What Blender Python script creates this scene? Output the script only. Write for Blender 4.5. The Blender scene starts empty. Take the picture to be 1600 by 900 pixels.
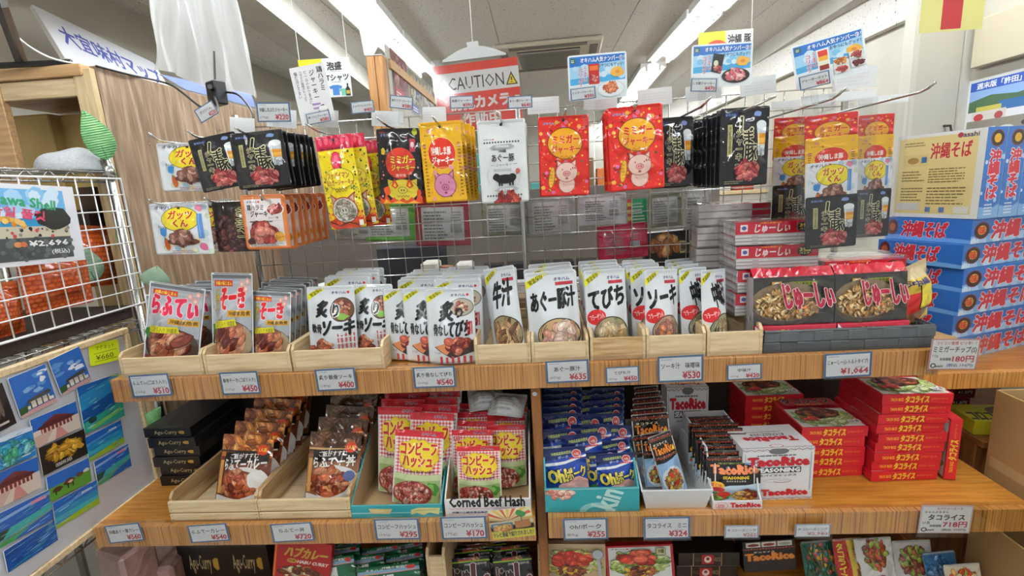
import bpy, bmesh, math, random
import numpy as np
from mathutils import Vector, Matrix
from mathutils.geometry import tessellate_polygon
S = bpy.context.scene
COL = S.collection
# ---------------------------------------------------------------- camera, light, exposure
F = 760.0
HC = 1.5
dy = Vector((40, -155, 760)).normalized()
dn = Vector((222, 3750, 760)); dn = (dn - dn.dot(dy) * dy).normalized()
dx = dn.cross(dy)
cd = bpy.data.cameras.new('camera'); cam = bpy.data.objects.new('camera', cd); COL.objects.link(cam)
cd.sensor_width = 36; cd.lens = F * 36 / 1600; cd.clip_start = 0.02
cam.matrix_world = Matrix(((dx.x, -dx.y, -dx.z, 0), (dy.x, -dy.y, -dy.z, 0), (-dn.x, dn.y, dn.z, HC), (0, 0, 0, 1)))
S.camera = cam
S.view_settings.view_transform = 'Standard'; S.view_settings.look = 'None'
S.view_settings.gamma = 1; S.view_settings.use_curve_mapping = False
S.view_settings.exposure = 0.42
W = bpy.data.worlds.new('world'); S.world = W; W.use_nodes = True
W.node_tree.nodes['Background'].inputs[0].default_value = (0.96, 1, 0.99, 1)
W.node_tree.nodes['Background'].inputs[1].default_value = 0.4
TUBE = 28.0      # emission of the fluorescent tubes
try:
    S.cycles.max_bounces = 8; S.cycles.transparent_max_bounces = 24; S.cycles.glossy_bounces = 3
    S.cycles.diffuse_bounces = 3; S.cycles.transmission_bounces = 6; S.cycles.caustics_reflective = False; S.cycles.caustics_refractive = False
    S.cycles.sample_clamp_indirect = 6
except Exception:
    pass

def ray(px, py):
    c = Vector((px - 800, py - 450, F))
    return Vector((c.dot(dx), c.dot(dy), -c.dot(dn)))
CAMP = Vector((0, 0, HC))
def PY(px, py, Y): r = ray(px, py); return CAMP + r * (Y / r.y)
def PZ(px, py, z): r = ray(px, py); return CAMP + r * ((z - HC) / r.z)
def PX(px, py, X): r = ray(px, py); return CAMP + r * (X / r.x)
def PP(px, py, p0, n): r = ray(px, py); return CAMP + r * ((p0 - CAMP).dot(n) / r.dot(n))

# ---------------------------------------------------------------- helpers
def hx(c):
    if not isinstance(c, str): return tuple(c)[:3]
    c = c.lstrip('#')
    if len(c) == 3: c = ''.join(k * 2 for k in c)
    v = [int(c[i:i + 2], 16) / 255 for i in (0, 2, 4)]
    return tuple(k / 12.92 if k <= .04045 else ((k + .055) / 1.055) ** 2.4 for k in v)

_M = {}
def mat(name, col='#888', rough=.5, metal=0, col_attr=False, coat=0, bump=None, emit=None, alpha=None, spec=.5, tint=None, sss=0):
    """a node material; bump=(scale, strength, distance)"""
    if name in _M: return _M[name]
    m = bpy.data.materials.new(name); m.use_nodes = True; nt = m.node_tree; N = nt.nodes; L = nt.links
    b = N['Principled BSDF']
    b.inputs['Base Color'].default_value = (*hx(col), 1); b.inputs['Roughness'].default_value = rough
    b.inputs['Metallic'].default_value = metal; b.inputs['Coat Weight'].default_value = coat; b.inputs['Coat Roughness'].default_value = .08 if coat < .7 else .03
    b.inputs['Specular IOR Level'].default_value = spec
    if col_attr:
        a = N.new('ShaderNodeVertexColor'); a.layer_name = 'Col'; L.new(a.outputs['Color'], b.inputs['Base Color'])
    if emit is not None:
        b.inputs['Emission Color'].default_value = (*hx(col), 1); b.inputs['Emission Strength'].default_value = emit
    if bump:
        t = N.new('ShaderNodeTexCoord'); n = N.new('ShaderNodeTexNoise'); n.inputs['Scale'].default_value = bump[0]; n.inputs['Detail'].default_value = 3
        n.inputs['Distortion'].default_value = .6
        if len(bump) > 3: n.noise_type = 'RIDGED_MULTIFRACTAL'; n.inputs['Detail'].default_value = 1.5; n.inputs['Roughness'].default_value = .4
        L.new(t.outputs['Object'], n.inputs['Vector']); k = N.new('ShaderNodeBump'); k.inputs['Strength'].default_value = bump[1]; k.inputs['Distance'].default_value = bump[2]
        L.new(n.outputs['Fac'], k.inputs['Height']); L.new(k.outputs['Normal'], b.inputs['Normal']); L.new(k.outputs['Normal'], b.inputs['Coat Normal'])
    if alpha is not None:      # clear plastic: mostly transparent, a thin glossy reflection over it
        tr = N.new('ShaderNodeBsdfTransparent'); gl = N.new('ShaderNodeBsdfGlossy'); mx = N.new('ShaderNodeMixShader'); fr = N.new('ShaderNodeLayerWeight'); pw = N.new('ShaderNodeMath'); ad = N.new('ShaderNodeMath')
        tr.inputs[0].default_value = (*hx(tint or '#fbfbfb'), 1); gl.inputs['Roughness'].default_value = rough; pw.operation = 'POWER'; pw.inputs[1].default_value = 4; L.new(fr.outputs['Facing'], pw.inputs[0])
        ad.operation = 'ADD'; ad.inputs[1].default_value = alpha; ad.use_clamp = True
        if bump: L.new(k.outputs['Normal'], gl.inputs['Normal']); L.new(k.outputs['Normal'], fr.inputs['Normal'])
        L.new(pw.outputs[0], ad.inputs[0]); L.new(ad.outputs[0], mx.inputs[0]); L.new(tr.outputs[0], mx.inputs[1]); L.new(gl.outputs[0], mx.inputs[2])
        L.new(mx.outputs[0], N['Material Output'].inputs['Surface'])
    _M[name] = m
    return m

def noisemat(name, c1, c2, scale=(1, 1, 1), nscale=8, rough=.5, detail=4, c3=None, lo=.35, hi=.65, bump=0, coat=0, wave=None, coord='Object', metal=0):
    """two or three colour procedural material: stretched noise (grain) with optional wave bands"""
    if name in _M: return _M[name]
    m = bpy.data.materials.new(name); m.use_nodes = True; nt = m.node_tree; N = nt.nodes; L = nt.links
    b = N['Principled BSDF']; b.inputs['Roughness'].default_value = rough; b.inputs['Coat Weight'].default_value = coat; b.inputs['Metallic'].default_value = metal
    t = N.new('ShaderNodeTexCoord'); mp = N.new('ShaderNodeMapping'); mp.inputs['Scale'].default_value = scale; L.new(t.outputs[coord], mp.inputs['Vector'])
    n = N.new('ShaderNodeTexNoise'); n.inputs['Scale'].default_value = nscale; n.inputs['Detail'].default_value = detail; n.inputs['Distortion'].default_value = .4
    L.new(mp.outputs[0], n.inputs['Vector']); src = n.outputs['Fac']
    if wave:
        w = N.new('ShaderNodeTexWave'); w.inputs['Scale'].default_value = wave[0]; w.inputs['Distortion'].default_value = wave[1]; w.inputs['Detail'].default_value = 3
        w.bands_direction = wave[2]; L.new(mp.outputs[0], w.inputs['Vector'])
        a = N.new('ShaderNodeMath'); a.operation = 'MULTIPLY_ADD'; a.inputs[1].default_value = .45; L.new(w.outputs['Fac'], a.inputs[0])
        q = N.new('ShaderNodeMath'); q.operation = 'MULTIPLY'; q.inputs[1].default_value = .55; L.new(src, q.inputs[0]); L.new(q.outputs[0], a.inputs[2]); src = a.outputs[0]
    r = N.new('ShaderNodeValToRGB'); e = r.color_ramp.elements; e[0].position = lo; e[1].position = hi
    e[0].color = (*hx(c1), 1); e[1].color = (*hx(c2), 1)
    if c3: k = e.new((lo + hi) / 2); k.color = (*hx(c3), 1)
    L.new(src, r.inputs[0]); L.new(r.outputs[0], b.inputs['Base Color'])
    if bump:
        k = N.new('ShaderNodeBump'); k.inputs['Strength'].default_value = bump; k.inputs['Distance'].default_value = .002
        L.new(src, k.inputs['Height']); L.new(k.outputs['Normal'], b.inputs['Normal'])
    _M[name] = m
    return m

FILM = mat('printed_film', rough=.3, col_attr=True, coat=1, spec=.2, bump=(26, 1, .009, 1))
FOIL = mat('matte_pouch_film', rough=.36, col_attr=True, coat=.3, spec=.3, bump=(18, .8, .007, 1))
CARD = mat('printed_carton', rough=.4, col_attr=True, coat=.15)
PAPER = mat('printed_paper', rough=.65, col_attr=True)
LAMI = mat('laminated_print', rough=.3, col_attr=True, coat=.3)
CLEAR = mat('clear_plastic', rough=.08, alpha=.05)
BAGCLR = mat('clear_bag_film', rough=.1, alpha=.03, bump=(12, .9, .008, 1))
def hazy(name, col, fac):
    m = bpy.data.materials.new(name); m.use_nodes = True; N = m.node_tree.nodes; L = m.node_tree.links; b = N['Principled BSDF']; b.inputs['Base Color'].default_value = (*hx(col), 1); b.inputs['Roughness'].default_value = .3
    t = N.new('ShaderNodeBsdfTransparent'); l = N.new('ShaderNodeBsdfTranslucent'); l.inputs[0].default_value = (*hx(col), 1); x = N.new('ShaderNodeMixShader'); y = N.new('ShaderNodeMixShader'); x.inputs[0].default_value = .5; y.inputs[0].default_value = fac
    L.new(b.outputs[0], x.inputs[1]); L.new(l.outputs[0], x.inputs[2]); L.new(t.outputs[0], y.inputs[1]); L.new(x.outputs[0], y.inputs[2]); L.new(y.outputs[0], N['Material Output'].inputs['Surface']); return m
SHEET = hazy('hazy_plastic_sheet', '#f4f6f6', .6)
STEEL = mat('chrome_wire', '#c9c9c6', rough=.25, metal=1)
DARKST = mat('dark_steel', '#55524e', rough=.35, metal=.8)
WHITE = mat('white_plastic', '#eef0ee', rough=.4)
WIREW = mat('white_coated_wire', '#f2f3f2', rough=.4)
BLACK = mat('black_plastic', '#15161a', rough=.4)
SEAL = mat('silver_seal', '#c9cbcc', rough=.35, coat=.3, bump=(300, .2, .001))
PAPERW = mat('white_paper', '#eceeee', rough=.7)

def obj(name, me, m=None, parent=None, M=None):
    o = bpy.data.objects.new(name, me); COL.objects.link(o)
    if m is not None and not me.materials: me.materials.append(m)
    if parent is not None: o.parent = parent
    if M is not None: o.matrix_local = M
    return o
def empty(name, M=None):
    o = bpy.data.objects.new(name, None); COL.objects.link(o); o.empty_display_size = .02
    if M is not None: o.matrix_local = M
    return o
def tag(o, label, cat, group=None, kind=None):
    o['label'] = label; o['category'] = cat
    if group: o['group'] = group
    if kind: o['kind'] = kind
    return o
def struct(o):
    o['kind'] = 'structure'; return o
def copy_tree(o, M=None, parent=None):
    c = o.copy(); COL.objects.link(c)
    if parent is not None: c.parent = parent
    if M is not None: c.matrix_local = M
    for ch in list(o.children): copy_tree(ch, None, c)
    return c

class MB:
    """collects boxes, tubes and faces into one mesh; optional per-face colours"""
    def __init__(s): s.v = []; s.f = []; s.c = []
    def add(s, vs, fs, c=None, M=None):
        k = len(s.v)
        s.v += [tuple((M @ Vector(p)) if M else p) for p in vs]; s.f += [tuple(i + k for i in f) for f in fs]; s.c += [c] * len(fs); return s
    def box(s, x0, x1, y0, y1, z0, z1, c=None, M=None):
        vs = [(x, y, z) for z in (z0, z1) for y in (y0, y1) for x in (x0, x1)]
        return s.add(vs, [(0, 2, 3, 1), (4, 5, 7, 6), (0, 1, 5, 4), (2, 6, 7, 3), (0, 4, 6, 2), (1, 3, 7, 5)], c, M)
    def bbox(s, x0, x1, y0, y1, z0, z1, b=.001, c=None, M=None):     # box with chamfered edges
        bm = bmesh.new(); bmesh.ops.create_cube(bm, size=1)
        for v in bm.verts: v.co = Vector(((x0 + x1) / 2 + v.co.x * (x1 - x0), (y0 + y1) / 2 + v.co.y * (y1 - y0), (z0 + z1) / 2 + v.co.z * (z1 - z0)))
        bmesh.ops.bevel(bm, geom=bm.edges[:], offset=b, segments=1, affect='EDGES')
        bm.verts.index_update(); s.add([v.co[:] for v in bm.verts], [[v.index for v in f.verts] for f in bm.faces], c, M); bm.free(); return s
    def prism(s, pts, z0, z1, c=None, M=None):        # outline in x,y extruded in z
        n = len(pts); vs = [(x, y, z0) for x, y in pts] + [(x, y, z1) for x, y in pts]
        fs = [tuple(range(n))[::-1], tuple(range(n, 2 * n))] + [(i, (i + 1) % n, n + (i + 1) % n, n + i) for i in range(n)]
        return s.add(vs, fs, c, M)
    def tube(s, pts, r, n=8, c=None, M=None):
        pts = [Vector(p) for p in pts]; vs = []; fs = []
        t = (pts[1] - pts[0]).normalized(); a = t.orthogonal().normalized()
        for i, p in enumerate(pts):
            t = ((pts[min(i + 1, len(pts) - 1)] - pts[i]).normalized() + (pts[i] - pts[max(i - 1, 0)]).normalized())
            t = t.normalized() if t.length > 1e-6 else Vector((0, 0, 1))
            a = (a - a.dot(t) * t).normalized(); b = t.cross(a)
            rr = r[i] if isinstance(r, (list, tuple)) else r
            vs += [(p + (a * math.cos(k * 2 * math.pi / n) + b * math.sin(k * 2 * math.pi / n)) * rr)[:] for k in range(n)]
            if i: fs += [((i - 1) * n + k, (i - 1) * n + (k + 1) % n, i * n + (k + 1) % n, i * n + k) for k in range(n)]
        fs += [tuple(range(n))[::-1], tuple(range((len(pts) - 1) * n, len(pts) * n))]
        return s.add(vs, fs, c, M)
    def mesh(s, name, m, smooth=False):
        me = bpy.data.meshes.new(name); me.from_pydata(s.v, [], s.f); me.materials.append(m)
        if any(k is not None for k in s.c):
            a = me.color_attributes.new('Col', 'FLOAT_COLOR', 'CORNER')
            cc = np.ones((len(me.loops), 4), np.float32); i = 0
            for f, k in zip(s.f, s.c):
                cc[i:i + len(f), :3] = hx(k or '#ffffff'); i += len(f)
            a.data.foreach_set('color', cc.ravel())
        if smooth:
            me.polygons.foreach_set('use_smooth', [True] * len(me.polygons))
        me.update(); return me
    def build(s, name, m, parent=None, M=None, smooth=False): return obj(name, s.mesh(name, m, smooth), None, parent, M)

# ---------------------------------------------------------------- printed artwork as thin polygons
_T = {}
def glyphs(txt):
    if txt in _T: return _T[txt]
    cu = bpy.data.curves.new('t', 'FONT'); cu.body = txt; cu.size = 1; cu.resolution_u = 2 if len(txt) < 6 else 1; cu.align_x = 'CENTER'; cu.space_line = .92
    o = bpy.data.objects.new('t', cu); me = o.to_mesh(); me.calc_loop_triangles()
    v = np.array([p.co[:2] for p in me.vertices], float).reshape(-1, 2)
    t = np.array([q.vertices[:] for q in me.loop_triangles], int).reshape(-1, 3)
    o.to_mesh_clear(); bpy.data.objects.remove(o); bpy.data.curves.remove(cu)
    if len(t):
        a = v[t]; cr = (a[:, 1, 0] - a[:, 0, 0]) * (a[:, 2, 1] - a[:, 0, 1]) - (a[:, 1, 1] - a[:, 0, 1]) * (a[:, 2, 0] - a[:, 0, 0])
        t[cr < 0] = t[cr < 0][:, ::-1]
    _T[txt] = (v, t); return _T[txt]

def clip(poly, x0, y0, x1, y1):
    for ax, lim, sg in ((0, x0, 1), (0, x1, -1), (1, y0, 1), (1, y1, -1)):
        out = []
        for i in range(len(poly)):
            p, q = poly[i - 1], poly[i]; a = sg * (p[ax] - lim); b = sg * (q[ax] - lim)
            if (a < 0) != (b < 0):
                t = a / (a - b); out.append((p[0] + t * (q[0] - p[0]), p[1] + t * (q[1] - p[1])))
            if b >= 0: out.append(q)
        poly = out
        if len(poly) < 3: return []
    return poly

class Art:
    """flat print, w x h millimetres; all coordinates in percent from the top left corner"""
    def __init__(s, w, h, bg='#ffffff', seed=1):
        s.w = w; s.h = h; s.bg = bg; s.p = []; s.z = .22; s.r = random.Random(seed)
    def X(s, x, y): return ((x / 100 - .5) * s.w, (1 - y / 100) * s.h)
    def _put(s, pts, c, dz=.05):
        pts = clip(pts, -s.w / 2, 0, s.w / 2, s.h)
        if len(pts) < 3: return
        if sum(pts[i - 1][0] * pts[i][1] - pts[i][0] * pts[i - 1][1] for i in range(len(pts))) < 0: pts = pts[::-1]
        if len(pts) > 4 or len(pts) == 4:
            tr = tessellate_polygon([[Vector((x, y, 0)) for x, y in pts]])
        else: tr = [(0, 1, 2)]
        v = np.array(pts, float); t = np.array([tuple(k) for k in tr], int).reshape(-1, 3)
        if not len(t): return
        a = v[t]; cr = (a[:, 1, 0] - a[:, 0, 0]) * (a[:, 2, 1] - a[:, 0, 1]) - (a[:, 1, 1] - a[:, 0, 1]) * (a[:, 2, 0] - a[:, 0, 0])
        t[cr < 0] = t[cr < 0][:, ::-1]
        s.p.append((v, t, hx(c), s.z)); s.z += dz
    def poly(s, pts, c): s._put([s.X(*p) for p in pts], c); return s
    def rect(s, x0, y0, x1, y1, c): return s.poly([(x0, y0), (x1, y0), (x1, y1), (x0, y1)], c)
    def frame(s, x0, y0, x1, y1, c, t, inner): return s.rect(x0, y0, x1, y1, c).rect(x0 + t, y0 + t * s.w / s.h, x1 - t, y1 - t * s.w / s.h, inner)
    def ell(s, cx, cy, rx, ry, c, n=24, rot=0, dz=.05, jit=0, a0=0, a1=360):
        """rx in percent of width, ry in percent of height; jit makes it irregular"""
        X, Y = s.X(cx, cy); a = rx / 100 * s.w; b = ry / 100 * s.h; r = math.radians(rot); pts = []
        for k in range(n + (a1 - a0 < 360)):
            t = math.radians(a0 + (a1 - a0) * k / n); q = 1 + jit * s.r.uniform(-1, 1); x = a * math.cos(t) * q; y = b * math.sin(t) * q
            pts.append((X + x * math.cos(r) - y * math.sin(r), Y + x * math.sin(r) + y * math.cos(r)))
        s._put(pts, c, dz); return s
    def line(s, pts, t, c):
        """polyline of thickness t mm"""
        q = [s.X(*p) for p in pts]
        for (x0, y0), (x1, y1) in zip(q, q[1:]):
            l = math.hypot(x1 - x0, y1 - y0) or 1; nx, ny = -(y1 - y0) / l * t / 2, (x1 - x0) / l * t / 2
            s._put([(x0 + nx, y0 + ny), (x1 + nx, y1 + ny), (x1 - nx, y1 - ny), (x0 - nx, y0 - ny)], c, .004)
        s.z += .04; return s
    def text(s, t, x0, y0, x1, y1, c, bold=.02, rot=0, out=None, ob=.05, vert=False, shear=0, arc=0):
        """text stretched to fill the box x0..x1, y0..y1; out = outline colour"""
        if vert: t = '\n'.join(t)
        v, tr = glyphs(t)
        if not len(tr): return s
        mn = v.min(0); mx = v.max(0); sz = np.maximum(mx - mn, 1e-4); W_ = (x1 - x0) / 100 * s.w; H_ = (y1 - y0) / 100 * s.h; X, Y = s.X((x0 + x1) / 2, (y0 + y1) / 2)
        base = (v - (mn + mx) / 2) / sz; em = math.sqrt(abs(W_ * H_) / max(sz[0] * sz[1], 1e-6)); em = min(em, 1.6 * W_ / sz[0], 1.6 * H_ / sz[1]); r = math.radians(rot)
        def ring(d, n): return [(d * math.cos(2 * math.pi * (k + .5) / n), d * math.sin(2 * math.pi * (k + .5) / n)) for k in range(n)]
        lay = [(out, ring((bold * .55 + ob * .85) * em, 8))] if out else []
        lay.append((c, [(0, 0)] if bold < .025 else ring(bold * .6 * em, 4) if bold < .085 else [(0, 0)] + ring(bold * .58 * em, 6)))
        for col, sh in lay:
            for sx_, sy_ in sh:
                x = base[:, 0] * W_ + sx_; y = base[:, 1] * H_ + sy_; x = x + y * shear; y = y + arc * s.h / 100 * (1 - 4 * base[:, 0] ** 2)
                P = np.stack([X + x * math.cos(r) - y * math.sin(r), Y + x * math.sin(r) + y * math.cos(r)], 1); s.p.append((P, tr, hx(col), s.z)); s.z += .006
            s.z += .03
        return s
    def food(s, cx, cy, rx, ry, pal, n=50, size=.22, asp=1.6, jit=.3, rot=None, base=None, k=9):
        """a heap of irregular morsels inside an ellipse"""
        if base: s.ell(cx, cy, rx, ry, base, 20, jit=.05)
        n = int(n * 1.5); size = size * .8
        for i in range(n):
            a = s.r.uniform(0, 6.28); q = math.sqrt(s.r.random()) * .88; e = size * s.r.uniform(.6, 1.25); x = cx + rx * q * math.cos(a); y = cy + ry * q * math.sin(a)
            c = np.array(hx(s.r.choice(pal))) * s.r.uniform(.8, 1.2); ro = s.r.uniform(0, 180) if rot is None else rot + s.r.uniform(-25, 25); A = e * rx * asp ** .5; B = e * rx * s.w / s.h / asp ** .5
            s.ell(x, y, A * 1.12, B * 1.18, tuple(c * .45), k, ro, .008, jit * .6); s.ell(x, y - B * .08, A, B, tuple(np.minimum(c, 1)), k, ro, .008, jit * .6)
            s.ell(x - A * .15, y - B * .35, A * .5, B * .3, tuple(np.minimum(c * 1.5 + .03, 1)), 6, ro, .008, .2)
        s.z += .03; return s
    def lines(s, x0, y0, x1, y1, n, c='#555', th=.5, gap=.35):
        """rows of tiny print, read as small text from afar"""
        for i in range(n):
            y = y0 + (y1 - y0) * (i + .5) / n; x = x0; e = x1 - (x1 - x0) * s.r.uniform(0, .3)
            while x < e:
                w = s.r.uniform(.04, .16) * (x1 - x0); h = (y1 - y0) / n * th
                s._put([s.X(x, y), s.X(min(x + w, e), y), s.X(min(x + w, e), y + h), s.X(x, y + h)], c, 0); x += w + (x1 - x0) * .02
        s.z += .05; return s
    def star(s, cx, cy, r, c, n=5, q=.45):
        X, Y = s.X(cx, cy); R = r / 100 * s.w
        s._put([(X + (R if k % 2 == 0 else R * q) * math.sin(k * math.pi / n), Y + (R if k % 2 == 0 else R * q) * math.cos(k * math.pi / n)) for k in range(2 * n)], c); return s
    def zig(s, x0, x1, y, amp, n, c, th):
        s.line([(x0 + (x1 - x0) * k / n, y + (amp if k % 2 else -amp)) for k in range(n + 1)], th, c); return s
    def gingham(s, x0, y0, x1, y1, nx, ny, c1, c2):
        for i in range(nx):
            if i % 2: s._put([s.X(x0 + (x1 - x0) * i / nx, y0), s.X(x0 + (x1 - x0) * (i + 1) / nx, y0), s.X(x0 + (x1 - x0) * (i + 1) / nx, y1), s.X(x0 + (x1 - x0) * i / nx, y1)], c1, 0)
        s.z += .05
        for j in range(ny):
            if j % 2:
                for i in range(nx):
                    s._put([s.X(x0 + (x1 - x0) * (i + a) / nx, y0 + (y1 - y0) * (j + b) / ny) for a, b in ((0, 0), (1, 0), (1, 1), (0, 1))], c2 if i % 2 else c1, 0)
        s.z += .05; return s

def _subdiv(v, t, L):
    while True:
        a = v[t]; e = np.max(np.stack([np.linalg.norm(a[:, i] - a[:, (i + 1) % 3], axis=1) for i in range(3)], 1), axis=1)
        big = e > L
        if not big.any() or len(t) > 60000: return v, t
        b = t[big]; p, q, r = v[b[:, 0]], v[b[:, 1]], v[b[:, 2]]; n = len(v); m = len(b)
        v = np.concatenate([v, (p + q) / 2, (q + r) / 2, (r + p) / 2]); i = np.arange(m); x, y, z = n + i, n + m + i, n + 2 * m + i
        t = np.concatenate([t[~big], np.stack([b[:, 0], x, z], 1), np.stack([x, b[:, 1], y], 1), np.stack([z, y, b[:, 2]], 1), np.stack([x, y, z], 1)])

def art_arrays(art, surf=None, L=6.0, lift=1.0):
    V = []; T = []; C = []; k = 0
    for v, t, c, z in art.p:
        if surf is not None: v, t = _subdiv(v, t, L)
        zz = np.full(len(v), z * lift) if surf is None else surf(v[:, 0], v[:, 1]) + z * lift
        V.append(np.column_stack([v, zz])); T.append(t + k); C.append(np.tile(c, (len(t), 1))); k += len(v)
    if not V: return np.zeros((0, 3)), np.zeros((0, 3), int), np.zeros((0, 3))
    return np.concatenate(V), np.concatenate(T), np.concatenate(C)

def tri_mesh(name, parts, m, smooth_faces=0):
    """parts: list of (verts mm, faces, colours per face) -> mesh in metres"""
    V = []; L = []; N = []; C = []; k = 0
    for v, f, c in parts:
        v = np.asarray(v, float).reshape(-1, 3) / 1000; V.append(v)
        if isinstance(f, np.ndarray): L.append(f.ravel() + k); N.append(np.full(len(f), 3)); 
        else: L.append(np.array([i for q in f for i in q], int) + k); N.append(np.array([len(q) for q in f], int))
        C.append(np.asarray(c, np.float32).reshape(-1, 3)); k += len(v)
    V = np.concatenate(V); L = np.concatenate(L); N = np.concatenate(N); C = np.concatenate(C)
    me = bpy.data.meshes.new(name); me.vertices.add(len(V)); me.vertices.foreach_set('co', V.astype(np.float32).ravel()); me.loops.add(len(L)); me.loops.foreach_set('vertex_index', L.astype(np.int32))
    me.polygons.add(len(N)); st = np.concatenate([[0], np.cumsum(N)[:-1]]); me.polygons.foreach_set('loop_start', st.astype(np.int32)); me.update(calc_edges=True)
    a = me.color_attributes.new('Col', 'FLOAT_COLOR', 'CORNER'); cc = np.ones((len(L), 4), np.float32); cc[:, :3] = np.repeat(C, N, axis=0)
    a.data.foreach_set('color', cc.ravel()); me.materials.append(m)
    me.polygons.foreach_set('use_smooth', [bool(smooth_faces)] * len(N)); me.update(); return me

def pouch_mesh(name, art, T=14, stand=True, back='#c8c9ca', m=None, seal=7, wav=1.0, seed=3, corner=5):
    """a filled bag: bulging front with the print on it, plainer back; stand = thick gusset at the foot"""
    w, h = art.w, art.h; rr = random.Random(seed); ph = [rr.uniform(0, 6.28) for _ in range(6)]
    def prof(x, y):
        ex = np.clip((w / 2 - np.abs(x) - seal * .5) / (w * .32), 0, 1); ex = ex * ex * (3 - 2 * ex)
        if stand:
            ey = np.clip((h - seal - y) / (h * .55), 0, 1); ey = ey * ey * (3 - 2 * ey)
            ey = ey * (0.75 + .25 * np.clip(y / (h * .25), 0, 1))
        else:
            a = np.clip((h - seal - y) / (h * .3), 0, 1); b = np.clip((y - seal) / (h * .3), 0, 1); ey = a * a * (3 - 2 * a) * b * b * (3 - 2 * b)
        return ex * ey
    def front(x, y):
        p = prof(x, y)
        wv = wav * (np.sin(x / w * 7 + ph[0] + y / h * 2) * .5 + np.sin(y / h * 9 + ph[1]) * .5 + np.sin((x + y) / w * 6 + ph[2]) * .6)
        return T * p + wv * (.35 + p)
    def backf(x, y): return -T * .6 * prof(x, y) + wav * (np.sin(x / w * 7 + ph[0] + y / h * 2) * .5 + np.sin(y / h * 9 + ph[1]) * .5 + np.sin((x + y) / w * 6 + ph[2]) * .6) * .35 - .6
    nx = max(10, int(w / 5)); ny = max(12, int(h / 5))
    xs = np.linspace(-w / 2, w / 2, nx + 1); ys = np.linspace(0, h, ny + 1); gx, gy = np.meshgrid(xs, ys); gx = gx.ravel(); gy = gy.ravel()
    # rounded corners
    c = corner
    if c:
        for sx in (-1, 1):
            for top in (0, 1):
                ox = w / 2 - c; oy = h - c if top else c
                u = gx * sx - ox; v = (gy - oy) * (1 if top else -1); k = (u > 0) & (v > 0); d = np.hypot(u, v); k &= d > c
                gx = np.where(k, (ox + u / np.maximum(d, 1e-6) * c) * sx, gx); gy = np.where(k, oy + v / np.maximum(d, 1e-6) * c * (1 if top else -1), gy)
    A = np.column_stack([gx, gy, front(gx, gy)]); B = np.column_stack([gx, gy, np.minimum(backf(gx, gy), front(gx, gy) - .4)])
    q = [(j * (nx + 1) + i, j * (nx + 1) + i + 1, (j + 1) * (nx + 1) + i + 1, (j + 1) * (nx + 1) + i) for j in range(ny) for i in range(nx)]
    n0 = len(A); qb = [tuple(k + n0 for k in f[::-1]) for f in q]
    rim = [i for i in range(nx)] + [j * (nx + 1) + nx for j in range(ny)] + [ny * (nx + 1) + i for i in range(nx, 0, -1)] + [j * (nx + 1) for j in range(ny, 0, -1)]
    qs = [(rim[i], n0 + rim[i], n0 + rim[(i + 1) % len(rim)], rim[(i + 1) % len(rim)]) for i in range(len(rim))]
    cols = [hx(art.bg)] * len(q) + [hx(back)] * len(qb) + [hx(back)] * len(qs)
    v, t, cc = art_arrays(art, front, 6.0)
    return tri_mesh(name, [(np.concatenate([A, B]), q + qb + qs, cols), (v, t, cc)], m or FILM, 1), front

def carton_mesh(name, w, h, d, faces, bg='#ffffff', m=None, bgs={}):
    """box x in +-w/2, y 0..h, z 0..-d (mm); faces: {'front','top','left','right','back': Art}"""
    mb = MB(); mb.bbox(-w / 2, w / 2, 0, h, -d, 0, .7)
    parts = [(np.array(mb.v), mb.f, [hx(bg)] * len(mb.f))]
    R = {'front': lambda v: v, 'top': lambda v: np.column_stack([v[:, 0], h + v[:, 2], -v[:, 1]]), 'back': lambda v: np.column_stack([-v[:, 0], v[:, 1], -d - v[:, 2]]),
         'left': lambda v: np.column_stack([-w / 2 - v[:, 2], v[:, 1], v[:, 0] - d / 2]), 'right': lambda v: np.column_stack([w / 2 + v[:, 2], v[:, 1], -v[:, 0] - d / 2])}
    for k, a in faces.items():
        v, t, c = art_arrays(a); base = np.array([[-a.w / 2 + .4, .4, .1], [a.w / 2 - .4, .4, .1], [a.w / 2 - .4, a.h - .4, .1], [-a.w / 2 + .4, a.h - .4, .1]])
        parts.append((R[k](base), [(0, 1, 2, 3)], [hx(a.bg)]))
        if len(v): parts.append((R[k](v), t, c))
    return tri_mesh(name, parts, m or CARD)

def flat_mesh(name, art, m=None, th=.4, back=None, r=0):
    """a thin printed sheet or card with real thickness; r = corner radius mm"""
    w, h = art.w, art.h
    if r:
        o = []
        for cx, cy, a0 in ((w / 2 - r, h - r, 0), (-w / 2 + r, h - r, 90), (-w / 2 + r, r, 180), (w / 2 - r, r, 270)):
            o += [(cx + r * math.cos(math.radians(a0 + k * 22.5)), cy + r * math.sin(math.radians(a0 + k * 22.5))) for k in range(5)]
    else: o = [(-w / 2, 0), (w / 2, 0), (w / 2, h), (-w / 2, h)]
    mb = MB().prism(o, -th, 0); cols = [hx(back or '#e8e8e8')] + [hx(art.bg)] + [hx('#e8e8e8')] * (len(mb.f) - 2)
    v, t, c = art_arrays(art)
    return tri_mesh(name, [(np.array(mb.v), mb.f, cols), (v, t, c)], m or PAPER)

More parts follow.
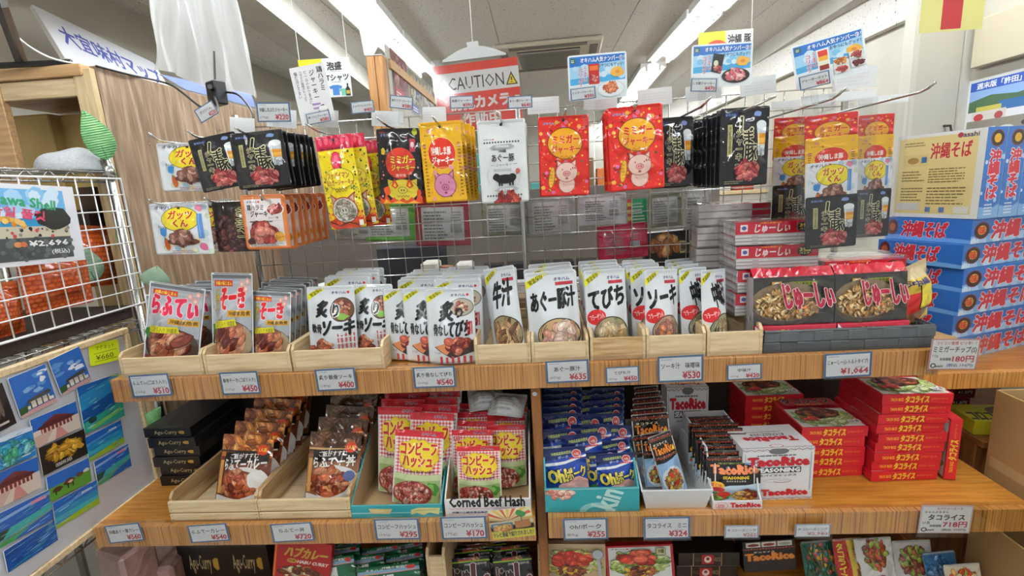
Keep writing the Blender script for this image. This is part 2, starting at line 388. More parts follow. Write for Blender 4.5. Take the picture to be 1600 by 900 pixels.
UPR = Matrix(((1, 0, 0, 0), (0, 0, -1, 0), (0, 1, 0, 0), (0, 0, 0, 1)))   # art space (x right, y up, z out) -> world, facing the shopper
def fit(tl, tr, br, bl, Y=None, lean=0, yaw=0, p0=None):
    """a rectangle whose corners are seen at these places of the photo, on a plane through depth Y -> matrix, width, height (m)"""
    n = Vector((0, -1, 0)); n = Matrix.Rotation(math.radians(yaw), 3, 'Z') @ (Matrix.Rotation(math.radians(-lean), 3, 'X') @ n)
    if p0 is None: p0 = PY((bl[0] + br[0]) / 2, (bl[1] + br[1]) / 2, Y)
    p0 = Vector(p0)
    a, b, c, d = [PP(*q, p0, n) for q in (tl, tr, br, bl)]
    u = ((b - a) + (c - d)) / 2; v = ((a - d) + (b - c)) / 2; w = u.length; h = v.length
    x1 = u.normalized(); x2 = v.cross(n).normalized(); x = (x1 + x2).normalized(); y = n.cross(x).normalized()
    o = (a + b + c + d) / 4 - y * h / 2
    return Matrix(((x.x, y.x, n.x, o.x), (x.y, y.y, n.y, o.y), (x.z, y.z, n.z, o.z), (0, 0, 0, 1))), w, h
def sized(M, w, h, me_w, me_h, dz=1):
    return M @ Matrix.Diagonal((w * 1000 / me_w, h * 1000 / me_h, dz, 1))
def upright(x, y, z, rz=0, lean=0, roll=0):
    return Matrix.Translation((x, y, z)) @ Matrix.Rotation(math.radians(rz), 4, 'Z') @ Matrix.Rotation(math.radians(-lean), 4, 'X') @ UPR @ Matrix.Rotation(math.radians(roll), 4, 'Z')
ORD = ['front', 'second', 'third', 'fourth', 'fifth', 'sixth', 'seventh', 'eighth', 'ninth', 'tenth', 'eleventh', 'twelfth', 'thirteenth', 'fourteenth', 'fifteenth', 'sixteenth']
# ---------------------------------------------------------------- the room
CEIL = 2.6
CEILM = noisemat('ceiling_board', '#4a4540', '#dedad2', nscale=75, rough=.9, detail=8, lo=.30, hi=.385)
WALLM = noisemat('cream_wall', '#bcb8a9', '#c5c1b2', nscale=3, rough=.8)
GREYW = noisemat('grey_wall', '#c0bcb0', '#cac6ba', nscale=2, rough=.85)
FLOORM = noisemat('floor_tile', '#b5b2aa', '#c4c1ba', nscale=5, rough=.4)
BEAMM = noisemat('beam_paint', '#b9b5ab', '#c7c3ba', nscale=5, rough=.7)
struct(MB().box(-3, 3.4, -3, 9, -.05, 0).build('floor', FLOORM))
cm = MB()
for i in range(7):
    for j in range(7):
        x0 = -3 + i * .92; y0 = -3 + j * 1.83; cm.box(x0 + .003, x0 + .917, y0 + .003, y0 + 1.827, CEIL, CEIL + .012)
cm.box(-3, 3.44, -3, 9.8, CEIL + .006, CEIL + .1)
struct(cm.build('ceiling', CEILM))
struct(MB().box(-3, 3.4, 9, 9.1, 0, CEIL).build('wall_back', GREYW))
struct(MB().box(-2.35, -2.2, -3, 9, 0, CEIL).build('wall_left', GREYW))
XW = 2.05; YC = 1.98
struct(MB().box(XW, XW + .15, YC, 9, 0, CEIL - .22).build('wall_right', WALLM))
SOFF = PX(1440, 25, XW).z
struct(MB().box(XW - .05, 3.4, -3, 9, min(SOFF, CEIL - .12), CEIL).build('trim_1', CEILM))
# long beams under the ceiling
def beam(name, a, b, zb, w):
    p = PZ(*a, zb); q = PZ(*b, zb); d = Vector((q.x - p.x, q.y - p.y, 0)).normalized(); nrm = Vector((d.y, -d.x, 0))
    p = p - d * 4; q = q + d * 3; m = MB()
    m.add([(p + nrm * k).to_tuple()[:2] + (z,) for z in (zb, CEIL) for k in (0, w)] + [(q + nrm * k).to_tuple()[:2] + (z,) for z in (zb, CEIL) for k in (0, w)],
          [(0, 1, 5, 4), (2, 6, 7, 3), (0, 4, 6, 2), (1, 3, 7, 5), (0, 2, 3, 1), (4, 5, 7, 6)])
    return struct(m.build(name, BEAMM))
beam('trim_2', (400, 48), (560, 155), CEIL - .16, .2)
beam('trim_3', (1330, 2), (1060, 178), CEIL - .12, .13)
# door-like cream cupboard wall at the right with a pull handle
YC = 1.98
a = PY(1437, 60, YC); b = PY(1507, 60, YC)
pm = MB(); pm.bbox(a.x, b.x, YC, YC + .05, 0, CEIL - .02, .002)
struct(pm.build('wall_panel', mat('cupboard_panel', '#c4c0b1', rough=.5)))
pm = MB(); pm.box(a.x - .022, a.x - .002, YC - .006, YC + .05, 0, CEIL - .02); pm.box(b.x + .002, b.x + .04, YC - .006, YC + .05, 0, CEIL - .02)
struct(pm.build('trim_4', mat('cupboard_frame', '#cdc9bb', rough=.5)))
pt = MB(); c0 = PY(1485, 196, YC - .03); c1 = PY(1488, 216, YC - .03)
pt.tube([c0 + Vector((0, .03, .002)), c0 + Vector((0, .008, 0)), c0, c1, c1 + Vector((0, .03, -.002))], .004)
tag(pt.build('pull_handle', DARKST), 'dark bow handle on the cream cupboard panel by the noodle boxes', 'handle')
XS = b.x + .035
struct(MB().box(XS, XS + .1, .2, YC + .02, 0, CEIL).build('wall_right_near', WALLM))
# beige boxed-in duct on that wall
q0 = PX(1516, 108, XS - .03)
pm = MB(); pm.bbox(XS - .032, XS - .001, .9, q0.y, q0.z, q0.z + .16, .003)
tag(pm.build('wall_duct', mat('beige_board', '#c9bfa4', rough=.7)), 'beige boxed duct on the right wall above the car park poster', 'duct')

# ---------------------------------------------------------------- fluorescent lights
TUBEM = mat('lit_tube', '#f7fbff', rough=.3, emit=TUBE)
REFL = mat('white_reflector', '#f3f4f2', rough=.35)
def lamp(p, q, label, w=.235):
    d = q - p; L_ = d.length; rz = math.atan2(d.y, d.x) - math.pi / 2
    M = Matrix.Translation(((p.x + q.x) / 2, (p.y + q.y) / 2, CEIL)) @ Matrix.Rotation(rz, 4, 'Z')
    e = empty('fluorescent_light', M); tag(e, label, 'ceiling light', 'fluorescent ceiling lights')
    h = MB(); o = [(-w / 2, -.001), (-w / 2, -.05), (-w / 2 + .012, -.05), (-.03, -.012), (.03, -.012), (w / 2 - .012, -.05), (w / 2, -.05), (w / 2, -.001)]
    h.prism([(x, z) for x, z in o], -L_ / 2, L_ / 2, M=Matrix(((1, 0, 0, 0), (0, 0, 1, 0), (0, 1, 0, 0), (0, 0, 0, 1))))
    h.build('housing', REFL, e)
    for s in (-1, 1):
        t = MB().tube([(s * .062, -L_ / 2 + .035, -.055), (s * .062, L_ / 2 - .035, -.055)], .0165, 12); t.build('tube', TUBEM, e, smooth=True)
        for k in (-1, 1):
            MB().box(s * .062 - .012, s * .062 + .012, k * (L_ / 2 - .02) - .015, k * (L_ / 2 - .02) + .015, -.075, -.02).build('lamp_holder', WHITE, e)
    return e
def row(pts, who, w=.235):
    q = [PZ(*p, CEIL) for p in pts]; d = (q[-1] - q[0]).normalized()
    ls = []
    ls.append((q[0], q[1]))
    for i in range(2, len(pts), 2): ls.append((q[i], q[i + 1]))
    return ls, q[0], d
ordn = ['nearest', 'second', 'third', 'fourth']
lsL = [((601, 45), (498, -70)), ((667, 110), (604, 48))]
lsR = [((1031, 86), (1101, 12)), ((983, 150), (1021, 97)), ((930, 205), (982, 152))]
for ls, who in ((lsL, 'left'), (lsR, 'right')):
    P = [(PZ(*a, CEIL), PZ(*b, CEIL)) for a, b in ls]
    d = (P[-1][0] - P[0][1]).normalized(); st = P[0][1]
    for i, (p, q) in enumerate(P):
        lamp(q, p, f'bright twin tube ceiling light in the {who} row, {["nearest", "second", "third"][i]} one in view')
    for i in range(4):       # the row runs on over the shopper's head
        q = st - d * (.06 + i * 1.3); p = q - d * 1.24
        lamp(p, q, f'twin tube ceiling light of the {who} row, {["first", "second", "third", "fourth"][i]} beyond the picture top')
# a third row behind the shopper's side, the aisle's own
# ---------------------------------------------------------------- ceiling air conditioner
e = empty('air_conditioner', Matrix.Translation(PZ(858, 84, CEIL)) @ Matrix.Rotation(-.06, 4, 'Z'))
tag(e, 'beige ceiling cassette air conditioner with dark intake grille', 'air conditioner')
ACM = mat('ac_plastic', '#cfc6b4', rough=.5)
h = MB()
h.bbox(-.42, .42, -.42, .42, -.035, -.002, .012); h.build('panel', ACM, e)
h = MB()
for k in range(15): h.box(-.25, .25, -.245 + k * .035, -.235 + k * .035, -.05, -.036)
h.build('grille', mat('ac_slats', '#9a958c', rough=.5), e)
h = MB().box(-.25, .25, -.26, .26, -.038, -.034).build('intake', BLACK, e)
for k in range(4):
    h = MB().box(-.3, .3, -.385, -.325, -.041, -.034); h.build('louvre', mat('ac_louvre', '#6d675e', rough=.5), e, Matrix.Rotation(k * math.pi / 2, 4, 'Z'))

# ---------------------------------------------------------------- shelving
ZU = 1.08; YU = 1.14; ZL = .70; YL = 1.075; ZB = .33
OAK = noisemat('orange_oak_edge', '#7d491a', '#e4a656', scale=(110, 3, 1.5), nscale=2, c3='#d29046', rough=.38, coat=.15, lo=.3, hi=.66, detail=2)
OAKT = noisemat('oak_shelf_top', '#a86a1f', '#c98a3c', scale=(2.5, 30, 30), nscale=3, rough=.32, coat=.2)
DKB = mat('dark_backboard', '#2a2623', rough=.6)
def shelf(label, x0, x1, yf, yb, z, eh, rail=True, th=.02):
    e = empty('store_shelf', Matrix.Translation(((x0 + x1) / 2, yf, z))); tag(e, label, 'shelf'); hw = (x1 - x0) / 2
    MB().bbox(-hw, hw, .006, yb - yf, -th, 0, .001).build('board', OAKT, e)
    MB().bbox(-hw, hw, -.012, .0055, -eh, -.0002, .001).build('front_edge', OAK, e)
    if rail:
        r = MB(); r.box(-hw, hw, -.0155, -.0135, -eh + .002, .010); r.box(-hw, hw, -.0135, -.0015, .0105, .0125); r.build('price_rail', CLEAR, e)
    return e
xm = PY(838, 700, YL).x
UX0, UX1 = -1.125, .915
shelf('upper orange oak shelf carrying the white pouches and wooden trays', UX0, UX1, YU, 1.47, ZU, .062)
shelf('lower left oak shelf under the slatted crates and beef hash bags', -1.20, xm - .012, YL, 1.50, ZL, .058)
shelf('lower right oak shelf under the ham pouches and red boxes', xm + .02, 1.13, YL + .01, 1.50, ZL, .06)
shelf('bottom left oak shelf with green pouches, mostly in shade', -1.20, xm - .012, YL + .03, 1.50, ZB, .06)
shelf('bottom right oak shelf with black taco boxes, mostly in shade', xm + .02, 1.13, YL + .03, 1.50, ZB, .06)
SIDE = noisemat('brown_side_panel', '#7a4a22', '#9b6431', scale=(20, 20, 2), nscale=3, rough=.5)
e = empty('shelf_upright', Matrix.Translation((xm + .003, YL, 0))); tag(e, 'narrow brown upright panel between the two lower shelves', 'shelf upright')
MB().bbox(-.012, .012, .075, .42, 0, ZU - .022, .001).build('panel', SIDE, e)
MB().tube([(-.002, .072, ZU - .085), (-.002, .076, ZU - .085)], .006, 12).build('screw_cap', STEEL, e)
e = empty('back_panel', Matrix.Translation((0, 1.505, 0))); tag(e, 'dark back panel behind the lower shelves', 'back panel')
MB().bbox(-1.2, 1.13, 0, .02, .02, ZU - .03, .002).build('board', DKB, e)
# fine dark wire lattice and white board seen at the left of the lower bay
MB().bbox(-1.20, -1.18, 0, .015, 0, ZU - .03, .001).build('end_strip', SIDE, e)

# ---------------------------------------------------------------- wire grid panel that carries the hooks
def wire_panel(label, x0, x1, y, z0, z1, nx, nz, m=STEEL, r=.0016, name='wire_grid_panel', yaw=0):
    e = empty(name, Matrix.Translation((x0, y, z0)) @ Matrix.Rotation(math.radians(yaw), 4, 'Z')); tag(e, label, 'grid panel'); w = x1 - x0; h = z1 - z0
    MB().tube([(0, 0, 0), (w, 0, 0), (w, 0, h), (0, 0, h), (0, 0, -.0001)], r * 1.9, 8).build('frame', m, e, smooth=True)
    v = MB().tube([(0, .0, 0), (0, 0, h)], r, 6).mesh('wire', m, True); hz = MB().tube([(0, -r * 1.6, 0), (w, -r * 1.6, 0)], r, 6).mesh('wire', m, True)
    for i in range(1, nx): obj('wire', v, None, e, Matrix.Translation((w * i / nx, 0, 0)))
    for i in range(1, nz): obj('wire', hz, None, e, Matrix.Translation((0, 0, h * i / nz)))
    return e
YM = 1.425
wire_panel('left chrome wire grid behind the hanging jerky bags', -.86, -.05, YM, 1.12, 1.72, 16, 12)
wire_panel('right chrome wire grid behind the red jerky bags', -.04, .83, YM + .003, 1.12, 1.72, 17, 12)
for x in (-.865, -.045, .84):
    p = MB(); p.bbox(x - .006, x + .006, YM + .004, YM + .018, ZU, 1.76, .001)
    tag(p.build('grid_post', STEEL), {-.865: 'slim steel post at the left end of the wire grid', -.045: 'slim steel post where the two wire grids meet', .84: 'slim steel post at the right end of the wire grid'}[x], 'post')
# ---------------------------------------------------------------- artwork of the packages
MEAT = ['#8a3b2c', '#a9573f', '#c07a5c', '#6f2a20', '#b5654a', '#d29a78']
JERK = ['#b3474a', '#c96a64', '#9c3036', '#d98a80', '#7d2128']
def pig(a, cx, cy, r, c, ln, nose='#e79a9a', dark=None):
    """plain round pig face: r in percent of width"""
    q = a.w / a.h; d = dark or ln
    for s in (-1, 1): a.poly([(cx + s * r * .95, cy - r * 1.3 * q), (cx + s * r * .9, cy - r * .35 * q), (cx + s * r * .25, cy - r * .8 * q)], ln).poly([(cx + s * r * .86, cy - r * 1.12 * q), (cx + s * r * .8, cy - r * .4 * q), (cx + s * r * .35, cy - r * .75 * q)], c)
    a.ell(cx, cy, r * 1.06, r * q * .98, ln).ell(cx, cy, r, r * q * .92, c)
    a.ell(cx, cy + .15 * r * q, r * .36, r * q * .28, ln).ell(cx, cy + .15 * r * q, r * .31, r * q * .23, nose)
    for s in (-1, 1): a.ell(cx + s * r * .11, cy + .15 * r * q, r * .05, r * q * .11, d, 8).ell(cx + s * r * .4, cy - .25 * r * q, r * .06, r * q * .08, d, 8)
    a.ell(cx, cy + .6 * r * q, r * .14, r * q * .1, ln, 10)
    return a
def maker(a, x, y, w, c='#1c2a6b'):
    a.text('オキハム', x, y, x + w, y + w * .17 * a.w / a.h, c, .05, rot=0, shear=.25); a.ell(x + w * 1.12, y + w * .085 * a.w / a.h, w * .09, w * .09 * a.w / a.h, '#d8392f', 10); return a
def scatter(a, n, cols, r=(1, 2.6), box=(3, 3, 97, 97), sq=False):
    for i in range(n):
        x = a.r.uniform(box[0], box[2]); y = a.r.uniform(box[1], box[3]); k = a.r.uniform(*r); a.ell(x, y, k, k * a.w / a.h, a.r.choice(cols), 7, dz=.002)
    a.z += .04; return a

def art_gutsu(h=118):
    a = Art(140, h, '#e9ecef', 2); scatter(a, 26, ['#bcd3e2', '#d8dfe3', '#c9d8c0', '#f3e9c9'], (3, 7)); maker(a, 9, 4, 34)
    a.ell(52, 30, 32, 24, '#5a4a1c', 30).ell(52, 30, 31, 22.8, '#f0da2e', 30); scatter(a, 12, ['#e2bd22', '#f7ea74'], (1.5, 3), (32, 16, 74, 46))
    a.text('ガッツ', 33, 14, 73, 30, '#b92a1e', .07, out='#f7e97a').text('くん', 42, 31, 66, 45, '#b92a1e', .08, out='#f7e97a')
    a.text('ちんぴん', 12, 43, 30, 49, '#1d3b76', .04, rot=-12).ell(22, 54, 8, 8, '#3b93d8', 10, jit=.25)
    a.ell(24, 79, 5, 13, '#d8662a', 12, rot=-8).poly([(23, 64), (26, 70), (21, 70)], '#3c7a34')
    a.rect(80, 20, 88, 68, '#5b8fd0').rect(82, 22, 83.5, 66, '#88b4e4').ell(84, 9, 7, 6, '#e58aa8', 9, jit=.2).ell(84, 85, 7, 8, '#dd6f9a', 10, jit=.12).ell(40, 88, 5, 5, '#9fc6dd', 8)
    a.ell(53, 64, 18, 11, '#7d4a3e', 22).ell(53, 74, 27, 8, '#6d4034', 22); a.food(53, 66, 18, 14, ['#8f5a4b', '#a87766', '#74423a', '#bd9080', '#935f50'], 46, .34, 1.8, .3, k=7)
    a.ell(66, 20, 2, 2, '#fffbe0', 8).lines(30, 90, 70, 96, 2, '#a88', .5); return a
def art_shima(h=120, w=118):
    a = Art(w, h, '#18181b', 3); a.rect(2, 2, 98, 98, '#1d1d20').rect(10, 6, 36, 11, '#2c3a6b').text('オキハム', 11, 7, 32, 10, '#9fb0d8', .03).ell(76, 9, 8, 3.4, '#7d93c6', 12, jit=.15)
    a.rect(15, 21, 24, 61, '#b9b27a').text('沖縄県産豚肉', 17, 23, 22, 59, '#3a3416', .02, vert=True)
    y0 = 16
    a.text('し', 40, 12, 66, 34, '#17170f', .05, out='#ded9ae', ob=.055, shear=.1).text('ま', 46, 30, 66, 48, '#17170f', .05, out='#ded9ae', ob=.05).text('豚', 48, 47, 74, 70, '#17170f', .05, out='#ded9ae', ob=.045)
    a.text('ジャーキー', 31, 28, 43, 73, '#17170f', .04, out='#cfcaa0', ob=.07, vert=True)
    a.poly([(73, 22), (94, 22), (91, 62), (77, 62)], '#c8d0d4').poly([(74, 34), (93, 34), (92, 48), (76, 48)], '#d8912a').poly([(75, 40), (93, 40), (92, 46), (76, 46)], '#eab04a').ell(83.5, 23, 10.5, 5.5, '#e9eef0', 16).food(84, 56, 7, 7, ['#d9dee0', '#aab2b6', '#8c959a'], 20, .3).rect(76, 25, 77.5, 58, '#f2f5f6')
    a.ell(56, 84, 26, 11, '#3a2020', 18).food(56, 81, 24, 12, ['#c65a58', '#a83f42', '#d87c76', '#8e2f34', '#bf6a62'], 46, .34, 2.2, .25).lines(10, 92, 50, 97, 2, '#77735a'); return a
def art_orange():
    a = Art(112, 128, '#d9773a', 4); a.rect(4, 3, 96, 97, '#e0884e').rect(8, 8, 90, 94, '#e8dfdd'); maker(a, 14, 11, 24)
    a.text('鶏ハラミ', 14, 18, 52, 28, '#2a1c1a', .05).text('ジャーキー', 22, 29, 72, 40, '#2a1c1a', .06, shear=.1).text('カレー味', 62, 40, 82, 44, '#5a3a30', .03)
    a.ell(76, 27, 18, 11, '#f6efe9').ell(76, 27, 16, 9, '#8f3a2c').food(76, 27, 14, 8, JERK, 16, .35, 2).line([(12, 49), (88, 47)], .5, '#777').lines(18, 45, 80, 49, 1, '#555', .6)
    a.ell(46, 74, 36, 18, '#dfe6ea', 24).food(46, 70, 30, 18, ['#b0463f', '#c8665a', '#8f302f', '#d68474', '#a23c3a'], 26, .42, 1.2, .12, k=10).ell(16, 84, 9, 7, '#4a2320', 10, jit=.2).ell(80, 77, 11, 9, '#e2a23a', 14).text('カレー', 72, 74, 88, 80, '#7a3b12', .05).lines(12, 88, 86, 93, 2, '#999'); return a
def art_yellow():
    a = Art(108, 218, '#f2d91c', 5); a.rect(0, 0, 100, 15, '#d6214a')
    for i in range(6): a.ell(12 + i * 15, 6, 5, 3.6, '#ea5d78', 10, jit=.15)
    a.rect(6, 11, 94, 14, '#b8173a').lines(8, 11, 92, 14, 1, '#7a0f28', .8); scatter(a, 60, ['#2b2a18', '#e5a815', '#efb91a', '#3e7a32', '#e5a815'], (1, 3), (3, 17, 97, 45)); scatter(a, 40, ['#2b2a18', '#e39d12', '#3e7a32'], (1, 2.5), (78, 40, 97, 80)); scatter(a, 24, ['#2b2a18', '#e39d12'], (1, 2.5), (3, 40, 14, 80))
    a.ell(50, 27, 14, 10, '#a3152f').ell(50, 27, 12.5, 8.8, '#e23a57').ell(50, 26, 7, 5, '#f0738a').ell(48, 29, 2, 1, '#a3152f', 8)
    a.ell(50, 46, 39, 11.5, '#53421a', 30).ell(50, 46, 38, 11, '#f3dc2c', 30).text('スッパイマン', 20, 39, 78, 46, '#a3222a', .05).text('ミミガージャーキー', 13, 47, 88, 53, '#a3222a', .045)
    a.zig(34, 70, 56.5, 1.1, 10, '#8b6a1a', 1.4).zig(36, 68, 59, 1.1, 8, '#8b6a1a', 1.4)
    a.ell(50, 94, 52, 8, '#c23a1c', 24, jit=.1); scatter(a, 50, ['#e0521f', '#b02a1c', '#f0a01c'], (2, 4), (2, 80, 98, 94))
    for s in (-1, 1): a.poly([(50 + s * 34, 61), (50 + s * 30, 75), (50 + s * 10, 68)], '#a5372b').poly([(50 + s * 31, 63.5), (50 + s * 28, 74), (50 + s * 13, 69)], '#c9a58a')
    a.ell(50, 80, 36, 14.5, '#a5372b').ell(50, 80, 33.5, 13.2, '#e8e0cf').food(50, 80, 29, 11, ['#a9a294', '#bfb9a8', '#8b8778', '#cfcabc', '#9b9a86'], 60, .22)
    a.ell(50, 80, 12, 4.6, '#8d8a80').ell(50, 80, 10, 3.7, '#d9d4c6').ell(46, 80, 2, 2, '#55524a', 10).ell(54, 80, 2, 2, '#55524a', 10).poly([(44, 88), (56, 88), (50, 91.5)], '#e9dfd0').line([(38, 74), (42, 72)], 1.2, '#b03a2c').line([(58, 72), (62, 74)], 1.2, '#b03a2c')
    a.line([(3, 91), (30, 96.5), (55, 93), (80, 97)], 3, '#5a2a17').rect(84, 92, 96, 98, '#efeadb'); return a
def art_flame():
    a = Art(104, 172, '#1a1718', 6); a.rect(6, 3, 20, 6, '#7c3636').text('オキハム', 9, 6.5, 34, 10.5, '#7b86ad', .05); scatter(a, 40, ['#c0392b', '#3a2f30', '#8d2d26', '#d98a80', '#4d4345'], (1, 2.6)); a.rect(76, 14, 88, 31, '#b23a4b').text('辛', 78, 18, 86, 26, '#fff', .08).ell(88, 5, 6, 4.5, '#b3b52e', 12, jit=.2).ell(14, 30, 6, 4.5, '#d0b23a', 10, jit=.2)
    a.ell(53, 46, 35, 21.5, '#43201a', 30).ell(53, 46, 34, 20.5, '#c93624', 30).text('ミミガー', 32, 36, 86, 46, '#f2c63a', .08, out='#3a1712').text('ジャーキー', 33, 48, 86, 56, '#f2c63a', .07, out='#3a1712').text('激辛味', 42, 60, 66, 64, '#e9b9a0', .04)
    for s in (-1, 1): a.poly([(55 + s * 34, 67), (55 + s * 33, 78), (55 + s * 18, 70)], '#d9c034')
    a.ell(55, 82, 37, 15, '#8c6b1c', 26).ell(55, 82, 36, 14.2, '#e2cb3c', 26)
    for s in (-1, 1): a.poly([(55 + s * 17, 66), (55 + s * 26, 76), (55 + s * 17, 80), (55 + s * 9, 76)], '#d2451f').poly([(55 + s * 17, 71), (55 + s * 21, 76), (55 + s * 17, 78), (55 + s * 13, 76)], '#f4b63c')
    a.ell(55, 82, 11, 4.5, '#7d5a1a').ell(55, 82, 10, 3.8, '#e6d24e').ell(52, 82, 1.6, 1.6, '#7d5a1a', 8).ell(58, 82, 1.6, 1.6, '#7d5a1a', 8).ell(19, 83, 9, 6.5, '#e0561f', 12, jit=.25).ell(92, 86, 5, 6, '#c9471c', 9, jit=.2)
    a.zig(40, 70, 90, 1.3, 8, '#8a641c', 1.3); a.poly([(0, 100), (0, 90), (9, 95), (14, 87), (24, 96), (33, 91), (42, 97), (54, 92), (63, 97), (75, 91), (84, 96), (92, 85), (100, 93), (100, 100)], '#d84a1c').poly([(5, 100), (14, 94), (26, 99), (45, 96), (62, 100), (80, 96), (95, 100)], '#f3a733'); return a
def art_pinkpig():
    a = Art(112, 184, '#eeb51c', 7); scatter(a, 46, ['#a86a10', '#e89a1c', '#f2cc4a', '#7d5312', '#dd8a4a'], (1, 2.6)); scatter(a, 9, ['#e58a7c'], (3, 5)); maker(a, 11, 15, 20, '#5b3a12')
    for x in (6, 88): a.lines(x, 24, x + 7, 92, 16, '#9a6a14', .5)
    a.ell(50, 39, 33, 20.5, '#f1d35a', 30).ell(50, 39, 32, 19.5, '#d3321f', 30).text('沖縄しま豚', 26, 31, 72, 41, '#fff4ea', .06).text('ジャーキー', 26, 43, 78, 53, '#fff4ea', .07, shear=.15).lines(35, 54, 65, 57, 1, '#e58a4a', .7)
    pig(a, 51, 79, 25, '#dd8cae', '#8a3a66', '#d57aa0'); a.ell(70, 57, 6, 3, '#e8a0a0', 10).ell(30, 62, 5, 3.4, '#e59a94', 10); return a
def art_white():
    a = Art(112, 192, '#e2e4e3', 8); maker(a, 12, 22, 18, '#4a4a4a')
    for i in range(13): a.rect(12 + i * 5.9, 25.5, 14.8 + i * 5.9, 27.5, '#2b2b2b').rect(12 + i * 5.9, 90, 14.8 + i * 5.9, 92, '#2b2b2b')
    a.poly([(24, 33), (32, 30), (68, 29), (76, 32), (68, 34.5), (32, 35.5)], '#a4a6a8').text('OKINAWA', 36, 30.5, 64, 33, '#f2f2f2', .03).text('沖縄', 42, 35.5, 58, 39, '#444', .04).text('あぐー豚', 27, 41, 74, 50, '#262626', .03).text('ジャーキー', 35, 52, 68, 56, '#444', .02).line([(24, 54), (32, 54)], .8, '#666').line([(71, 53.5), (79, 53)], .8, '#666').lines(30, 58, 72, 61.5, 2, '#999', .4)
    a.ell(80, 62, 5, 3.4, '#c9605c', 10)
    a.ell(53, 71, 21, 5.6, '#242424', 22).ell(35, 68.5, 8, 4.4, '#242424', 14).poly([(29, 66), (26, 70), (31, 71)], '#242424').poly([(33, 63), (36, 66), (31, 66.5)], '#242424').ell(68, 69, 8, 4.5, '#242424', 14)
    for x in (40, 45, 62, 68): a.poly([(x - 2.5, 73), (x + 2.5, 73), (x + 1.3, 79.5), (x - 1.3, 79.5)], '#242424')
    a.line([(75, 67), (78, 65), (77, 63.5)], 1, '#242424').poly([(28, 85), (38, 81), (72, 80.5), (80, 83.5), (70, 86), (40, 87)], '#b5b7b8').text('AGU PORK', 40, 82, 68, 85, '#fff', .03).food(54, 97, 26, 9, ['#a33a30', '#8a2620', '#bd5445', '#712018'], 24, .3, 3, .2)
    for s in (-1, 1): a.line([(50 + s * 30, 58), (50 + s * 35, 66), (50 + s * 31, 76)], .7, '#a8a8a8')
    return a
def art_red(pigface=True):
    a = Art(122, 198, '#d8281f', 9); a.rect(2, 2, 98, 98, '#dd2a22'); scatter(a, 150, ['#f07a28', '#3a5a2c', '#7c1216', '#f0a52c', '#e5607c', '#b31a1a', '#f2c23a', '#e84a34'], (1, 2.8)); scatter(a, 26, ['#e0708a', '#e98a2c', '#d86aa0', '#f0b040'], (3, 4.6)); a.text('オキハム', 10, 7, 32, 10, '#5a63a8', .05, out='#e8d8e8')
    a.ell(52, 34, 35, 20, '#5a2a12', 30).ell(52, 34, 33.5, 19, '#e8a424', 30).text('ミミガー', 28, 24, 80, 34, '#c8281c', .09, out='#f2c45a').text('ジャーキー', 26, 37, 82, 46, '#c8281c', .08, out='#f2c45a'); a.zig(36, 72, 51, 1.4, 8, '#b56a14', 1.6).zig(38, 70, 53.5, 1.4, 8, '#b56a14', 1.6)
    a.ell(54, 85, 17, 11.5, '#a8433c').ell(54, 85, 15.8, 10.8, '#ecc6b8'); pig(a, 54, 70, 21, '#efcabc', '#a8433c', '#e8a09a')
    a.ell(24, 76, 6.5, 14, '#a8681c', 14, rot=-8).ell(24, 76, 5, 13, '#f0b43a', 14, rot=-8).lines(20, 66, 27, 86, 5, '#c9872a', .3).line([(46, 84), (50, 86)], 1, '#a8433c'); a.text('コリコリ', 78, 14, 92, 18, '#f0b0b0', .03); return a
def art_rafute(soki=False):
    a = Art(122, 164, '#9fa3a8', 11 + soki); a.rect(0, 0, 100, 100, '#e8eaeb').rect(2.5, 2, 97.5, 98, '#6e7379').rect(3.5, 6, 96.5, 62, '#a9aeb4').rect(3.5, 9, 96.5, 11.5, '#bcc1c6').poly([(3.5, 40), (60, 20), (96.5, 12), (96.5, 24), (3.5, 56)], '#b9bec4')
    a.rect(8, 8, 52, 14.5, '#c9321f').text('沖縄の味じまん', 11, 9, 50, 13.5, '#f6d64a', .05)
    if soki: a.text('そーき', 26, 15, 82, 38, '#d3232c', .12, out='#f4dede', ob=.05, rot=5).text('ごぼう入', 10, 18, 22, 42, '#e6c52a', .05, out='#4a3c10', vert=True)
    else: a.text('らふてぃ', 9, 15, 90, 37, '#d8234a', .12, out='#f4dde3', ob=.05)
    for x, y in ((74, 12), (88, 9), (84, 17)): a.ell(x, y, 6, 4, '#e0a79c', 9, jit=.12).ell(x, y, 3, 2, '#f0cfc4', 8)
    a.rect(46, 40, 95, 47, '#d7a02c').text('沖縄豚角煮', 49, 41, 93, 46, '#3a2610', .04)
    a.ell(50, 74, 48, 24, '#2d2622', 30).ell(52, 74, 46, 22.5, '#a59273' if soki else '#4a3c34', 30)
    a.ell(14, 62, 12, 8, '#3f7a3c', 10, jit=.25); a.food(46, 73, 38, 16, ['#a95b40', '#8c3f2d', '#c98560', '#6e2b22', '#b8704e', '#d9a17c'], 30, .34, 2.2, .15, rot=40, k=10)
    a.poly([(10, 53), (66, 49), (70, 56), (10, 61)], '#ddd41f').text('ごぼう入り沖縄風', 14, 52, 66, 58, '#4b4a10', .02, rot=3).poly([(3.5, 89), (96.5, 86), (96.5, 98), (3.5, 98)], '#7b2a32').lines(10, 91, 90, 97, 2, '#e8d8d0', .5).text('オキハム', 56, 90, 86, 94.5, '#f4f0ee', .05); return a
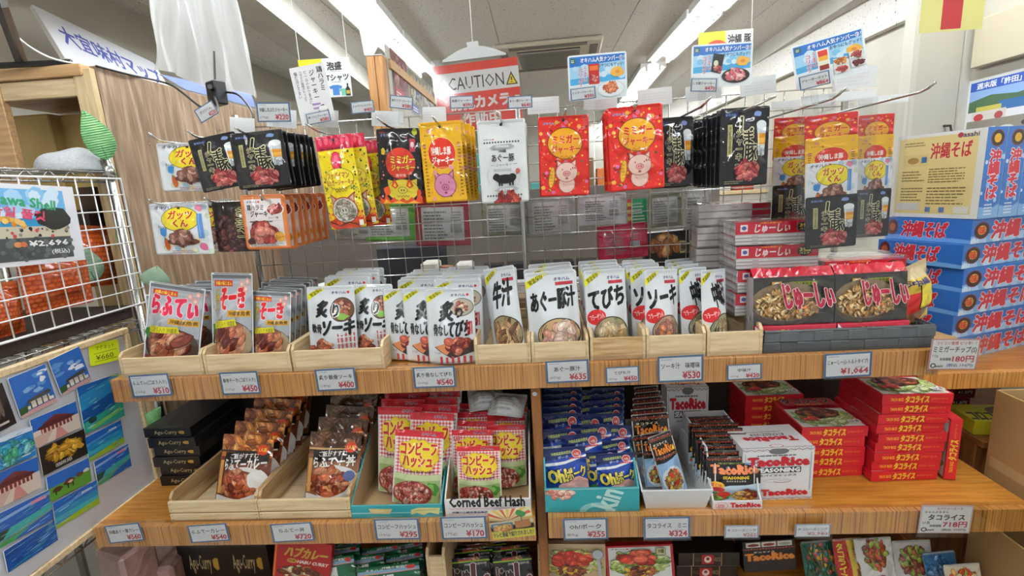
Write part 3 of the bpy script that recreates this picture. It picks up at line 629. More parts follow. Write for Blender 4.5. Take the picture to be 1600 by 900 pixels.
def art_aburi(kind):
    a = Art(112, 186, '#dde1e4', 14 + kind); a.poly([(2, 18), (2, 10), (30, 1), (38, 1), (38, 4)], '#e6e11c').text('常温保存', 6, 5, 34, 10, '#3a3a10', .04, rot=33); a.text('オキハム', 52, 7, 82, 10.5, '#26306a', .06).ell(87, 8.6, 3, 1.8, '#c33', 10)
    if kind == 0:
        a.ell(74, 31, 24, 16, '#3a2420', 24).ell(74, 31, 22.5, 15, '#6d4a34', 24).food(74, 29, 18, 12, ['#8a4438', '#a8604c', '#6d2f2a', '#c98d6e'], 24, .32).ell(76, 40, 10, 4, '#7fae4a', 9, jit=.3).ell(62, 36, 8, 5, '#e8e0d0', 9, jit=.2)
        a.text('炙', 22, 19, 46, 40, '#17171a', .1, shear=.1).text('り', 56, 24, 68, 40, '#17171a', .09, out='#f4f4f4', ob=.06).text('軟骨', 8, 49, 34, 61, '#17171a', .05).text('ソーキ', 36, 44, 96, 64, '#17171a', .11, shear=.15)
        a.food(30, 86, 32, 16, MEAT, 36, .25); a.z += .1
        for i in range(5): a.rect(66 + i * 7, 62 + i % 2 * 2, 68 + i * 7, 98, '#c3342f').rect(69.5 + i * 7, 60, 71 + i * 7, 98, '#e6e8ea')
        for j in range(4): a.rect(64, 66 + j * 8, 98, 67.5 + j * 8, '#e6e8ea')
    else:
        a.ell(74, 25, 25, 12, '#5a5348', 24).ell(74, 25, 23.5, 11, '#b4ab97', 24).food(75, 25, 15, 7, ['#a2584a', '#c38a72', '#8a4438', '#d9c4a8'], 18, .32)
        a.text('炙', 30, 17, 58, 42, '#17171a', .09, shear=.1).text('り', 62, 26, 76, 38, '#17171a', .09).text('骨なし', 14, 47, 46, 62, '#1c1c1e', .05).text('てびち', 46, 42, 90, 64, '#17171a', .09, shear=.1)
        for i in range(3): a.rect(84 + i * 4, 44, 86 + i * 4, 62, '#c3342f')
        a.poly([(14, 78), (60, 66), (95, 70), (95, 86), (50, 93)], '#3e332c').poly([(16, 77), (55, 68), (62, 74), (40, 88)], '#d98a5c').food(64, 75, 24, 9.5, ['#9c3b34', '#b85a48', '#7a2a28', '#d08062', '#8d3a35'], 22, .4, 1.2, .15, k=10)
        for i in range(6): a.rect(26 + i * 12, 90 + i % 2, 31 + i * 12, 99, '#b93a34')
        a.text('1人前', 14, 84, 28, 87, '#666', .02)
    return a
def art_soup(kind):
    """kind 0 agu pork, 1 tebichi, 2 soki, 3 nakami, 4 beef"""
    a = Art(116, 180, '#dde2e5', 20 + kind); a.poly([(1, 20), (1, 11), (34, 1), (44, 1), (44, 3)], '#e6e11c').text('常温保存', 6, 6, 36, 12, '#3a3a10', .04, rot=27).text('オキハム', 56, 8, 86, 12, '#26306a', .06).rect(58, 13.5, 92, 17.5, '#b3323c')
    T = ['あぐー豚汁', 'てびち', 'ソーキ', '中味汁', '牛汁'][kind]
    if kind in (3, 4): a.text(T, 30, 16, 86, 46, '#161618', .1, shear=.1, vert=False, rot=8)
    else: a.text(T, 8, 22, 94, 46, '#161618', .09, shear=.12, rot=6)
    if kind in (1, 2, 3): a.ell(24, 57, 22, 9.5, '#cf2a2c', 20, rot=12).text('コラーゲン入', 8, 53, 42, 60, '#fbe4e0', .04, rot=12)
    pal = [['#e2b9a4', '#efd2c0', '#d8622e', '#d99a86', '#ead9c0'], ['#e0c9a0', '#cfb284', '#eed9b6', '#bfa070'], ['#b98678', '#a06a60', '#cfa08e', '#d98a62'], ['#b9a37c', '#d0bd98', '#9c8660', '#8a7450'], ['#8f6a4c', '#ae8a62', '#74543c', '#c9a880']][kind]
    a.ell(58, 78, 42, 22, '#4a463a', 30).ell(58, 78, 40, 20.5, ['#c9a97a', '#a99c7a', '#b59a80', '#a3a283', '#9a8a66'][kind], 30); a.food(60, 79, 31, 15, pal, 26, .42 if kind < 3 else .3, 1.5 if kind < 3 else 3.4, .16, base=None, k=10); a.lines(6, 93, 30, 97, 2, '#777'); return a
def art_jushi():
    a = Art(190, 142, '#b01d34', 30); a.rect(0, 0, 100, 84, '#3a3837')
    for i in range(14): a.line([(50 + a.r.uniform(-50, 30), 6 + i * 5.4), (70 + a.r.uniform(0, 30), 6 + i * 5.4 + a.r.uniform(-1, 1))], 1.2, '#575452')
    a.rect(45, 9, 79, 16, '#8f9628').text('沖縄の家庭の味', 47, 10, 77, 15, '#20200a', .03).rect(23, 8, 35, 22, '#e0a63c').ell(29, 15, 4.5, 6, '#f4efe6', 12).ell(29, 14, 2, 2.6, '#c33', 8)
    a.ell(40, 50, 44, 37, '#55463a', 30).ell(41, 44, 44, 34, '#8a7558', 30); a.food(38, 48, 40, 28, ['#c99f64', '#b5854a', '#dcb880', '#a97c46', '#e2c696', '#9a6d3c'], 230, .075, 2.8, .2, k=5); a.food(60, 56, 22, 14, ['#b98a5a', '#d8a878', '#c8703c', '#8d6a48', '#a9a06a'], 30, .13, 1.3)
    a.text('じゅーしぃ', 36, 12, 96, 56, '#a91f3a', .1, out='#f0d8d8', ob=.04, shear=-.2).rect(0, 84, 100, 100, '#bb2138'); a.line([(0, 86), (100, 85)], 1, '#d8546a').poly([(0, 84), (12, 100), (0, 100)], '#e8e0e0'); a.text('3個パック', 30, 91, 52, 99, '#e8c63a', .06); return a
def art_jushi_top():
    a = Art(190, 46, '#c51c33', 31); a.rect(10, 22, 22, 70, '#f0e6e8').ell(16, 46, 4, 15, '#4a5aa0', 12).text('じゅーしぃ', 28, 22, 68, 88, '#f6e2e4', .07, shear=.15).text('沖縄の家庭の味', 34, 6, 60, 20, '#ee9a2c', .05).ell(82, 55, 10, 38, '#1b1718', 20).text('3個', 74, 26, 90, 60, '#f0d02c', .07).text('パック', 75, 62, 89, 80, '#f0d02c', .04); return a
def art_raf_curry(don=False):
    a = Art(136, 176, '#b5672a' if not don else '#6e4326', 33 + don)
    a.rect(0, 0, 100, 34, '#b86a2c' if not don else '#6b4429'); a.food(50, 14, 60, 14, ['#c77a34', '#a4571f', '#d89448', '#8a4517'] if not don else ['#7d5233', '#5a3720', '#94653f', '#4a2b18'], 60, .2, 2, .2); a.rect(0, 24, 100, 27, '#3a2316' if not don else '#c9a06a')
    a.rect(0, 34, 100, 100, '#70381f' if not don else '#8a5a3a'); a.poly([(10, 28), (95, 24), (95, 40), (10, 46)], '#241a18').text('ご飯がすすむ', 22, 28, 76, 36, '#f2e9df', .03, rot=4); a.text('らふてー丼' if don else 'らふてーカレー', 12, 36, 92, 52, '#f6f1ea', .07, out='#2a1c16', ob=.05, rot=5)
    a.ell(82, 22, 11, 8, '#d8401c', 16).text('1人前', 75, 19, 89, 25, '#f6d64a', .04)
    a.ell(56, 74, 46, 26, '#e6e2dc', 28).food(44, 74, 40, 22, ['#a64a2a', '#8a3620', '#c26a42', '#6f2a1a', '#d08a60'], 40, .24, 1.8, .2, base='#7c3a20'); a.ell(80, 66, 17, 14, '#eeeae2', 14, jit=.1) if not don else a.ell(84, 64, 10, 8, '#5a6a9a', 10); a.poly([(2, 92), (50, 97), (98, 82), (98, 90), (50, 100), (2, 100)], '#e8e4de')
    a.rect(3, 40, 10, 90, '#c9924a'); return a
def art_beef(mini=False):
    a = Art(130, 172 if not mini else 150, '#f2ece8', 36 + mini); a.gingham(3, 9, 97, 60, 25, 22, '#e9a3a3', '#cf3f44'); a.rect(0, 0, 100, 9, '#cc2430').text('オキハム', 55, 2.5, 84, 6.5, '#26306a', .08, out='#f6f2f2')
    for x, y, r in ((24, 26, 15), (40, 21, 14), (58, 22, 14), (76, 26, 15), (28, 40, 16), (48, 42, 18), (68, 42, 17), (82, 36, 11)): a.ell(x, y, r, r * .72, '#c9971a', 16)
    for x, y, r in ((24, 26, 14), (40, 21, 13), (58, 22, 13), (76, 26, 14), (28, 40, 15), (48, 42, 17), (68, 42, 16), (82, 36, 10), (50, 32, 20)): a.ell(x, y, r, r * .72, '#f2d42a', 16)
    a.text('コンビーフ', 14, 16, 87, 32, '#c5281f', .1, out='#f9ee9a').text('ハッシュ', 20, 33, 80, 48, '#c5281f', .1, out='#f9ee9a'); a.text('Corned Beef Hash', 20, 52, 84, 56, '#3a2c2c', .03).rect(3, 58, 97, 98, '#9db574').rect(3, 58, 97, 66, '#c3d19a')
    if mini: a.rect(5, 10, 20, 16, '#c3242c').text('ミニ', 7, 11, 18, 15, '#fff', .05)
    a.ell(82, 78, 14, 10, '#4f8f3c', 12, jit=.25).ell(78, 76, 8, 6, '#7fb85a', 10, jit=.2); a.food(42, 84, 40, 17, ['#a8453f', '#c26a5c', '#8a3030', '#d99a88', '#b8574c', '#e0b6a2'], 130, .12, 1.4, .3, base='#9a3d38', k=6); return a
def art_ohpork():
    a = Art(116, 160, '#1f3f96', 40); a.rect(0, 0, 100, 100, '#23449c').poly([(0, 0), (100, 0), (100, 12), (0, 26)], '#16265c').text('沖縄県産豚肉使用', 18, 8, 66, 14, '#b9c46a', .04, rot=5).text('ポーク', 34, 16, 58, 21, '#b9c8ea', .04, rot=5).ell(78, 13, 11, 8, '#f2dcd8', 16).ell(78, 13, 9.6, 7, '#c9504a', 16).food(78, 13, 6, 4, ['#f0d8d0', '#e0a8a0'], 5, .5)
    a.poly([(0, 30), (50, 26), (100, 16), (100, 20), (50, 31), (0, 36)], '#e8ecf0').lines(60, 19, 98, 22, 1, '#c33', .8); a.ell(68, 80, 38, 24, '#e5a79c', 20, jit=.06).ell(72, 84, 32, 18, '#efc0b4', 16, jit=.06).ell(22, 90, 26, 14, '#3d7a3c', 12, jit=.25)
    a.text('Oh!', 8, 42, 52, 66, '#f4dd5a', .09, out='#12235e', ob=.08, rot=8).text('ポーク', 52, 38, 96, 60, '#f4dd5a', .08, out='#12235e', ob=.08, rot=8); return a
def aztec(a, y, c1='#e0542c', c2='#f0e6d8', bg='#2a1518', h=7):
    a.rect(0, y, 100, y + h, bg); a.zig(0, 100, y + h * .5, h * .28, 18, c1, 1.3 * a.w / 110)
    for i in range(9): a.ell(5.5 + i * 11.1, y + h * .25, 1.3, 1, c2 if i % 2 else '#4a9ac0', 4).ell(11 + i * 11.1, y + h * .8, 1.2, .9, '#e8b43a', 4)
    return a
def art_tacomini():
    a = Art(92, 172, '#17130f', 42); a.rect(0, 0, 100, 100, '#d8d2ca').rect(3, 1.5, 97, 98.5, '#1c1614'); aztec(a, 3); aztec(a, 34, h=5)
    a.text('タコライス', 10, 13, 70, 17, '#f2e6d0', .05).text('TacoRice', 8, 18, 94, 31, '#ee8a2a', .08, out='#4a1c10', ob=.05).ell(88, 28, 5, 3, '#e8d23a', 10)
    a.poly([(3, 46), (97, 40), (97, 98.5), (3, 98.5)], '#8fb4d8').ell(52, 76, 44, 24, '#e3e6e8', 26); a.food(52, 76, 37, 20, ['#c9a04a', '#b5713a', '#9c4a28', '#d8c05a', '#8fae3c', '#7a3c20'], 70, .18, 1.8, .3); a.ell(44, 66, 8, 5, '#d63a24', 12).ell(64, 62, 7, 4, '#d6402a', 12).ell(58, 80, 8, 5, '#cf3420', 12); return a
def art_tacoseason():
    a = Art(132, 178, '#1a1616', 43); aztec(a, 2); a.rect(18, 12, 72, 16, '#2a2420').text('ご飯に混ぜて簡単タコライス', 20, 12.5, 66, 15.5, '#9ab03a', .03).rect(70, 12.5, 94, 16, '#4a8ac8')
    a.text('TacoRice', 8, 18, 94, 36, '#ef8a5a', .12, out='#3a1c14', ob=.03).text('SEASONING', 28, 41, 76, 47.5, '#f0d23a', .08).text('スパイスミックス', 34, 50, 70, 54, '#f4f0ea', .04); a.rect(14, 14, 16, 60, '#e8e0d8').rect(86, 14, 88, 60, '#e8e0d8')
    a.poly([(0, 72), (40, 62), (100, 60), (100, 100), (0, 100)], '#bfd6e6').ell(17, 63, 14, 9, '#efc02c', 16).text('夏の味', 8, 58, 26, 66, '#c33', .04).ell(20, 72, 12, 6, '#d63a34', 10); a.food(24, 88, 24, 10, ['#6a9a3a', '#8fc05a', '#4a7a2c', '#d84a34'], 40, .2).food(72, 86, 26, 13, ['#d9a24a', '#c98030', '#7a3c24', '#e8c070', '#8a2f24'], 40, .26, base='#c98a40').ell(30, 82, 12, 7, '#d83a2a', 12); return a
def taco_box_front(w=118, h=158):
    a = Art(w, h, '#e4e4e6', 44); aztec(a, 0, '#7a2030', '#b9bcc4', '#e0dfe2', 6); a.ell(50, 5, 14, 6, '#6a6a70', 16).rect(3, 9, 4, 82, '#9aa').rect(95, 9, 96, 82, '#9aa').lines(20, 10, 80, 14, 1, '#666', .6)
    a.text('TacoRice', 8, 17, 92, 33, '#c0202e', .13).rect(18, 36, 82, 47, '#2a2a2e').text('SEASONING', 20, 37.5, 80, 45.5, '#f2f2f4', .1).text('スパイスミックス', 24, 50, 76, 54, '#333', .05)
    a.ell(50, 62, 20, 3, '#aab', 16).ell(50, 62, 19, 2.2, '#e4e4e6', 16).ell(56, 64, 12, 2.4, '#777', 14).ell(56, 63.6, 11, 1.6, '#e4e4e6', 14); a.ell(14, 86, 11, 8, '#c0202e', 16).ell(14, 86, 10, 7.2, '#e4e4e6', 16).lines(7, 82, 21, 90, 3, '#c0202e', .6); a.text('TacoRice', 28, 80, 92, 91, '#c0202e', .13); aztec(a, 95, '#7a2030', '#b9bcc4', '#e0dfe2', 5); return a
def taco_box_top(w=118, d=120):
    a = Art(w, d, '#e9e9eb', 45); a.text('TacoRice', 14, 52, 88, 70, '#c0202e', .13, rot=180).rect(28, 38, 76, 47, '#333').text('SEASONING', 30, 39.5, 74, 45.5, '#f2f2f4', .09, rot=180).lines(22, 26, 80, 32, 1, '#888').ell(50, 90, 10, 6, '#c0202e', 12).ell(50, 90, 8.6, 5, '#e9e9eb', 12); aztec(a, 94, '#7a2030', '#b9bcc4', '#e9e9eb', 5); return a
def red_front(w=168, h=28):
    a = Art(w, h, '#cf1f2b', 46); a.text('TACO RICE', 12, 36, 30, 66, '#f0b03a', .08); a.text('タコライス', 33, 16, 66, 84, '#f0c23a', .12, out='#7a1018', ob=.03, shear=.1).text('スパイシーミート', 69, 38, 92, 60, '#e89a3a', .03, shear=.1); return a
def red_top(w=168, d=170):
    a = Art(w, d, '#c9182a', 47); a.rect(3, 36, 97, 97, '#dfe0d4'); a.food(50, 66, 44, 28, ['#b9c98a', '#cdd8a2', '#a3b86a', '#dfe6bc', '#92a85a'], 90, .2, 2.4, .2, base='#c9d59c').food(48, 56, 34, 16, ['#5a2418', '#7a3422', '#44180f', '#8f4a2c', '#a35a34'], 60, .2, 1.5, .3).food(24, 76, 12, 7, ['#c8322a', '#e05a44', '#4f8f3c'], 14, .4)
    a.rect(8, 4, 92, 32, '#a81222').text('タコライス', 10, 6, 90, 24, '#1a1414', .1, out='#e8d8a0', ob=.03).text('TACO RICE', 28, 26, 70, 31, '#f0b03a', .06).rect(76, 84, 94, 93, '#f2f2ee').text('2人前', 78, 85, 92, 92, '#222', .05); return a
def art_aguc(w=158, h=30):
    a = Art(w, h, '#121214', 48); a.text('Agu-Curry', 22, 26, 70, 78, '#c9b98a', .02).poly([(74, 40), (80, 34), (86, 36), (86, 66), (80, 68), (74, 58)], '#b8923a').rect(0, 0, 100, 5, '#2b2b2e'); return a
def art_green():
    a = Art(128, 170, '#14663f', 50); a.rect(0, 0, 100, 100, '#176b45').poly([(0, 12), (100, 8), (100, 14), (0, 18)], '#8ab8d8').poly([(0, 18), (100, 14), (100, 16), (0, 20)], '#e0a0a8').text('オキハム', 14, 7, 42, 12, '#cfe0ea', .06).text('沖縄の家庭料理', 40, 3, 92, 9, '#f2f5f2', .04).text('沖縄', 20, 22, 60, 40, '#f4f4ee', .08, rot=5).text('イカ墨汁', 14, 44, 84, 62, '#f4f4ee', .07, rot=5).ell(86, 8, 8, 5, '#c33', 10).food(50, 82, 38, 14, ['#1c1c1e', '#35302c', '#d8d0b8', '#4a443c'], 40, .2); a.line([(10, 20), (30, 15)], 2, '#e0d23a'); return a
def art_blackjushi():
    a = Art(128, 168, '#19191a', 52); a.rect(0, 8, 100, 11, '#8fb82c').rect(24, 2, 56, 8, '#a83c34').food(62, 5, 14, 3, ['#c98a5a', '#8a5a3a'], 10, .3).text('沖縄の家庭料理', 38, 13, 92, 18, '#c9c9c2', .03); a.text('じゅ', 8, 22, 50, 52, '#3a1416', .1, out='#e8e4dc', ob=.03).text('し', 56, 16, 92, 56, '#5a1f22', .12, out='#f2eeea', ob=.035); a.food(50, 76, 40, 18, ['#8a6a3c', '#b08a54', '#5a3f20'], 50, .18); a.lines(20, 52, 60, 58, 2, '#7a8a3a'); return a
def art_salad(kind):
    a = Art(190, 180, '#e6e6e0' if kind else '#c9b08a', 54 + kind)
    if kind: a.rect(0, 0, 100, 100, '#b81f2c').rect(4, 5, 96, 98, '#e3e6e2'); maker(a, 8, 8, 22)
    a.food(48, 52, 46, 40, ['#8fae4a', '#a9c46a', '#c9d89a', '#6a8f34', '#b8c87a'] if kind else ['#d8c46a', '#c9d08a', '#e3d9a8', '#9fb050'], 130, .15, 2.4, .35, k=7).food(50, 34 if kind else 40, 28, 18, ['#d8452c', '#c93a28', '#e0664a', '#b82f22'], 26, .36, 1.3, .15).food(48, 74, 24, 16, ['#7a3a22', '#5a2818', '#a8582c', '#e0b43a'], 40, .22, 2)
    if kind: a.frame(74, 6, 88, 26, '#4a5a2a', 1, '#e0d8a0').text('沖縄', 76, 9, 86, 22, '#3a4a1a', .05)
    else: a.ell(88, 26, 9, 14, '#8f9398', 18).ell(88, 26, 7.5, 12, '#c3c8cc', 18).poly([(86, 38), (91, 38), (95, 98), (90, 98)], '#b4b8bc')
    return a
def art_tacoblack(w=170, h=42):
    a = Art(w, h, '#17110f', 57); a.rect(24, 0, 25, 100, '#b8a06a').rect(70, 0, 71, 100, '#b8a06a').rect(38, 14, 58, 86, '#a8232c').ell(48, 50, 6, 26, '#e8ddd0', 12).ell(48, 45, 3, 12, '#7a1a20', 8).text('TACO', 27, 34, 37, 64, '#5a4a3a', .04).text('RICE', 59, 34, 69, 64, '#8a7a5a', .04); return a

# ---------------------------------------------------------------- price cards
def art_price(name, price, sub='', border='#3f6690', fade=False):
    a = Art(90, 56, border, 60); a.rect(4.5, 7, 95.5, 93, '#eceef0').lines(8, 11, 34, 15, 1, '#7f9ac8', .6); n = len(name); w = min(84, n * 11 + 6)
    a.text(name, 50 - w / 2, 27, 50 + w / 2, 49, '#222228' if not fade else '#6a6a70', .035).lines(66, 56, 92, 60, 1, '#999', .7)
    w = len(price) * 9.5; a.text(price, 93 - w, 62, 93, 88, '#c23045' if not fade else '#c78a92', .07); 
    if sub: a.text(sub, 9, 70, 34, 84, '#8a4a4a', .02)
    return a
# ---------------------------------------------------------------- kinds of bags: shared meshes, copied for every piece
class Kind: pass
def bag(name, art, T=12, stand=False, m=None, back='#c8c9ca', seal='#c9cbcc', cat='snack bag', hole=True, wav=1.0, seed=3, corner=4, sealh=6):
    k = Kind(); k.name = name; k.w = art.w; k.h = art.h; k.cat = cat; k.T = T
    k.mesh, fr = pouch_mesh(name, art, T, stand, back, m, wav=wav, seed=seed, corner=corner); k.kids = []
    w, h = art.w / 1000, art.h / 1000
    s = MB(); n = 14; c = corner / 1000
    for j, (y0, y1) in enumerate(((h - .0022, h - .0008), (h - .0046, h - .0032), (h - .007, h - .0056))[:2 if sealh < 6 else 3]):
        xs = [(-w / 2 + c + (w - 2 * c) * i / n) for i in range(n + 1)]
        zf = lambda x, y: float(fr(np.array([x * 1000]), np.array([y * 1000]))[0]) / 1000 + .0004
        for i in range(n):
            a, b = xs[i], xs[i + 1]; za0, za1, zb0, zb1 = zf(a, y0), zf(a, y1), zf(b, y0), zf(b, y1)
            s.add([(a, y0, za0), (b, y0, zb0), (b, y1, zb1), (a, y1, za1), (a, (y0 + y1) / 2, za0 + .0005), (b, (y0 + y1) / 2, zb0 + .0005)], [(0, 1, 5, 4), (4, 5, 2, 3)], seal)
    k.kids.append(('top_seal', s.mesh('top_seal', FILM)))
    if hole:
        s = MB(); z = float(fr(np.array([0.]), np.array([h * 1000 - 11]))[0]) / 1000 + .0008
        s.add([(.0035 * math.cos(t * math.pi / 6), h - .011 + .0035 * math.sin(t * math.pi / 6), z) for t in range(12)], [tuple(range(12))]); k.kids.append(('hang_hole', s.mesh('hang_hole', BLACK)))
    return k
def place(k, fitd, label, group=None, dz=1, name=None):
    M, w, h = fitd
    o = obj(name or k.name, k.mesh, None, None, sized(M, w, h, k.w, k.h, dz))
    for n, me in k.kids: obj(n, me, None, o)
    return tag(o, label, k.cat, group)
def shift(fd, dx_, dy_, dz_=0, rot=0, yaw=0):
    M, w, h = fd; T = Matrix.Translation((dx_, dy_, dz_)) @ M @ Matrix.Rotation(math.radians(yaw), 4, 'Y')
    if rot: T = T @ Matrix.Rotation(math.radians(rot), 4, 'Z')
    return T, w, h
RR = random.Random(7)
def stack(k, fd, n, gap, front_label, behind, group, start=1, jit=.002, step=(0, 0), rot=1.2, yaw=1):
    dz = min(1, max(.3, (gap * 1000 - 3) / (k.T * 1.6)))
    if front_label: place(k, fd, front_label, group, dz)
    for i in range(start, start + n):
        place(k, shift(fd, RR.uniform(-jit, jit) + step[0] * i, gap * i, RR.uniform(-jit, jit) + step[1] * i, RR.uniform(-rot, rot), RR.uniform(-yaw, yaw)), behind.format(ORD[i]), group, dz)

K_GUTSU = bag('seasoned_meat_bag', art_gutsu(), 10, cat='snack bag')
K_SHIMA = bag('black_jerky_bag', art_shima(128, 118), 7, back='#2a2a2c', seal='#2a2a2c', cat='jerky bag')
K_SHIMAT = bag('black_jerky_bag', art_shima(185, 116), 7, back='#2a2a2c', seal='#2a2a2c', cat='jerky bag')
K_ORANGE = bag('orange_jerky_pouch', art_orange(), 8, back='#d98a58', seal='#d98a58', cat='jerky pouch', corner=9)
K_YELLOW = bag('yellow_jerky_bag', art_yellow(), 8, back='#d8c234', seal='#d6214a', cat='jerky bag')
K_FLAME = bag('flame_jerky_bag', art_flame(), 8, back='#2c2526', seal='#1a1718', cat='jerky bag')
K_PINK = bag('pink_pig_jerky_bag', art_pinkpig(), 7, back='#d9a53a', seal='#e8ac1a', cat='jerky bag')
K_WHITE = bag('white_jerky_bag', art_white(), 6, m=FOIL, back='#d4d6d6', seal='#dcdedd', cat='jerky bag', wav=1.2)
K_RED = bag('red_jerky_bag', art_red(), 8, back='#c9382f', seal='#cf241c', cat='jerky bag')

YH = 1.17
G = 'hanging jerky bags on the wire grid'
# far left, upper hooks
g = fit((247, 226), (338, 220), (352, 297), (252, 300), YH + .03)
place(K_GUTSU, g, 'white seasoned meat bag with yellow oval, upper one, half behind the leftmost black bag')
g = fit((298, 221), (360, 203), (383, 288), (318, 302), YH); g = (g[0], g[1] * 1.12, g[2])
place(K_SHIMA, shift(g, .003, .0), 'leftmost small black jerky bag, tilted, with pale brush writing and a beer glass', 'small black jerky bags')
g = fit((357, 209), (440, 202), (456, 288), (374, 298), YH - .005)
stack(K_SHIMA, g, 6, .027, 'second small black jerky bag from the left with pale brush writing', '{} small black jerky bag hanging behind the one with the beer glass', 'small black jerky bags', start=1, yaw=4, rot=2)
# lower hooks, left
g = fit((231, 319), (326, 317), (334, 396), (246, 399), YH)
place(K_GUTSU, g, 'white seasoned meat bag with yellow oval, lower one, hanging alone in front', 'white seasoned meat bags')
stack(K_GUTSU, shift(g, .028, .05), 2, .03, None, '{} white seasoned meat bag behind the lower front one', 'white seasoned meat bags', start=1)
def art_dark():
    a = Art(100, 130, '#2b2422', 70); a.food(40, 62, 46, 40, ['#4a2a28', '#5f3634', '#3a1f1e', '#74423c'], 60, .22, 1.4).text('ジンジャー', 58, 12, 94, 70, '#17170f', .05, out='#d9d3a0', ob=.06, vert=True); return a
K_DARK = bag('dark_jerky_bag', art_dark(), 9, back='#3a3433', seal='#3a3433', cat='jerky bag')
place(K_DARK, fit((330, 318), (398, 312), (404, 392), (342, 394), YH + .03), 'dark brown meat jerky bag with pale green writing beside the orange pouches')
g = fit((378, 309), (447, 299), (452, 386), (383, 393), YH)
stack(K_ORANGE, g, 6, .037, 'orange edged jerky pouch in front of its row', '{} orange edged jerky pouch from the front of the lower hook', 'orange edged jerky pouches', rot=2, jit=.003, yaw=5)
# centre
g = fit((490, 217), (550, 206), (571, 355), (520, 358), YH - .02)
stack(K_YELLOW, g, 1, .03, 'tall yellow jerky bag with red header and cartoon pig, front one', '{} tall yellow jerky bag just behind the front one', 'tall yellow jerky bags', step=(.022, .003), rot=.2)
place(K_YELLOW, fit((545, 224), (600, 216), (608, 350), (566, 355), YH + .07), 'tall yellow jerky bag furthest back, half behind the flame bag', 'tall yellow jerky bags')
g = fit((586, 201), (657, 200), (659, 317), (597, 319), YH)
stack(K_FLAME, g, 3, .03, 'black jerky bag with red disc and flaming yellow pig, front one', '{} black flame jerky bag behind the front one', 'black flame jerky bags', rot=.3)
g = fit((657, 196), (716, 184), (733, 316), (663, 315), YH)
stack(K_PINK, g, 3, .034, 'golden yellow jerky bag with red disc and pink pig, front one', '{} golden pink pig jerky bag behind the front one', 'golden pink pig jerky bags', step=(.006, 0))
g = fit((746, 191), (821, 183), (826, 314), (752, 319), YH - .02)
stack(K_WHITE, g, 4, .03, 'white jerky bag with black pig silhouette, front one', '{} white black-pig jerky bag behind the front one', 'white jerky bags', rot=.6)
g = fit((842, 183), (919, 179), (922, 303), (843, 309), YH)
stack(K_RED, g, 2, .035, 'smaller red jerky bag with orange disc and white pig, nearer the white bags', '{} red jerky bag behind the smaller red front bag', 'red jerky bags on the left red hook')
g = fit((950, 168), (1031, 162), (1042, 292), (953, 301), YH - .035)
stack(K_RED, g, 4, .026, 'larger red jerky bag with orange disc and white pig, front of the right row', '{} red jerky bag behind the larger red front bag', 'red jerky bags on the right red hook', rot=1, yaw=3)
g = fit((1020, 186), (1084, 181), (1083, 291), (1024, 294), YH + .06)
stack(K_SHIMAT, g, 2, .04, 'black jerky bag with beer glass hanging right after the red bags', '{} black jerky bag behind the one next to the red bags', 'black jerky bags beside the red ones')
g = fit((1126, 170), (1202, 165), (1199, 288), (1123, 292), YH - .02)
stack(K_SHIMAT, g, 6, .03, 'large shiny black jerky bag with beer glass, front one on the right hook', '{} large black jerky bag behind the shiny front one', 'large black jerky bags on the right hook', rot=.8, yaw=4)

# three sets of four packets sealed in one long clear bag
def setpack(tl, tr, br, bl, Y, label):
    M, w, h = fit(tl, tr, br, bl, Y); e = empty('jerky_gift_set', M); tag(e, label, 'jerky set', 'clear bags of four jerky packets')
    hd = MB(); hd.box(-w / 2, w / 2, h * .945, h, -.001, .001); hd.build('header_card', PAPERW, e)
    z = MB(); z.box(-w / 2, w / 2, .004, h * .95, .0075, .008); z.box(-w / 2, w / 2, .004, h * .95, -.009, -.0085); z.build('clear_sleeve', BAGCLR, e)
    pw = w * .72
    for i, (k, y0, y1) in enumerate(((K_RED, .56, .88), (K_PINK, .40, .74), (K_GUTSU, .30, .585), (K_SHIMA, .03, .37))):
        obj('packet', k.mesh, None, e, Matrix.Translation((-w * .06, y0 * h, -.006 + i * .003)) @ Matrix.Diagonal((pw / k.w * 1000, (y1 - y0) * h / k.h * 1000, .25, 1)))
    return e
setpack((1205, 160), (1300, 152), (1292, 362), (1196, 362), YH + .12, 'clear long bag of four jerky packets, the one furthest left and behind')
setpack((1246, 150), (1371, 140), (1356, 388), (1252, 398), YH - .02, 'clear long bag of four jerky packets hanging in front in the middle')
setpack((1340, 152), (1418, 146), (1402, 374), (1326, 378), YH + .05, 'clear long bag of four jerky packets, the rightmost by the noodle boxes')

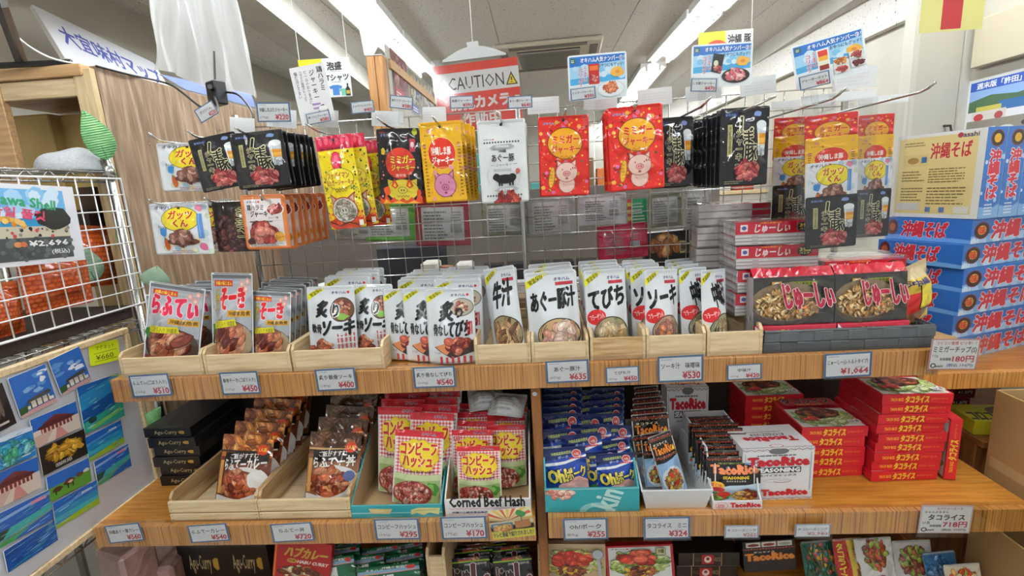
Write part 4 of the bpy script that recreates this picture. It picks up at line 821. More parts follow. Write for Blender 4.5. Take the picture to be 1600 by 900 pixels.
# ---------------------------------------------------------------- display hooks
def hook(tip, bend, Y, label, zoff=0):
    t = PY(*tip, Y); b = PY(*bend, Y + .028); e = empty('display_hook', Matrix.Translation(b)); tag(e, label, 'display hook')
    p = MB(); p.tube([Vector(t) - b, Vector(t).lerp(b, .75) - b, Vector((0, .012, -.001)), Vector((0, YM - .004 - b.y, -.001))], .0027, 8); p.build('prong', STEEL, e, smooth=True)
    MB().bbox(-.016, .016, YM - .0055 - b.y, YM - .002 - b.y, -.03, .006, .0008).build('mount_plate', STEEL, e)
    return b
for tip, bend, y, lb in (((232, 208), (246, 219), 1.12, 'steel hook over the upper white meat bag at the far left'), ((292, 204), (304, 213), 1.12, 'steel hook over the leftmost black bag'),
        ((368, 200), (378, 206), 1.12, 'steel hook over the second black bag'), ((232, 312), (243, 318), 1.12, 'steel hook over the lower white meat bag'), ((318, 309), (332, 316), 1.13, 'steel hook between lower white bag and orange pouches'),
        ((406, 305), (414, 313), 1.12, 'steel hook over the orange pouches'), ((478, 193), (492, 203), 1.11, 'steel hook over the tall yellow bags'), ((589, 184), (603, 195), 1.12, 'steel hook over the flame jerky bags'),
        ((676, 182), (684, 193), 1.12, 'steel hook over the golden pink pig bags'), ((777, 174), (784, 190), 1.11, 'steel hook over the white jerky bags'), ((884, 170), (882, 182), 1.12, 'steel hook over the smaller red bags'),
        ((995, 162), (990, 172), 1.1, 'steel hook over the larger red bags'), ((1110, 152), (1098, 165), 1.05, 'long steel hook between the red and black bags'), ((1212, 150), (1176, 167), 1.06, 'steel hook over the large black bags'),
        ((1321, 138), (1306, 152), 1.06, 'steel hook over the middle clear jerky set'), ((1461, 129), (1446, 141), 1.0, 'long bare steel hook sticking out at the far right')):
    hook(tip, bend, y, lb)

# ---------------------------------------------------------------- price cards on clear clips
CLIPM = MB().bbox(-.007, .007, -.034, .006, -.004, .003, .002).bbox(-.004, .004, -.06, -.03, -.003, .002, .001).mesh('clip', CLEAR)
CLIPT = MB().tube([(0, -.058, -.002), (0, -.058, .06)], .0016, 6).mesh('clip_arm', CLEAR)
def price(fd, name, pr, sub, label, group, clip=True, fade=False, border='#3f6690', scale=1):
    M, w, h = fd; a = art_price(name, pr, sub, border, fade); a2 = a
    e = empty('price_card', M); tag(e, label, 'price card', group)
    obj('card', flat_mesh('card', a, LAMI, .5), None, e, Matrix.Diagonal((w * 1000 / a.w, h * 1000 / a.h, 1, 1)))
    obj('clear_cover', MB().box(-w / 2 - .002, w / 2 + .002, -.002, h + .002, .0040, .0046).mesh('clear_cover', CLEAR), None, e)
    if clip: obj('clip', CLIPM, None, e, Matrix.Translation((0, 0, -.006))); obj('clip_arm', CLIPT, None, e, Matrix.Translation((0, 0, -.07)))
    return e
GP = 'price cards over the hanging bags'
price(fit((302, 173), (330, 157), (343, 178), (315, 191), 1.17), 'ガッツくん', '¥220', '', 'small tilted price card reading 220 yen at the far left in front of the cable', GP)
price(fit((401, 162), (453, 158), (454, 188), (402, 193), 1.16), '沖縄しまぶたジャーキー', '¥220', '(70g)', 'wide price card reading 220 yen over the second black bag', GP)
price(fit((476, 178), (514, 172), (518, 190), (482, 194), 1.16), '鶏ハラミジャーキー', '¥285', '', 'price card reading 285 yen at the foot of the handwritten beer notice', GP)
price(fit((547, 159), (583, 157), (586, 175), (550, 178), 1.17), 'スッパイマンミミガー', '¥405', '', 'price card reading 405 yen over the tall yellow bags', GP)
price(fit((609, 148), (646, 152), (644, 172), (609, 168), 1.17), '激辛ミミガージャーキー', '¥380', '', 'price card reading 380 yen beside the wooden poster post', GP)
price(fit((702, 150), (740, 150), (740, 168), (704, 170), 1.17), '島豚ジャーキー', '¥395', '', 'price card reading 395 yen in front of the red caution sign', GP)
price(fit((793, 151), (831, 149), (832, 168), (794, 170), 1.17), 'あぐー豚ジャーキー', '¥640', '', 'price card reading 640 yen right of the caution sign', GP)
price(fit((891, 140), (930, 134), (931, 153), (892, 158), 1.135), 'ミミガージャーキー', '¥395', '', 'price card reading 395 yen on the lower corner of the first beach sign', GP)
price(fit((1081, 124), (1122, 121), (1118, 141), (1078, 145), 1.135), 'しま豚ジャーキー', '¥470', '', 'price card reading 470 yen on the lower corner of the second beach sign', GP)
price(fit((1248, 122), (1296, 108), (1297, 129), (1250, 143), 1.115), 'ジャーキーセット', '¥864', '', 'price card reading 864 yen on the lower corner of the third beach sign', GP)
def blank(fd, label, n=0):
    M, w, h = fd; a = Art(90, 50, '#e9ebeb', 80 + n); a.lines(10, 20, 88, 82, 4, '#dfe1e2', .4)
    e = empty('blank_card', M); tag(e, label, 'card', 'blank backs of price cards'); obj('card', flat_mesh('card', a, PAPER, .5), None, e, Matrix.Diagonal((w * 1000 / 90, h * 1000 / 50, 1, 1)))
    obj('clip', CLIPM, None, e, Matrix.Translation((0, 0, -.006))); obj('clip_arm', CLIPT, None, e, Matrix.Translation((0, 0, -.07)))
for i, (q, lb) in enumerate(((((361, 185), (398, 183), (397, 206), (358, 210)), 'plain white card behind the small 220 yen card'), (((418, 172), (464, 170), (462, 198), (415, 200)), 'plain white card behind the wide 220 yen card'),
        (((490, 172), (530, 171), (527, 196), (486, 200)), 'plain white card behind the 285 yen card'), (((581, 174), (631, 173), (630, 197), (580, 198)), 'plain white card just above the flame jerky bags'),
        (((660, 168), (697, 166), (697, 192), (661, 195)), 'plain white card just left of the caution sign foot'), (((824, 153), (873, 150), (874, 175), (824, 180)), 'plain white card over the smaller red bags'),
        (((912, 153), (965, 150), (964, 170), (912, 172)), 'plain white card under the first beach sign'), (((995, 140), (1049, 136), (1051, 163), (997, 166)), 'plain white card over the larger red bags'),
        (((1069, 134), (1127, 132), (1128, 154), (1073, 158)), 'plain white card behind the 470 yen card'), (((1155, 122), (1212, 117), (1213, 146), (1158, 150)), 'plain white card over the large black bags'),
        (((1302, 108), (1368, 103), (1371, 138), (1300, 140)), 'plain white card behind the third beach sign'))):
    blank(fit(*q, 1.205), lb, i)

# ---------------------------------------------------------------- beach signs, notices, caution sign
def art_beach(kind):
    a = Art(140, 112, '#e9f0f4', 90 + kind); a.rect(3, 4, 97, 96, '#9fd0ec').poly([(3, 4), (97, 4), (97, 18), (3, 26)], '#2a6fc0').poly([(3, 52), (97, 46), (97, 60), (3, 66)], '#4aa6d8').poly([(3, 66), (97, 60), (97, 96), (3, 96)], '#e4ecee'); scatter(a, 16, ['#cfe6f4', '#b9dcf0', '#7fc0e4'], (4, 8), (8, 28, 92, 50))
    a.text('オキハム人気ナンバー' + '①②③'[kind] + '！', 22, 7, 96, 18, '#f4f8fb', .05, out='#1f4f9c').text('おやつにもグッド！', 52, 22, 95, 31, '#20467f', .04).rect(5, 7, 13, 18, '#3a6a4a').lines(6, 9, 12, 16, 2, '#e8f0e8', .5)
    a.text('コリコリ', 18, 30, 24, 68, '#c9344a', .05, vert=True, out='#fff').text('うまい', 27, 26, 32, 60, '#c9344a', .04, vert=True, out='#fff')
    a.ell(84, 43, 11, 11, '#e8b04a', 12, jit=.12).ell(84, 43, 4, 4, '#d9863a', 10)
    if kind == 0: a.rect(35, 22, 53, 66, '#b8261c').rect(37, 26, 51, 36, '#d8702c').food(44, 52, 7, 9, JERK, 16, .4).ell(72, 79, 24, 18, '#c9d8dc', 24).ell(72, 79, 22, 16, '#e8eef0', 24).food(72, 76, 13, 12, ['#d8744a', '#e89a6a', '#c05a34'], 40, .26, 2.4)
    if kind == 1: a.poly([(36, 22), (54, 26), (48, 70), (32, 64)], '#1c1c1e').food(43, 58, 7, 8, JERK, 14, .4).ell(40, 45, 4, 7, '#d8d8c0', 10).ell(73, 76, 23, 17, '#27241f', 24).food(72, 74, 18, 13, ['#c9606a', '#d98a8a', '#a84450', '#e0a8a4'], 40, .26, 2)
    if kind == 2:
        a.rect(33, 24, 50, 72, '#eef0f0').rect(35, 27, 48, 40, '#c9382a').rect(35, 40, 48, 50, '#e0a83a').rect(35, 50, 48, 60, '#e6e6d0').rect(35, 60, 48, 71, '#8a2f2a')
        for i, (x, y) in enumerate(((64, 62), (86, 56), (64, 80), (87, 75))): a.rect(x - 10, y - 8, x + 10, y + 8, '#e6e0da').food(x, y, 8, 7, [['#c98a4a', '#a8602c'], ['#8a3a34', '#a8504a'], ['#9c3a3a', '#b85a50'], ['#5a2a2c', '#74383a']][i], 16, .35)
    return a
def sign(fd, art, name, label, cat, m=None, r=0, group=None, th=.8, strings=None):
    M, w, h = fd; o = empty(name, M); tag(o, label, cat, group); obj('printed_sheet', flat_mesh('printed_sheet', art, m or LAMI, th, r=r), None, o, Matrix.Diagonal((w * 1000 / art.w, h * 1000 / art.h, 1, 1)))
    if strings:
        for s in strings:
            q = M @ Vector((s * w, h * .985, -.001)); L_ = CEIL - q.z
            t = MB().tube([M.inverted() @ q, M.inverted() @ (q + Vector((0, 0, L_)))], .0014, 6); t.build('string', WHITE, o)
    return o
for i, (q, lb) in enumerate(((((886, 88), (980, 79), (979, 150), (890, 160)), 'laminated beach sign with red packet and plate of orange meat'), (((1084, 77), (1181, 58), (1170, 129), (1077, 142)), 'laminated beach sign with black packet and bowl of pink meat'),
        (((1238, 76), (1350, 38), (1354, 106), (1243, 146)), 'laminated beach sign with four small meat photos'))):
    o = sign(fit(*q, 1.15 - .008 * i), art_beach(i), 'beach_sign', lb, 'sign', r=6, th=1); w = i; M = o.matrix_local
    obj('clip', CLIPM, None, o, Matrix.Translation((0, 0, -.006))); obj('clip_arm', CLIPT, None, o, Matrix.Translation((0, 0, -.07)))
def art_hand():
    a = Art(80, 125, '#e6e4e6', 95); a.text('鶏ハラミ', 76, 5, 92, 46, '#2a2a2e', .03, vert=True).text('ジャーキー', 54, 9, 68, 56, '#2a2a2e', .025, vert=True)
    for i, (x, t) in enumerate(((38, 'ビールのおつまみに'), (24, 'ハラミの旨味がたっぷり'), (10, '噛むほどうまい'))): a.text(t, x, 8, x + 9, 66 - i * 6, '#4a4a50', .005, vert=True)
    a.lines(44, 62, 74, 76, 2, '#9a7ab0', .5).ell(72, 82, 15, 12, '#3a3a3a', 14, jit=.1).ell(72, 82, 14, 11, '#f0efec', 14, jit=.1).rect(60, 78, 84, 96, '#3a3a3a').rect(61.5, 78, 82.5, 95, '#eeece6').line([(66, 80), (66, 94)], .8, '#555').line([(72, 80), (72, 94)], .8, '#555').line([(78, 80), (78, 94)], .8, '#555').ell(72, 76, 12, 5, '#f0efec', 12, jit=.1); return a
sign(fit((449, 106), (504, 99), (526, 188), (474, 196), 1.18), art_hand(), 'handwritten_notice', 'handwritten white notice with a drawn beer mug over the black bags', 'notice', PAPER)
def art_tshirt():
    a = Art(150, 112, '#eef0f0', 96); a.rect(0, 0, 46, 100, '#e2d81f').text('泡盛', 56, 10, 84, 30, '#1c1c20', .08).text('Tシャツ', 52, 42, 96, 58, '#1c1c20', .06).text('AWAMORI', 62, 32, 80, 35, '#777', .02).text('T-SHIRT', 62, 60, 82, 63, '#666', .02)
    for x, y, s, c in ((69, 82, 13, '#3f7fc4'), (84, 88, 9, '#6fc0a8')): a.poly([(x - s, y - s * .7), (x - s * .4, y - s), (x + s * .4, y - s), (x + s, y - s * .7), (x + s * .8, y - s * .2), (x + s * .5, y - s * .3), (x + s * .5, y + s), (x - s * .5, y + s), (x - s * .5, y - s * .3), (x - s * .8, y - s * .2)], c)
    a.poly([(91, 66), (94, 66), (94, 74), (97, 80), (97, 98), (88, 98), (88, 80), (91, 74)], '#26221c').rect(89, 84, 96, 93, '#c9a83a'); return a
sign(fit((466, 95), (545, 88), (550, 149), (472, 156), 1.9), art_tshirt(), 'hanging_sign', 'hanging white and yellow sign with T-shirt pictures and a bottle, on two strings', 'sign', strings=(-.47, .47))
def art_gourmet():
    a = Art(150, 110, '#eef0f0', 97); a.rect(0, 0, 50, 60, '#efe01c').ell(34, 60, 28, 40, '#d8401c', 24).ell(34, 62, 24, 34, '#efe01c', 24).text('沖縄 豚', 54, 10, 96, 34, '#2a2a2e', .06); return a
sign(fit((1091, 51), (1176, 45), (1176, 112), (1091, 116), 1.95), art_gourmet(), 'hanging_sign', 'hanging white and yellow sign behind the second beach sign, on two strings', 'sign', strings=(-.47, .47))
def art_caution():
    a = Art(150, 130, '#d83a26', 98); a.rect(0, 12, 100, 42, '#e9e7e4').text('CAUTION', 16, 19, 82, 37, '#24242a', .0)
    for x in (8, 91): a.poly([(x - 7, 38), (x + 7, 38), (x, 19)], '#2a2618').poly([(x - 5, 36.5), (x + 5, 36.5), (x, 23)], '#f0cf1c').rect(x - .7, 27, x + .7, 32, '#222').ell(x, 34.3, .8, .9, '#222', 8)
    a.text('防犯カメラ', 17, 48, 86, 66, '#f2e4e0', .09).text('作動中', 28, 72, 74, 90, '#f2e4e0', .08).poly([(18, 82), (30, 78), (32, 96), (20, 98)], '#e8862a').poly([(20, 82), (29, 80), (30, 94), (22, 96)], '#efe8e0'); return a
fd = fit((669, 97), (815, 79), (816, 195), (690, 214), 1.62); M, w, h = fd
e = empty('caution_sign', M); tag(e, 'red and white CAUTION security camera sign in a clear pocket', 'sign')
a = art_caution(); obj('printed_sheet', flat_mesh('printed_sheet', a, PAPER, .6), None, e, Matrix.Diagonal((w * 960 / 150, h * 930 / 130, 1, 1)))
MB().box(-w / 2, w / 2, -.006, h, .0042, .0048).box(-w / 2, w / 2, -.006, h, -.003, -.0024).build('clear_pocket', CLEAR, e)
hb = MB(); hb.prism([(-w * .36 + w * .72 * k / 12, h * .985 + (.032 * math.sin(math.pi * k / 12))) for k in range(13)] + [(w * .36, h * .965), (-w * .36, h * .965)], -.004, .007); hb.bbox(-.018, .018, h + .024, h + .042, -.004, .006, .002)
hb.build('hanger_bar', mat('hanger_plastic', '#c9cccb', rough=.3), e)
q = M @ Vector((0, h + .04, 0)); MB().tube([M.inverted() @ q, M.inverted() @ (q + Vector((0, 0, CEIL - q.z)))], .001, 5).build('string', WHITE, e)
def art_arrow():
    a = Art(150, 170, '#cfca7e', 99); a.rect(34, 40, 66, 97, '#a82c30').poly([(14, 42), (86, 42), (50, 4)], '#a82c30'); return a
sign(fit((1444, -70), (1546, -72), (1536, 47), (1439, 50), 1.35), art_arrow(), 'arrow_sign', 'pale yellow sign with red upward arrow hanging at the top right', 'sign', PAPER, strings=(-.4, .4))
# ---------------------------------------------------------------- upper shelf: wooden trays with pouches
PINE = noisemat('pale_pine', '#c9ae84', '#e6d2ab', scale=(3, 40, 40), nscale=2.5, c3='#dcc49a', rough=.55, lo=.3, hi=.7)
PINEV = noisemat('pale_pine_end', '#c4a87c', '#e2cca2', scale=(40, 3, 40), nscale=2.5, c3='#d6bc90', rough=.55, lo=.3, hi=.7)
PINEZ = noisemat('pale_pine_upright', '#c2a67a', '#e2cca2', scale=(40, 40, 3), nscale=2.5, c3='#d6bc90', rough=.55, lo=.3, hi=.7)
WALNS = noisemat('streaky_wood_side', '#9a7850', '#cfb288', scale=(26, 1.6, 26), nscale=3, c3='#b8966a', rough=.55, lo=.34, hi=.66)
WALN = noisemat('streaky_wood', '#a58256', '#dcc096', scale=(2, 26, 30), nscale=3.2, c3='#c5a272', rough=.55, lo=.34, hi=.66)
def ypix(px, Y, z):
    y = 500
    for _ in range(6):
        X = PY(px, y, Y).x; q = Vector((X, Y, z)) - CAMP; c = q.x * dx + q.y * dy - q.z * dn; y = 450 + F * c.y / c.z
    return y
def stand(tl, tr, blx, brx, Y, z, lean=9, yaw=0):
    M, w, h = fit(tl, tr, (brx, ypix(brx, Y, z)), (blx, ypix(blx, Y, z)), Y, lean, yaw)
    d = z + .002 + .018 * math.sin(math.radians(lean)) - M.translation.z; up = Vector((M[0][1], M[1][1], M[2][1])); k = d / up.z
    M.translation = M.translation + up * k      # the foot stands exactly on its floor
    return M, w, h - k
def crate(label, pxl, pxr, pyt, Yf, depth, z, hf, hs, group, front=None, slats=0, t=.007):
    x0 = PY(pxl, pyt, Yf).x; x1 = PY(pxr, pyt, Yf).x; w = x1 - x0
    e = empty('wooden_tray', Matrix.Translation(((x0 + x1) / 2, Yf, z + .0005))); tag(e, label, 'tray', group); m = front or PINE
    if slats:
        MB().bbox(-w / 2, w / 2, 0, t, .004, hf * .40, .001).build('front_slat', m, e); MB().bbox(-w / 2, w / 2, 0, t, hf * .46, hf, .001).build('front_slat', m, e)
        n = MB()
        for sx in (-1, 1):
            for zz in (hf * .12, hf * .3, hf * .58, hf * .86): n.tube([(sx * (w / 2 - .006), -.0006, zz), (sx * (w / 2 - .006), .002, zz)], .0011, 8)
        n.build('nail_heads', DARKST, e)
    else: MB().bbox(-w / 2 + t, w / 2 - t, 0, t, 0, hf, .001).build('front_board', m, e)
    o = [(0 if not slats else t, 0), (0 if not slats else t, hs - .012), (.012 + (t if slats else 0), hs), (depth, hs), (depth, 0)]
    for sx in (-1, 1):
        s = MB(); x = -w / 2 if sx < 0 else w / 2 - t
        s.prism([(a, b) for a, b in o], x, x + t, M=Matrix(((0, 0, 1, 0), (1, 0, 0, 0), (0, 1, 0, 0), (0, 0, 0, 1)))); s.build('side_board', PINEV if not slats else WALNS, e)
    MB().bbox(-w / 2 + t, w / 2 - t, depth - t, depth, 0, hs, .001).build('back_board', PINE, e)
    MB().box(-w / 2 + t, w / 2 - t, t + .0005, depth - t, 0, .005).build('base_board', PINE, e)
    return e
GT = 'pale wooden trays on the upper shelf'
ZT = ZU
YF = YU - .004
for lb, a, b, y, hs in (('wooden tray with the sliced pork pouches at the left shelf end', 182, 313, 548, .068), ('wooden tray with the red lettered rib pouches, second from the left shelf end', 314, 451, 546, .068), ('wide wooden tray holding the white grilled rib pouches', 453, 598, 540, .07),
        ('narrow wooden tray with the sideways white beef pouch', 741, 829, 545, .066), ('wooden tray with the carrot and pork soup pouch', 830, 920, 543, .066),
        ("wooden tray with streaky front under the pig's trotter soup pouch", 922, 1009, 533, .072), ('wooden tray under the rib soup pouch', 1010, 1103, 530, .072), ('wooden tray under the tripe soup pouch at the right end', 1105, 1192, 526, .075)):
    crate(lb, a, b, y, YF + .004, .30, ZT, hs - .016, hs, GT, front=WALN if 'streaky' in lb else None)
def retort(name, art, **k): return bag(name, art, stand=True, hole=False, cat='food pouch', **k)
K_RAF = retort('pork_pouch', art_rafute(0), T=17, seal='#6a6d71', back='#55585c', corner=9); K_SOK = retort('rib_pouch', art_rafute(1), T=17, seal='#6a6d71', back='#55585c', corner=9)
K_AB0 = retort('grilled_rib_pouch', art_aburi(0), T=19, m=FOIL, seal='#cfd3d6', back='#d5d8da', corner=6); K_AB1 = retort('grilled_trotter_pouch', art_aburi(1), T=19, m=FOIL, seal='#cfd3d6', back='#d5d8da', corner=6)
K_SP = [retort('soup_pouch', art_soup(i), T=22, m=FOIL, seal='#cfd3d6', back='#d5d8da', corner=6, seed=i + 5) for i in range(5)]
ZP = ZU + .0065
YP = YU + .045
# sliced pork
place(K_RAF, stand((245, 449), (334, 447), 212, 297, YP, ZP, 8), 'grey sliced pork pouch in front, leaning right, in the left tray', 'grey sliced pork pouches')
g = stand((228, 462), (308, 458), 232, 306, YP + .05, ZP, 8)
stack(K_RAF, g, 5, .034, 'grey sliced pork pouch just behind the leaning front one', '{} grey sliced pork pouch deeper in the left tray', 'grey sliced pork pouches', rot=2, start=2)
place(K_SOK, stand((335, 431), (404, 423), 329, 387, YP, ZP, 8), 'grey rib pouch with red lettering, the taller front one', 'grey rib pouches')
g = stand((396, 457), (462, 454), 389, 446, YP + .012, ZP, 8)
stack(K_SOK, g, 3, .030, 'grey rib pouch with red lettering, lower one beside the taller one', '{} grey rib pouch behind the lower one', 'grey rib pouches', rot=2)
g = stand((412, 444), (480, 440), 405, 468, YP + .14, ZP, 8)
stack(K_SOK, g, 3, .032, 'grey rib pouch in the back row of the second tray, nearest of it', '{} grey rib pouch in the back row of the second tray', 'grey rib pouches', rot=2)
# grilled ribs
place(K_AB0, stand((478, 448), (553, 446), 487, 561, YP - .004, ZP, 7), 'white grilled rib pouch, left front one in the wide tray', 'white grilled rib pouches')
place(K_AB0, stand((549, 447), (618, 441), 552, 612, YP + .022, ZP, 7), 'white grilled rib pouch, right front one half hidden in the wide tray', 'white grilled rib pouches')
g = stand((508, 434), (580, 430), 511, 580, YP + .08, ZP, 7)
stack(K_AB0, g, 4, .034, 'white grilled rib pouch in the middle row of the wide tray, nearest', '{} white grilled rib pouch in the middle row of the wide tray', 'white grilled rib pouches', rot=1.5)
# grilled trotters without a tray
YA = YU + .014
place(K_AB1, stand((662, 455), (746, 447), 674, 739, YA, ZU + .001, 6), 'white grilled trotter pouch standing foremost, without a tray', 'white grilled trotter pouches')
place(K_AB1, stand((627, 453), (702, 447), 638, 705, YA + .022, ZU + .001, 6), 'white grilled trotter pouch, second, left of the foremost', 'white grilled trotter pouches')
place(K_AB1, stand((596, 453), (668, 448), 608, 672, YA + .042, ZU + .001, 6), 'white grilled trotter pouch, third, against the wide tray', 'white grilled trotter pouches')
g = stand((676, 440), (757, 434), 683, 751, YA + .07, ZU + .001, 6)
stack(K_AB1, g, 8, .028, 'white grilled trotter pouch at the head of the right back row', '{} white grilled trotter pouch in the right back row', 'white grilled trotter pouches', rot=1.5)
g = stand((620, 438), (694, 434), 628, 692, YA + .10, ZU + .001, 6)
stack(K_AB1, g, 6, .03, 'white grilled trotter pouch at the head of the left back row', '{} white grilled trotter pouch in the left back row', 'white grilled trotter pouches', rot=1.5)
# soups
GS = 'white soup pouches'
place(K_SP[4], stand((757, 424), (806, 410), 772, 818, YP + .02, ZP, 6, yaw=-34), 'white beef soup pouch turned sideways in the narrow tray', GS)
place(K_SP[4], stand((762, 422), (808, 415), 770, 815, YP + .09, ZP, 6), 'white beef soup pouch behind the one turned sideways', GS)
def soup(k, q, Y, n, lab, what, gap=.035, yaw=0):
    g = stand(*q, Y, ZP, 6, yaw); stack(K_SP[k], g, n, gap, lab, '{} ' + what, GS, rot=1.5, jit=.004)
soup(0, ((811, 428), (904, 420), 838, 906), YP, 1, 'white carrot and pork soup pouch in front', 'carrot and pork soup pouch behind the front one', .06)
place(K_SP[0], stand((822, 414), (894, 408), 836, 898, YP + .13, ZP, 6), 'white carrot and pork soup pouch at the back of its tray', GS)
soup(1, ((910, 425), (978, 417), 921, 981), YP, 2, "white pig's trotter soup pouch in front", 'trotter soup pouch behind the front one', .05)
place(K_SP[1], stand((902, 409), (965, 404), 910, 968, YP + .17, ZP, 6), "white pig's trotter soup pouch at the back of its tray", GS)
place(K_SP[2], stand((1006, 424), (1060, 418), 1010, 1058, YP, ZP, 6, yaw=14), 'white rib soup pouch in front', GS)
g = stand((985, 423), (1040, 412), 988, 1040, YP + .035, ZP, 6, yaw=14)
stack(K_SP[2], g, 3, .045, 'white rib soup pouch, slightly left behind the front one', '{} rib soup pouch deeper in the tray', GS, rot=1.5)
place(K_SP[3], stand((1092, 424), (1132, 418), 1101, 1137, YP, ZP, 6, yaw=34), 'white tripe soup pouch in front', GS)
g = stand((1058, 424), (1104, 414), 1068, 1108, YP + .035, ZP, 6, yaw=26)
stack(K_SP[3], g, 3, .05, 'white tripe soup pouch, left behind the front one', '{} tripe soup pouch deeper in the tray', GS, rot=1.5)

# ---------------------------------------------------------------- woven black basket with the mixed rice packs
xa = PY(1194, 540, YU + .004).x; xb = PY(1461, 525, YU + .004).x; bw = xb - xa; BD = .285; BH = .052
e = empty('woven_basket', Matrix.Translation(((xa + xb) / 2, YU + .006, ZU + .0006))); tag(e, 'black woven plastic basket holding the red mixed rice packs', 'basket')
RAT = mat('woven_black', '#4b4f52', rough=.5, bump=(260, .4, .002))
RAT2 = mat('woven_dark', '#26292b', rough=.5, bump=(260, .4, .002))
RAT3 = mat('woven_grey', '#5a5e61', rough=.5, bump=(260, .4, .002))
def weave(name, L_, M):
    root = MB().box(-L_ / 2, L_ / 2, -.0022, .0022, 0, BH).build(name, RAT2, e, M); n = max(4, int(L_ / .036))
    for r in range(2):
        s = MB()
        for i in range(n):
            x0 = -L_ / 2 + L_ * i / n; z0 = r * BH / 2
            if (i + r) % 2 == 0: s.bbox(x0 - .002, x0 + L_ / n + .002, -.005, .005, z0 + .0008, z0 + BH / 2 - .0008, .0015)
            else: s.bbox(x0 + .001, x0 + L_ / n - .001, -.0032, .0032, z0 + .0005, z0 + BH / 2 - .0005, .0008)
        s.build('woven_band', [RAT, RAT3][r], root)
weave('front_side', bw, Matrix.Translation((0, .003, 0))); weave('back_side', bw, Matrix.Translation((0, BD, 0)))
for s in (-1, 1): weave('end_side', BD - .012, Matrix.Translation((s * (bw / 2 - .004), BD / 2 + .002, 0)) @ Matrix.Rotation(math.pi / 2, 4, 'Z'))
MB().box(-bw / 2 + .01, bw / 2 - .01, .008, BD - .006, 0, .004).build('base', RAT2, e)
MB().tube([(-bw / 2 + .002, .002, BH), (bw / 2 - .002, .002, BH), (bw / 2 - .002, BD, BH), (-bw / 2 + .002, BD, BH), (-bw / 2 + .002, .003, BH)], .0042, 6).build('rim', RAT, e)

a1 = art_jushi(); a2 = art_jushi_top()
WHT = '#cfcac9'
jm = carton_mesh('rice_pack_block', 190, 142, 46, {'front': a1, 'top': a2}, '#b9b2b2', FILM)
def art_lying():
    a = Art(190, 56, '#c9c4c4', 131); a.rect(0, 0, 100, 52, '#c51c33'); a.rect(6, 10, 15, 40, '#f0e6e8').ell(10.5, 25, 3, 9, '#4a5aa0', 10).text('じゅーしぃ', 24, 10, 66, 46, '#f6e2e4', .07, shear=.15).text('沖縄の家庭の味', 30, 2, 56, 9, '#ee9a2c', .05).ell(83, 28, 9, 22, '#1b1718', 18).text('3個', 77, 12, 90, 30, '#f0d02c', .07).text('パック', 77, 33, 89, 42, '#f0d02c', .04)
    for y in (58, 73, 88): a.rect(0, y, 100, y + 7, '#e6e2e1').rect(0, y + 8, 100, y + 9.5, '#8f8686').rect(20, y + 2, 28, y + 5, '#a89a9a')
    return a
def art_lyside():
    a = Art(142, 56, '#bdb6b6', 132)
    for y in (10, 40, 70): a.poly([(0, y), (100, y + 4), (100, y + 18), (0, y + 15)], '#e3dfde').poly([(8, y + 17), (96, y + 19), (90, y + 25), (20, y + 23)], a.r.choice(['#b8283c', '#a89c9c', '#c9344a']))
    return a
def art_lytop():
    a = Art(190, 142, '#c9c3c2', 133); a.rect(0, 60, 100, 100, '#c51c33'); a.rect(4, 4, 96, 58, '#dcd8d6'); return a
lm = carton_mesh('rice_pack_lying', 190, 56, 142, {'front': art_lying(), 'left': art_lyside(), 'right': art_lyside(), 'top': art_lytop()}, '#b9b2b2', FILM)
wrapm = {}
def wrap_mesh(w, h, d, seed):
    rr = random.Random(seed); mb = MB(); n = 5
    for z, s in ((.003, 1), (-d / 1000 - .003, -1)):
        vs = [((-.5 + i / n) * (w + 6) / 1000, (j / n) * (h + 5) / 1000, z + s * rr.uniform(0, .003)) for j in range(n + 1) for i in range(n + 1)]
        mb.add(vs, [(j * (n + 1) + i, j * (n + 1) + i + 1, (j + 1) * (n + 1) + i + 1, (j + 1) * (n + 1) + i) for j in range(n) for i in range(n)])
    a, b = (w + 6) / 2000, (h + 5) / 1000
    mb.add([(-a, b, .004), (a, b, .004), (a, b + .004, -d / 2000), (-a, b + .004, -d / 2000), (a, b, -d / 1000), (-a, b, -d / 1000)], [(0, 1, 2, 3), (3, 2, 4, 5)])
    for s in (-1, 1): mb.add([(s * a, 0, .003), (s * a, b, .003), (s * (a + .004), b, -d / 2000), (s * (a + .004), 0, -d / 2000), (s * a, b, -d / 1000), (s * a, 0, -d / 1000)], [(0, 1, 2, 3), (3, 2, 4, 5)])
    return mb.mesh('clear_wrapper', BAGCLR)
w1 = wrap_mesh(190, 142, 46, 1); w2 = wrap_mesh(190, 56, 142, 2)
def rpack(me, wr, M, label, name='rice_pack', flap=None):
    o = obj(name, me, None, None, M); tag(o, label, 'rice pack', 'red three-cup mixed rice packs'); obj('clear_wrapper', wr, None, o)
    if flap: obj('red_flap', flap, None, o)
    return o
fl = MB()
for i in range(8):
    x0 = -.095 + i * .02375; x1 = x0 + .02375; z = [.0, .006, -.004, .005, -.003, .007, 0, .004, .001]
    fl.add([(x0, .142, -.002), (x1, .142, -.002), (x1, .163 + z[i + 1] * .4, -.018 + z[i + 1] * .5), (x0, .163 + z[i] * .4, -.018 + z[i] * .5), (x1, .158, -.046), (x0, .158, -.046)], [(0, 1, 2, 3), (3, 2, 4, 5)], '#c51c33')
flm = fl.mesh('red_flap', FILM)
ZBK = ZU + .044
fd = fit((1178, 434), (1303, 430), (1303, ypix(1303, YU + .02, ZBK)), (1176, ypix(1176, YU + .02, ZBK)), YU + .02, 5)
rpack(jm, w1, sized(fd[0], fd[1], fd[2], 190, 142), 'mixed rice pack standing in the basket front, left one, noodle-coloured bowl on black', flap=flm)
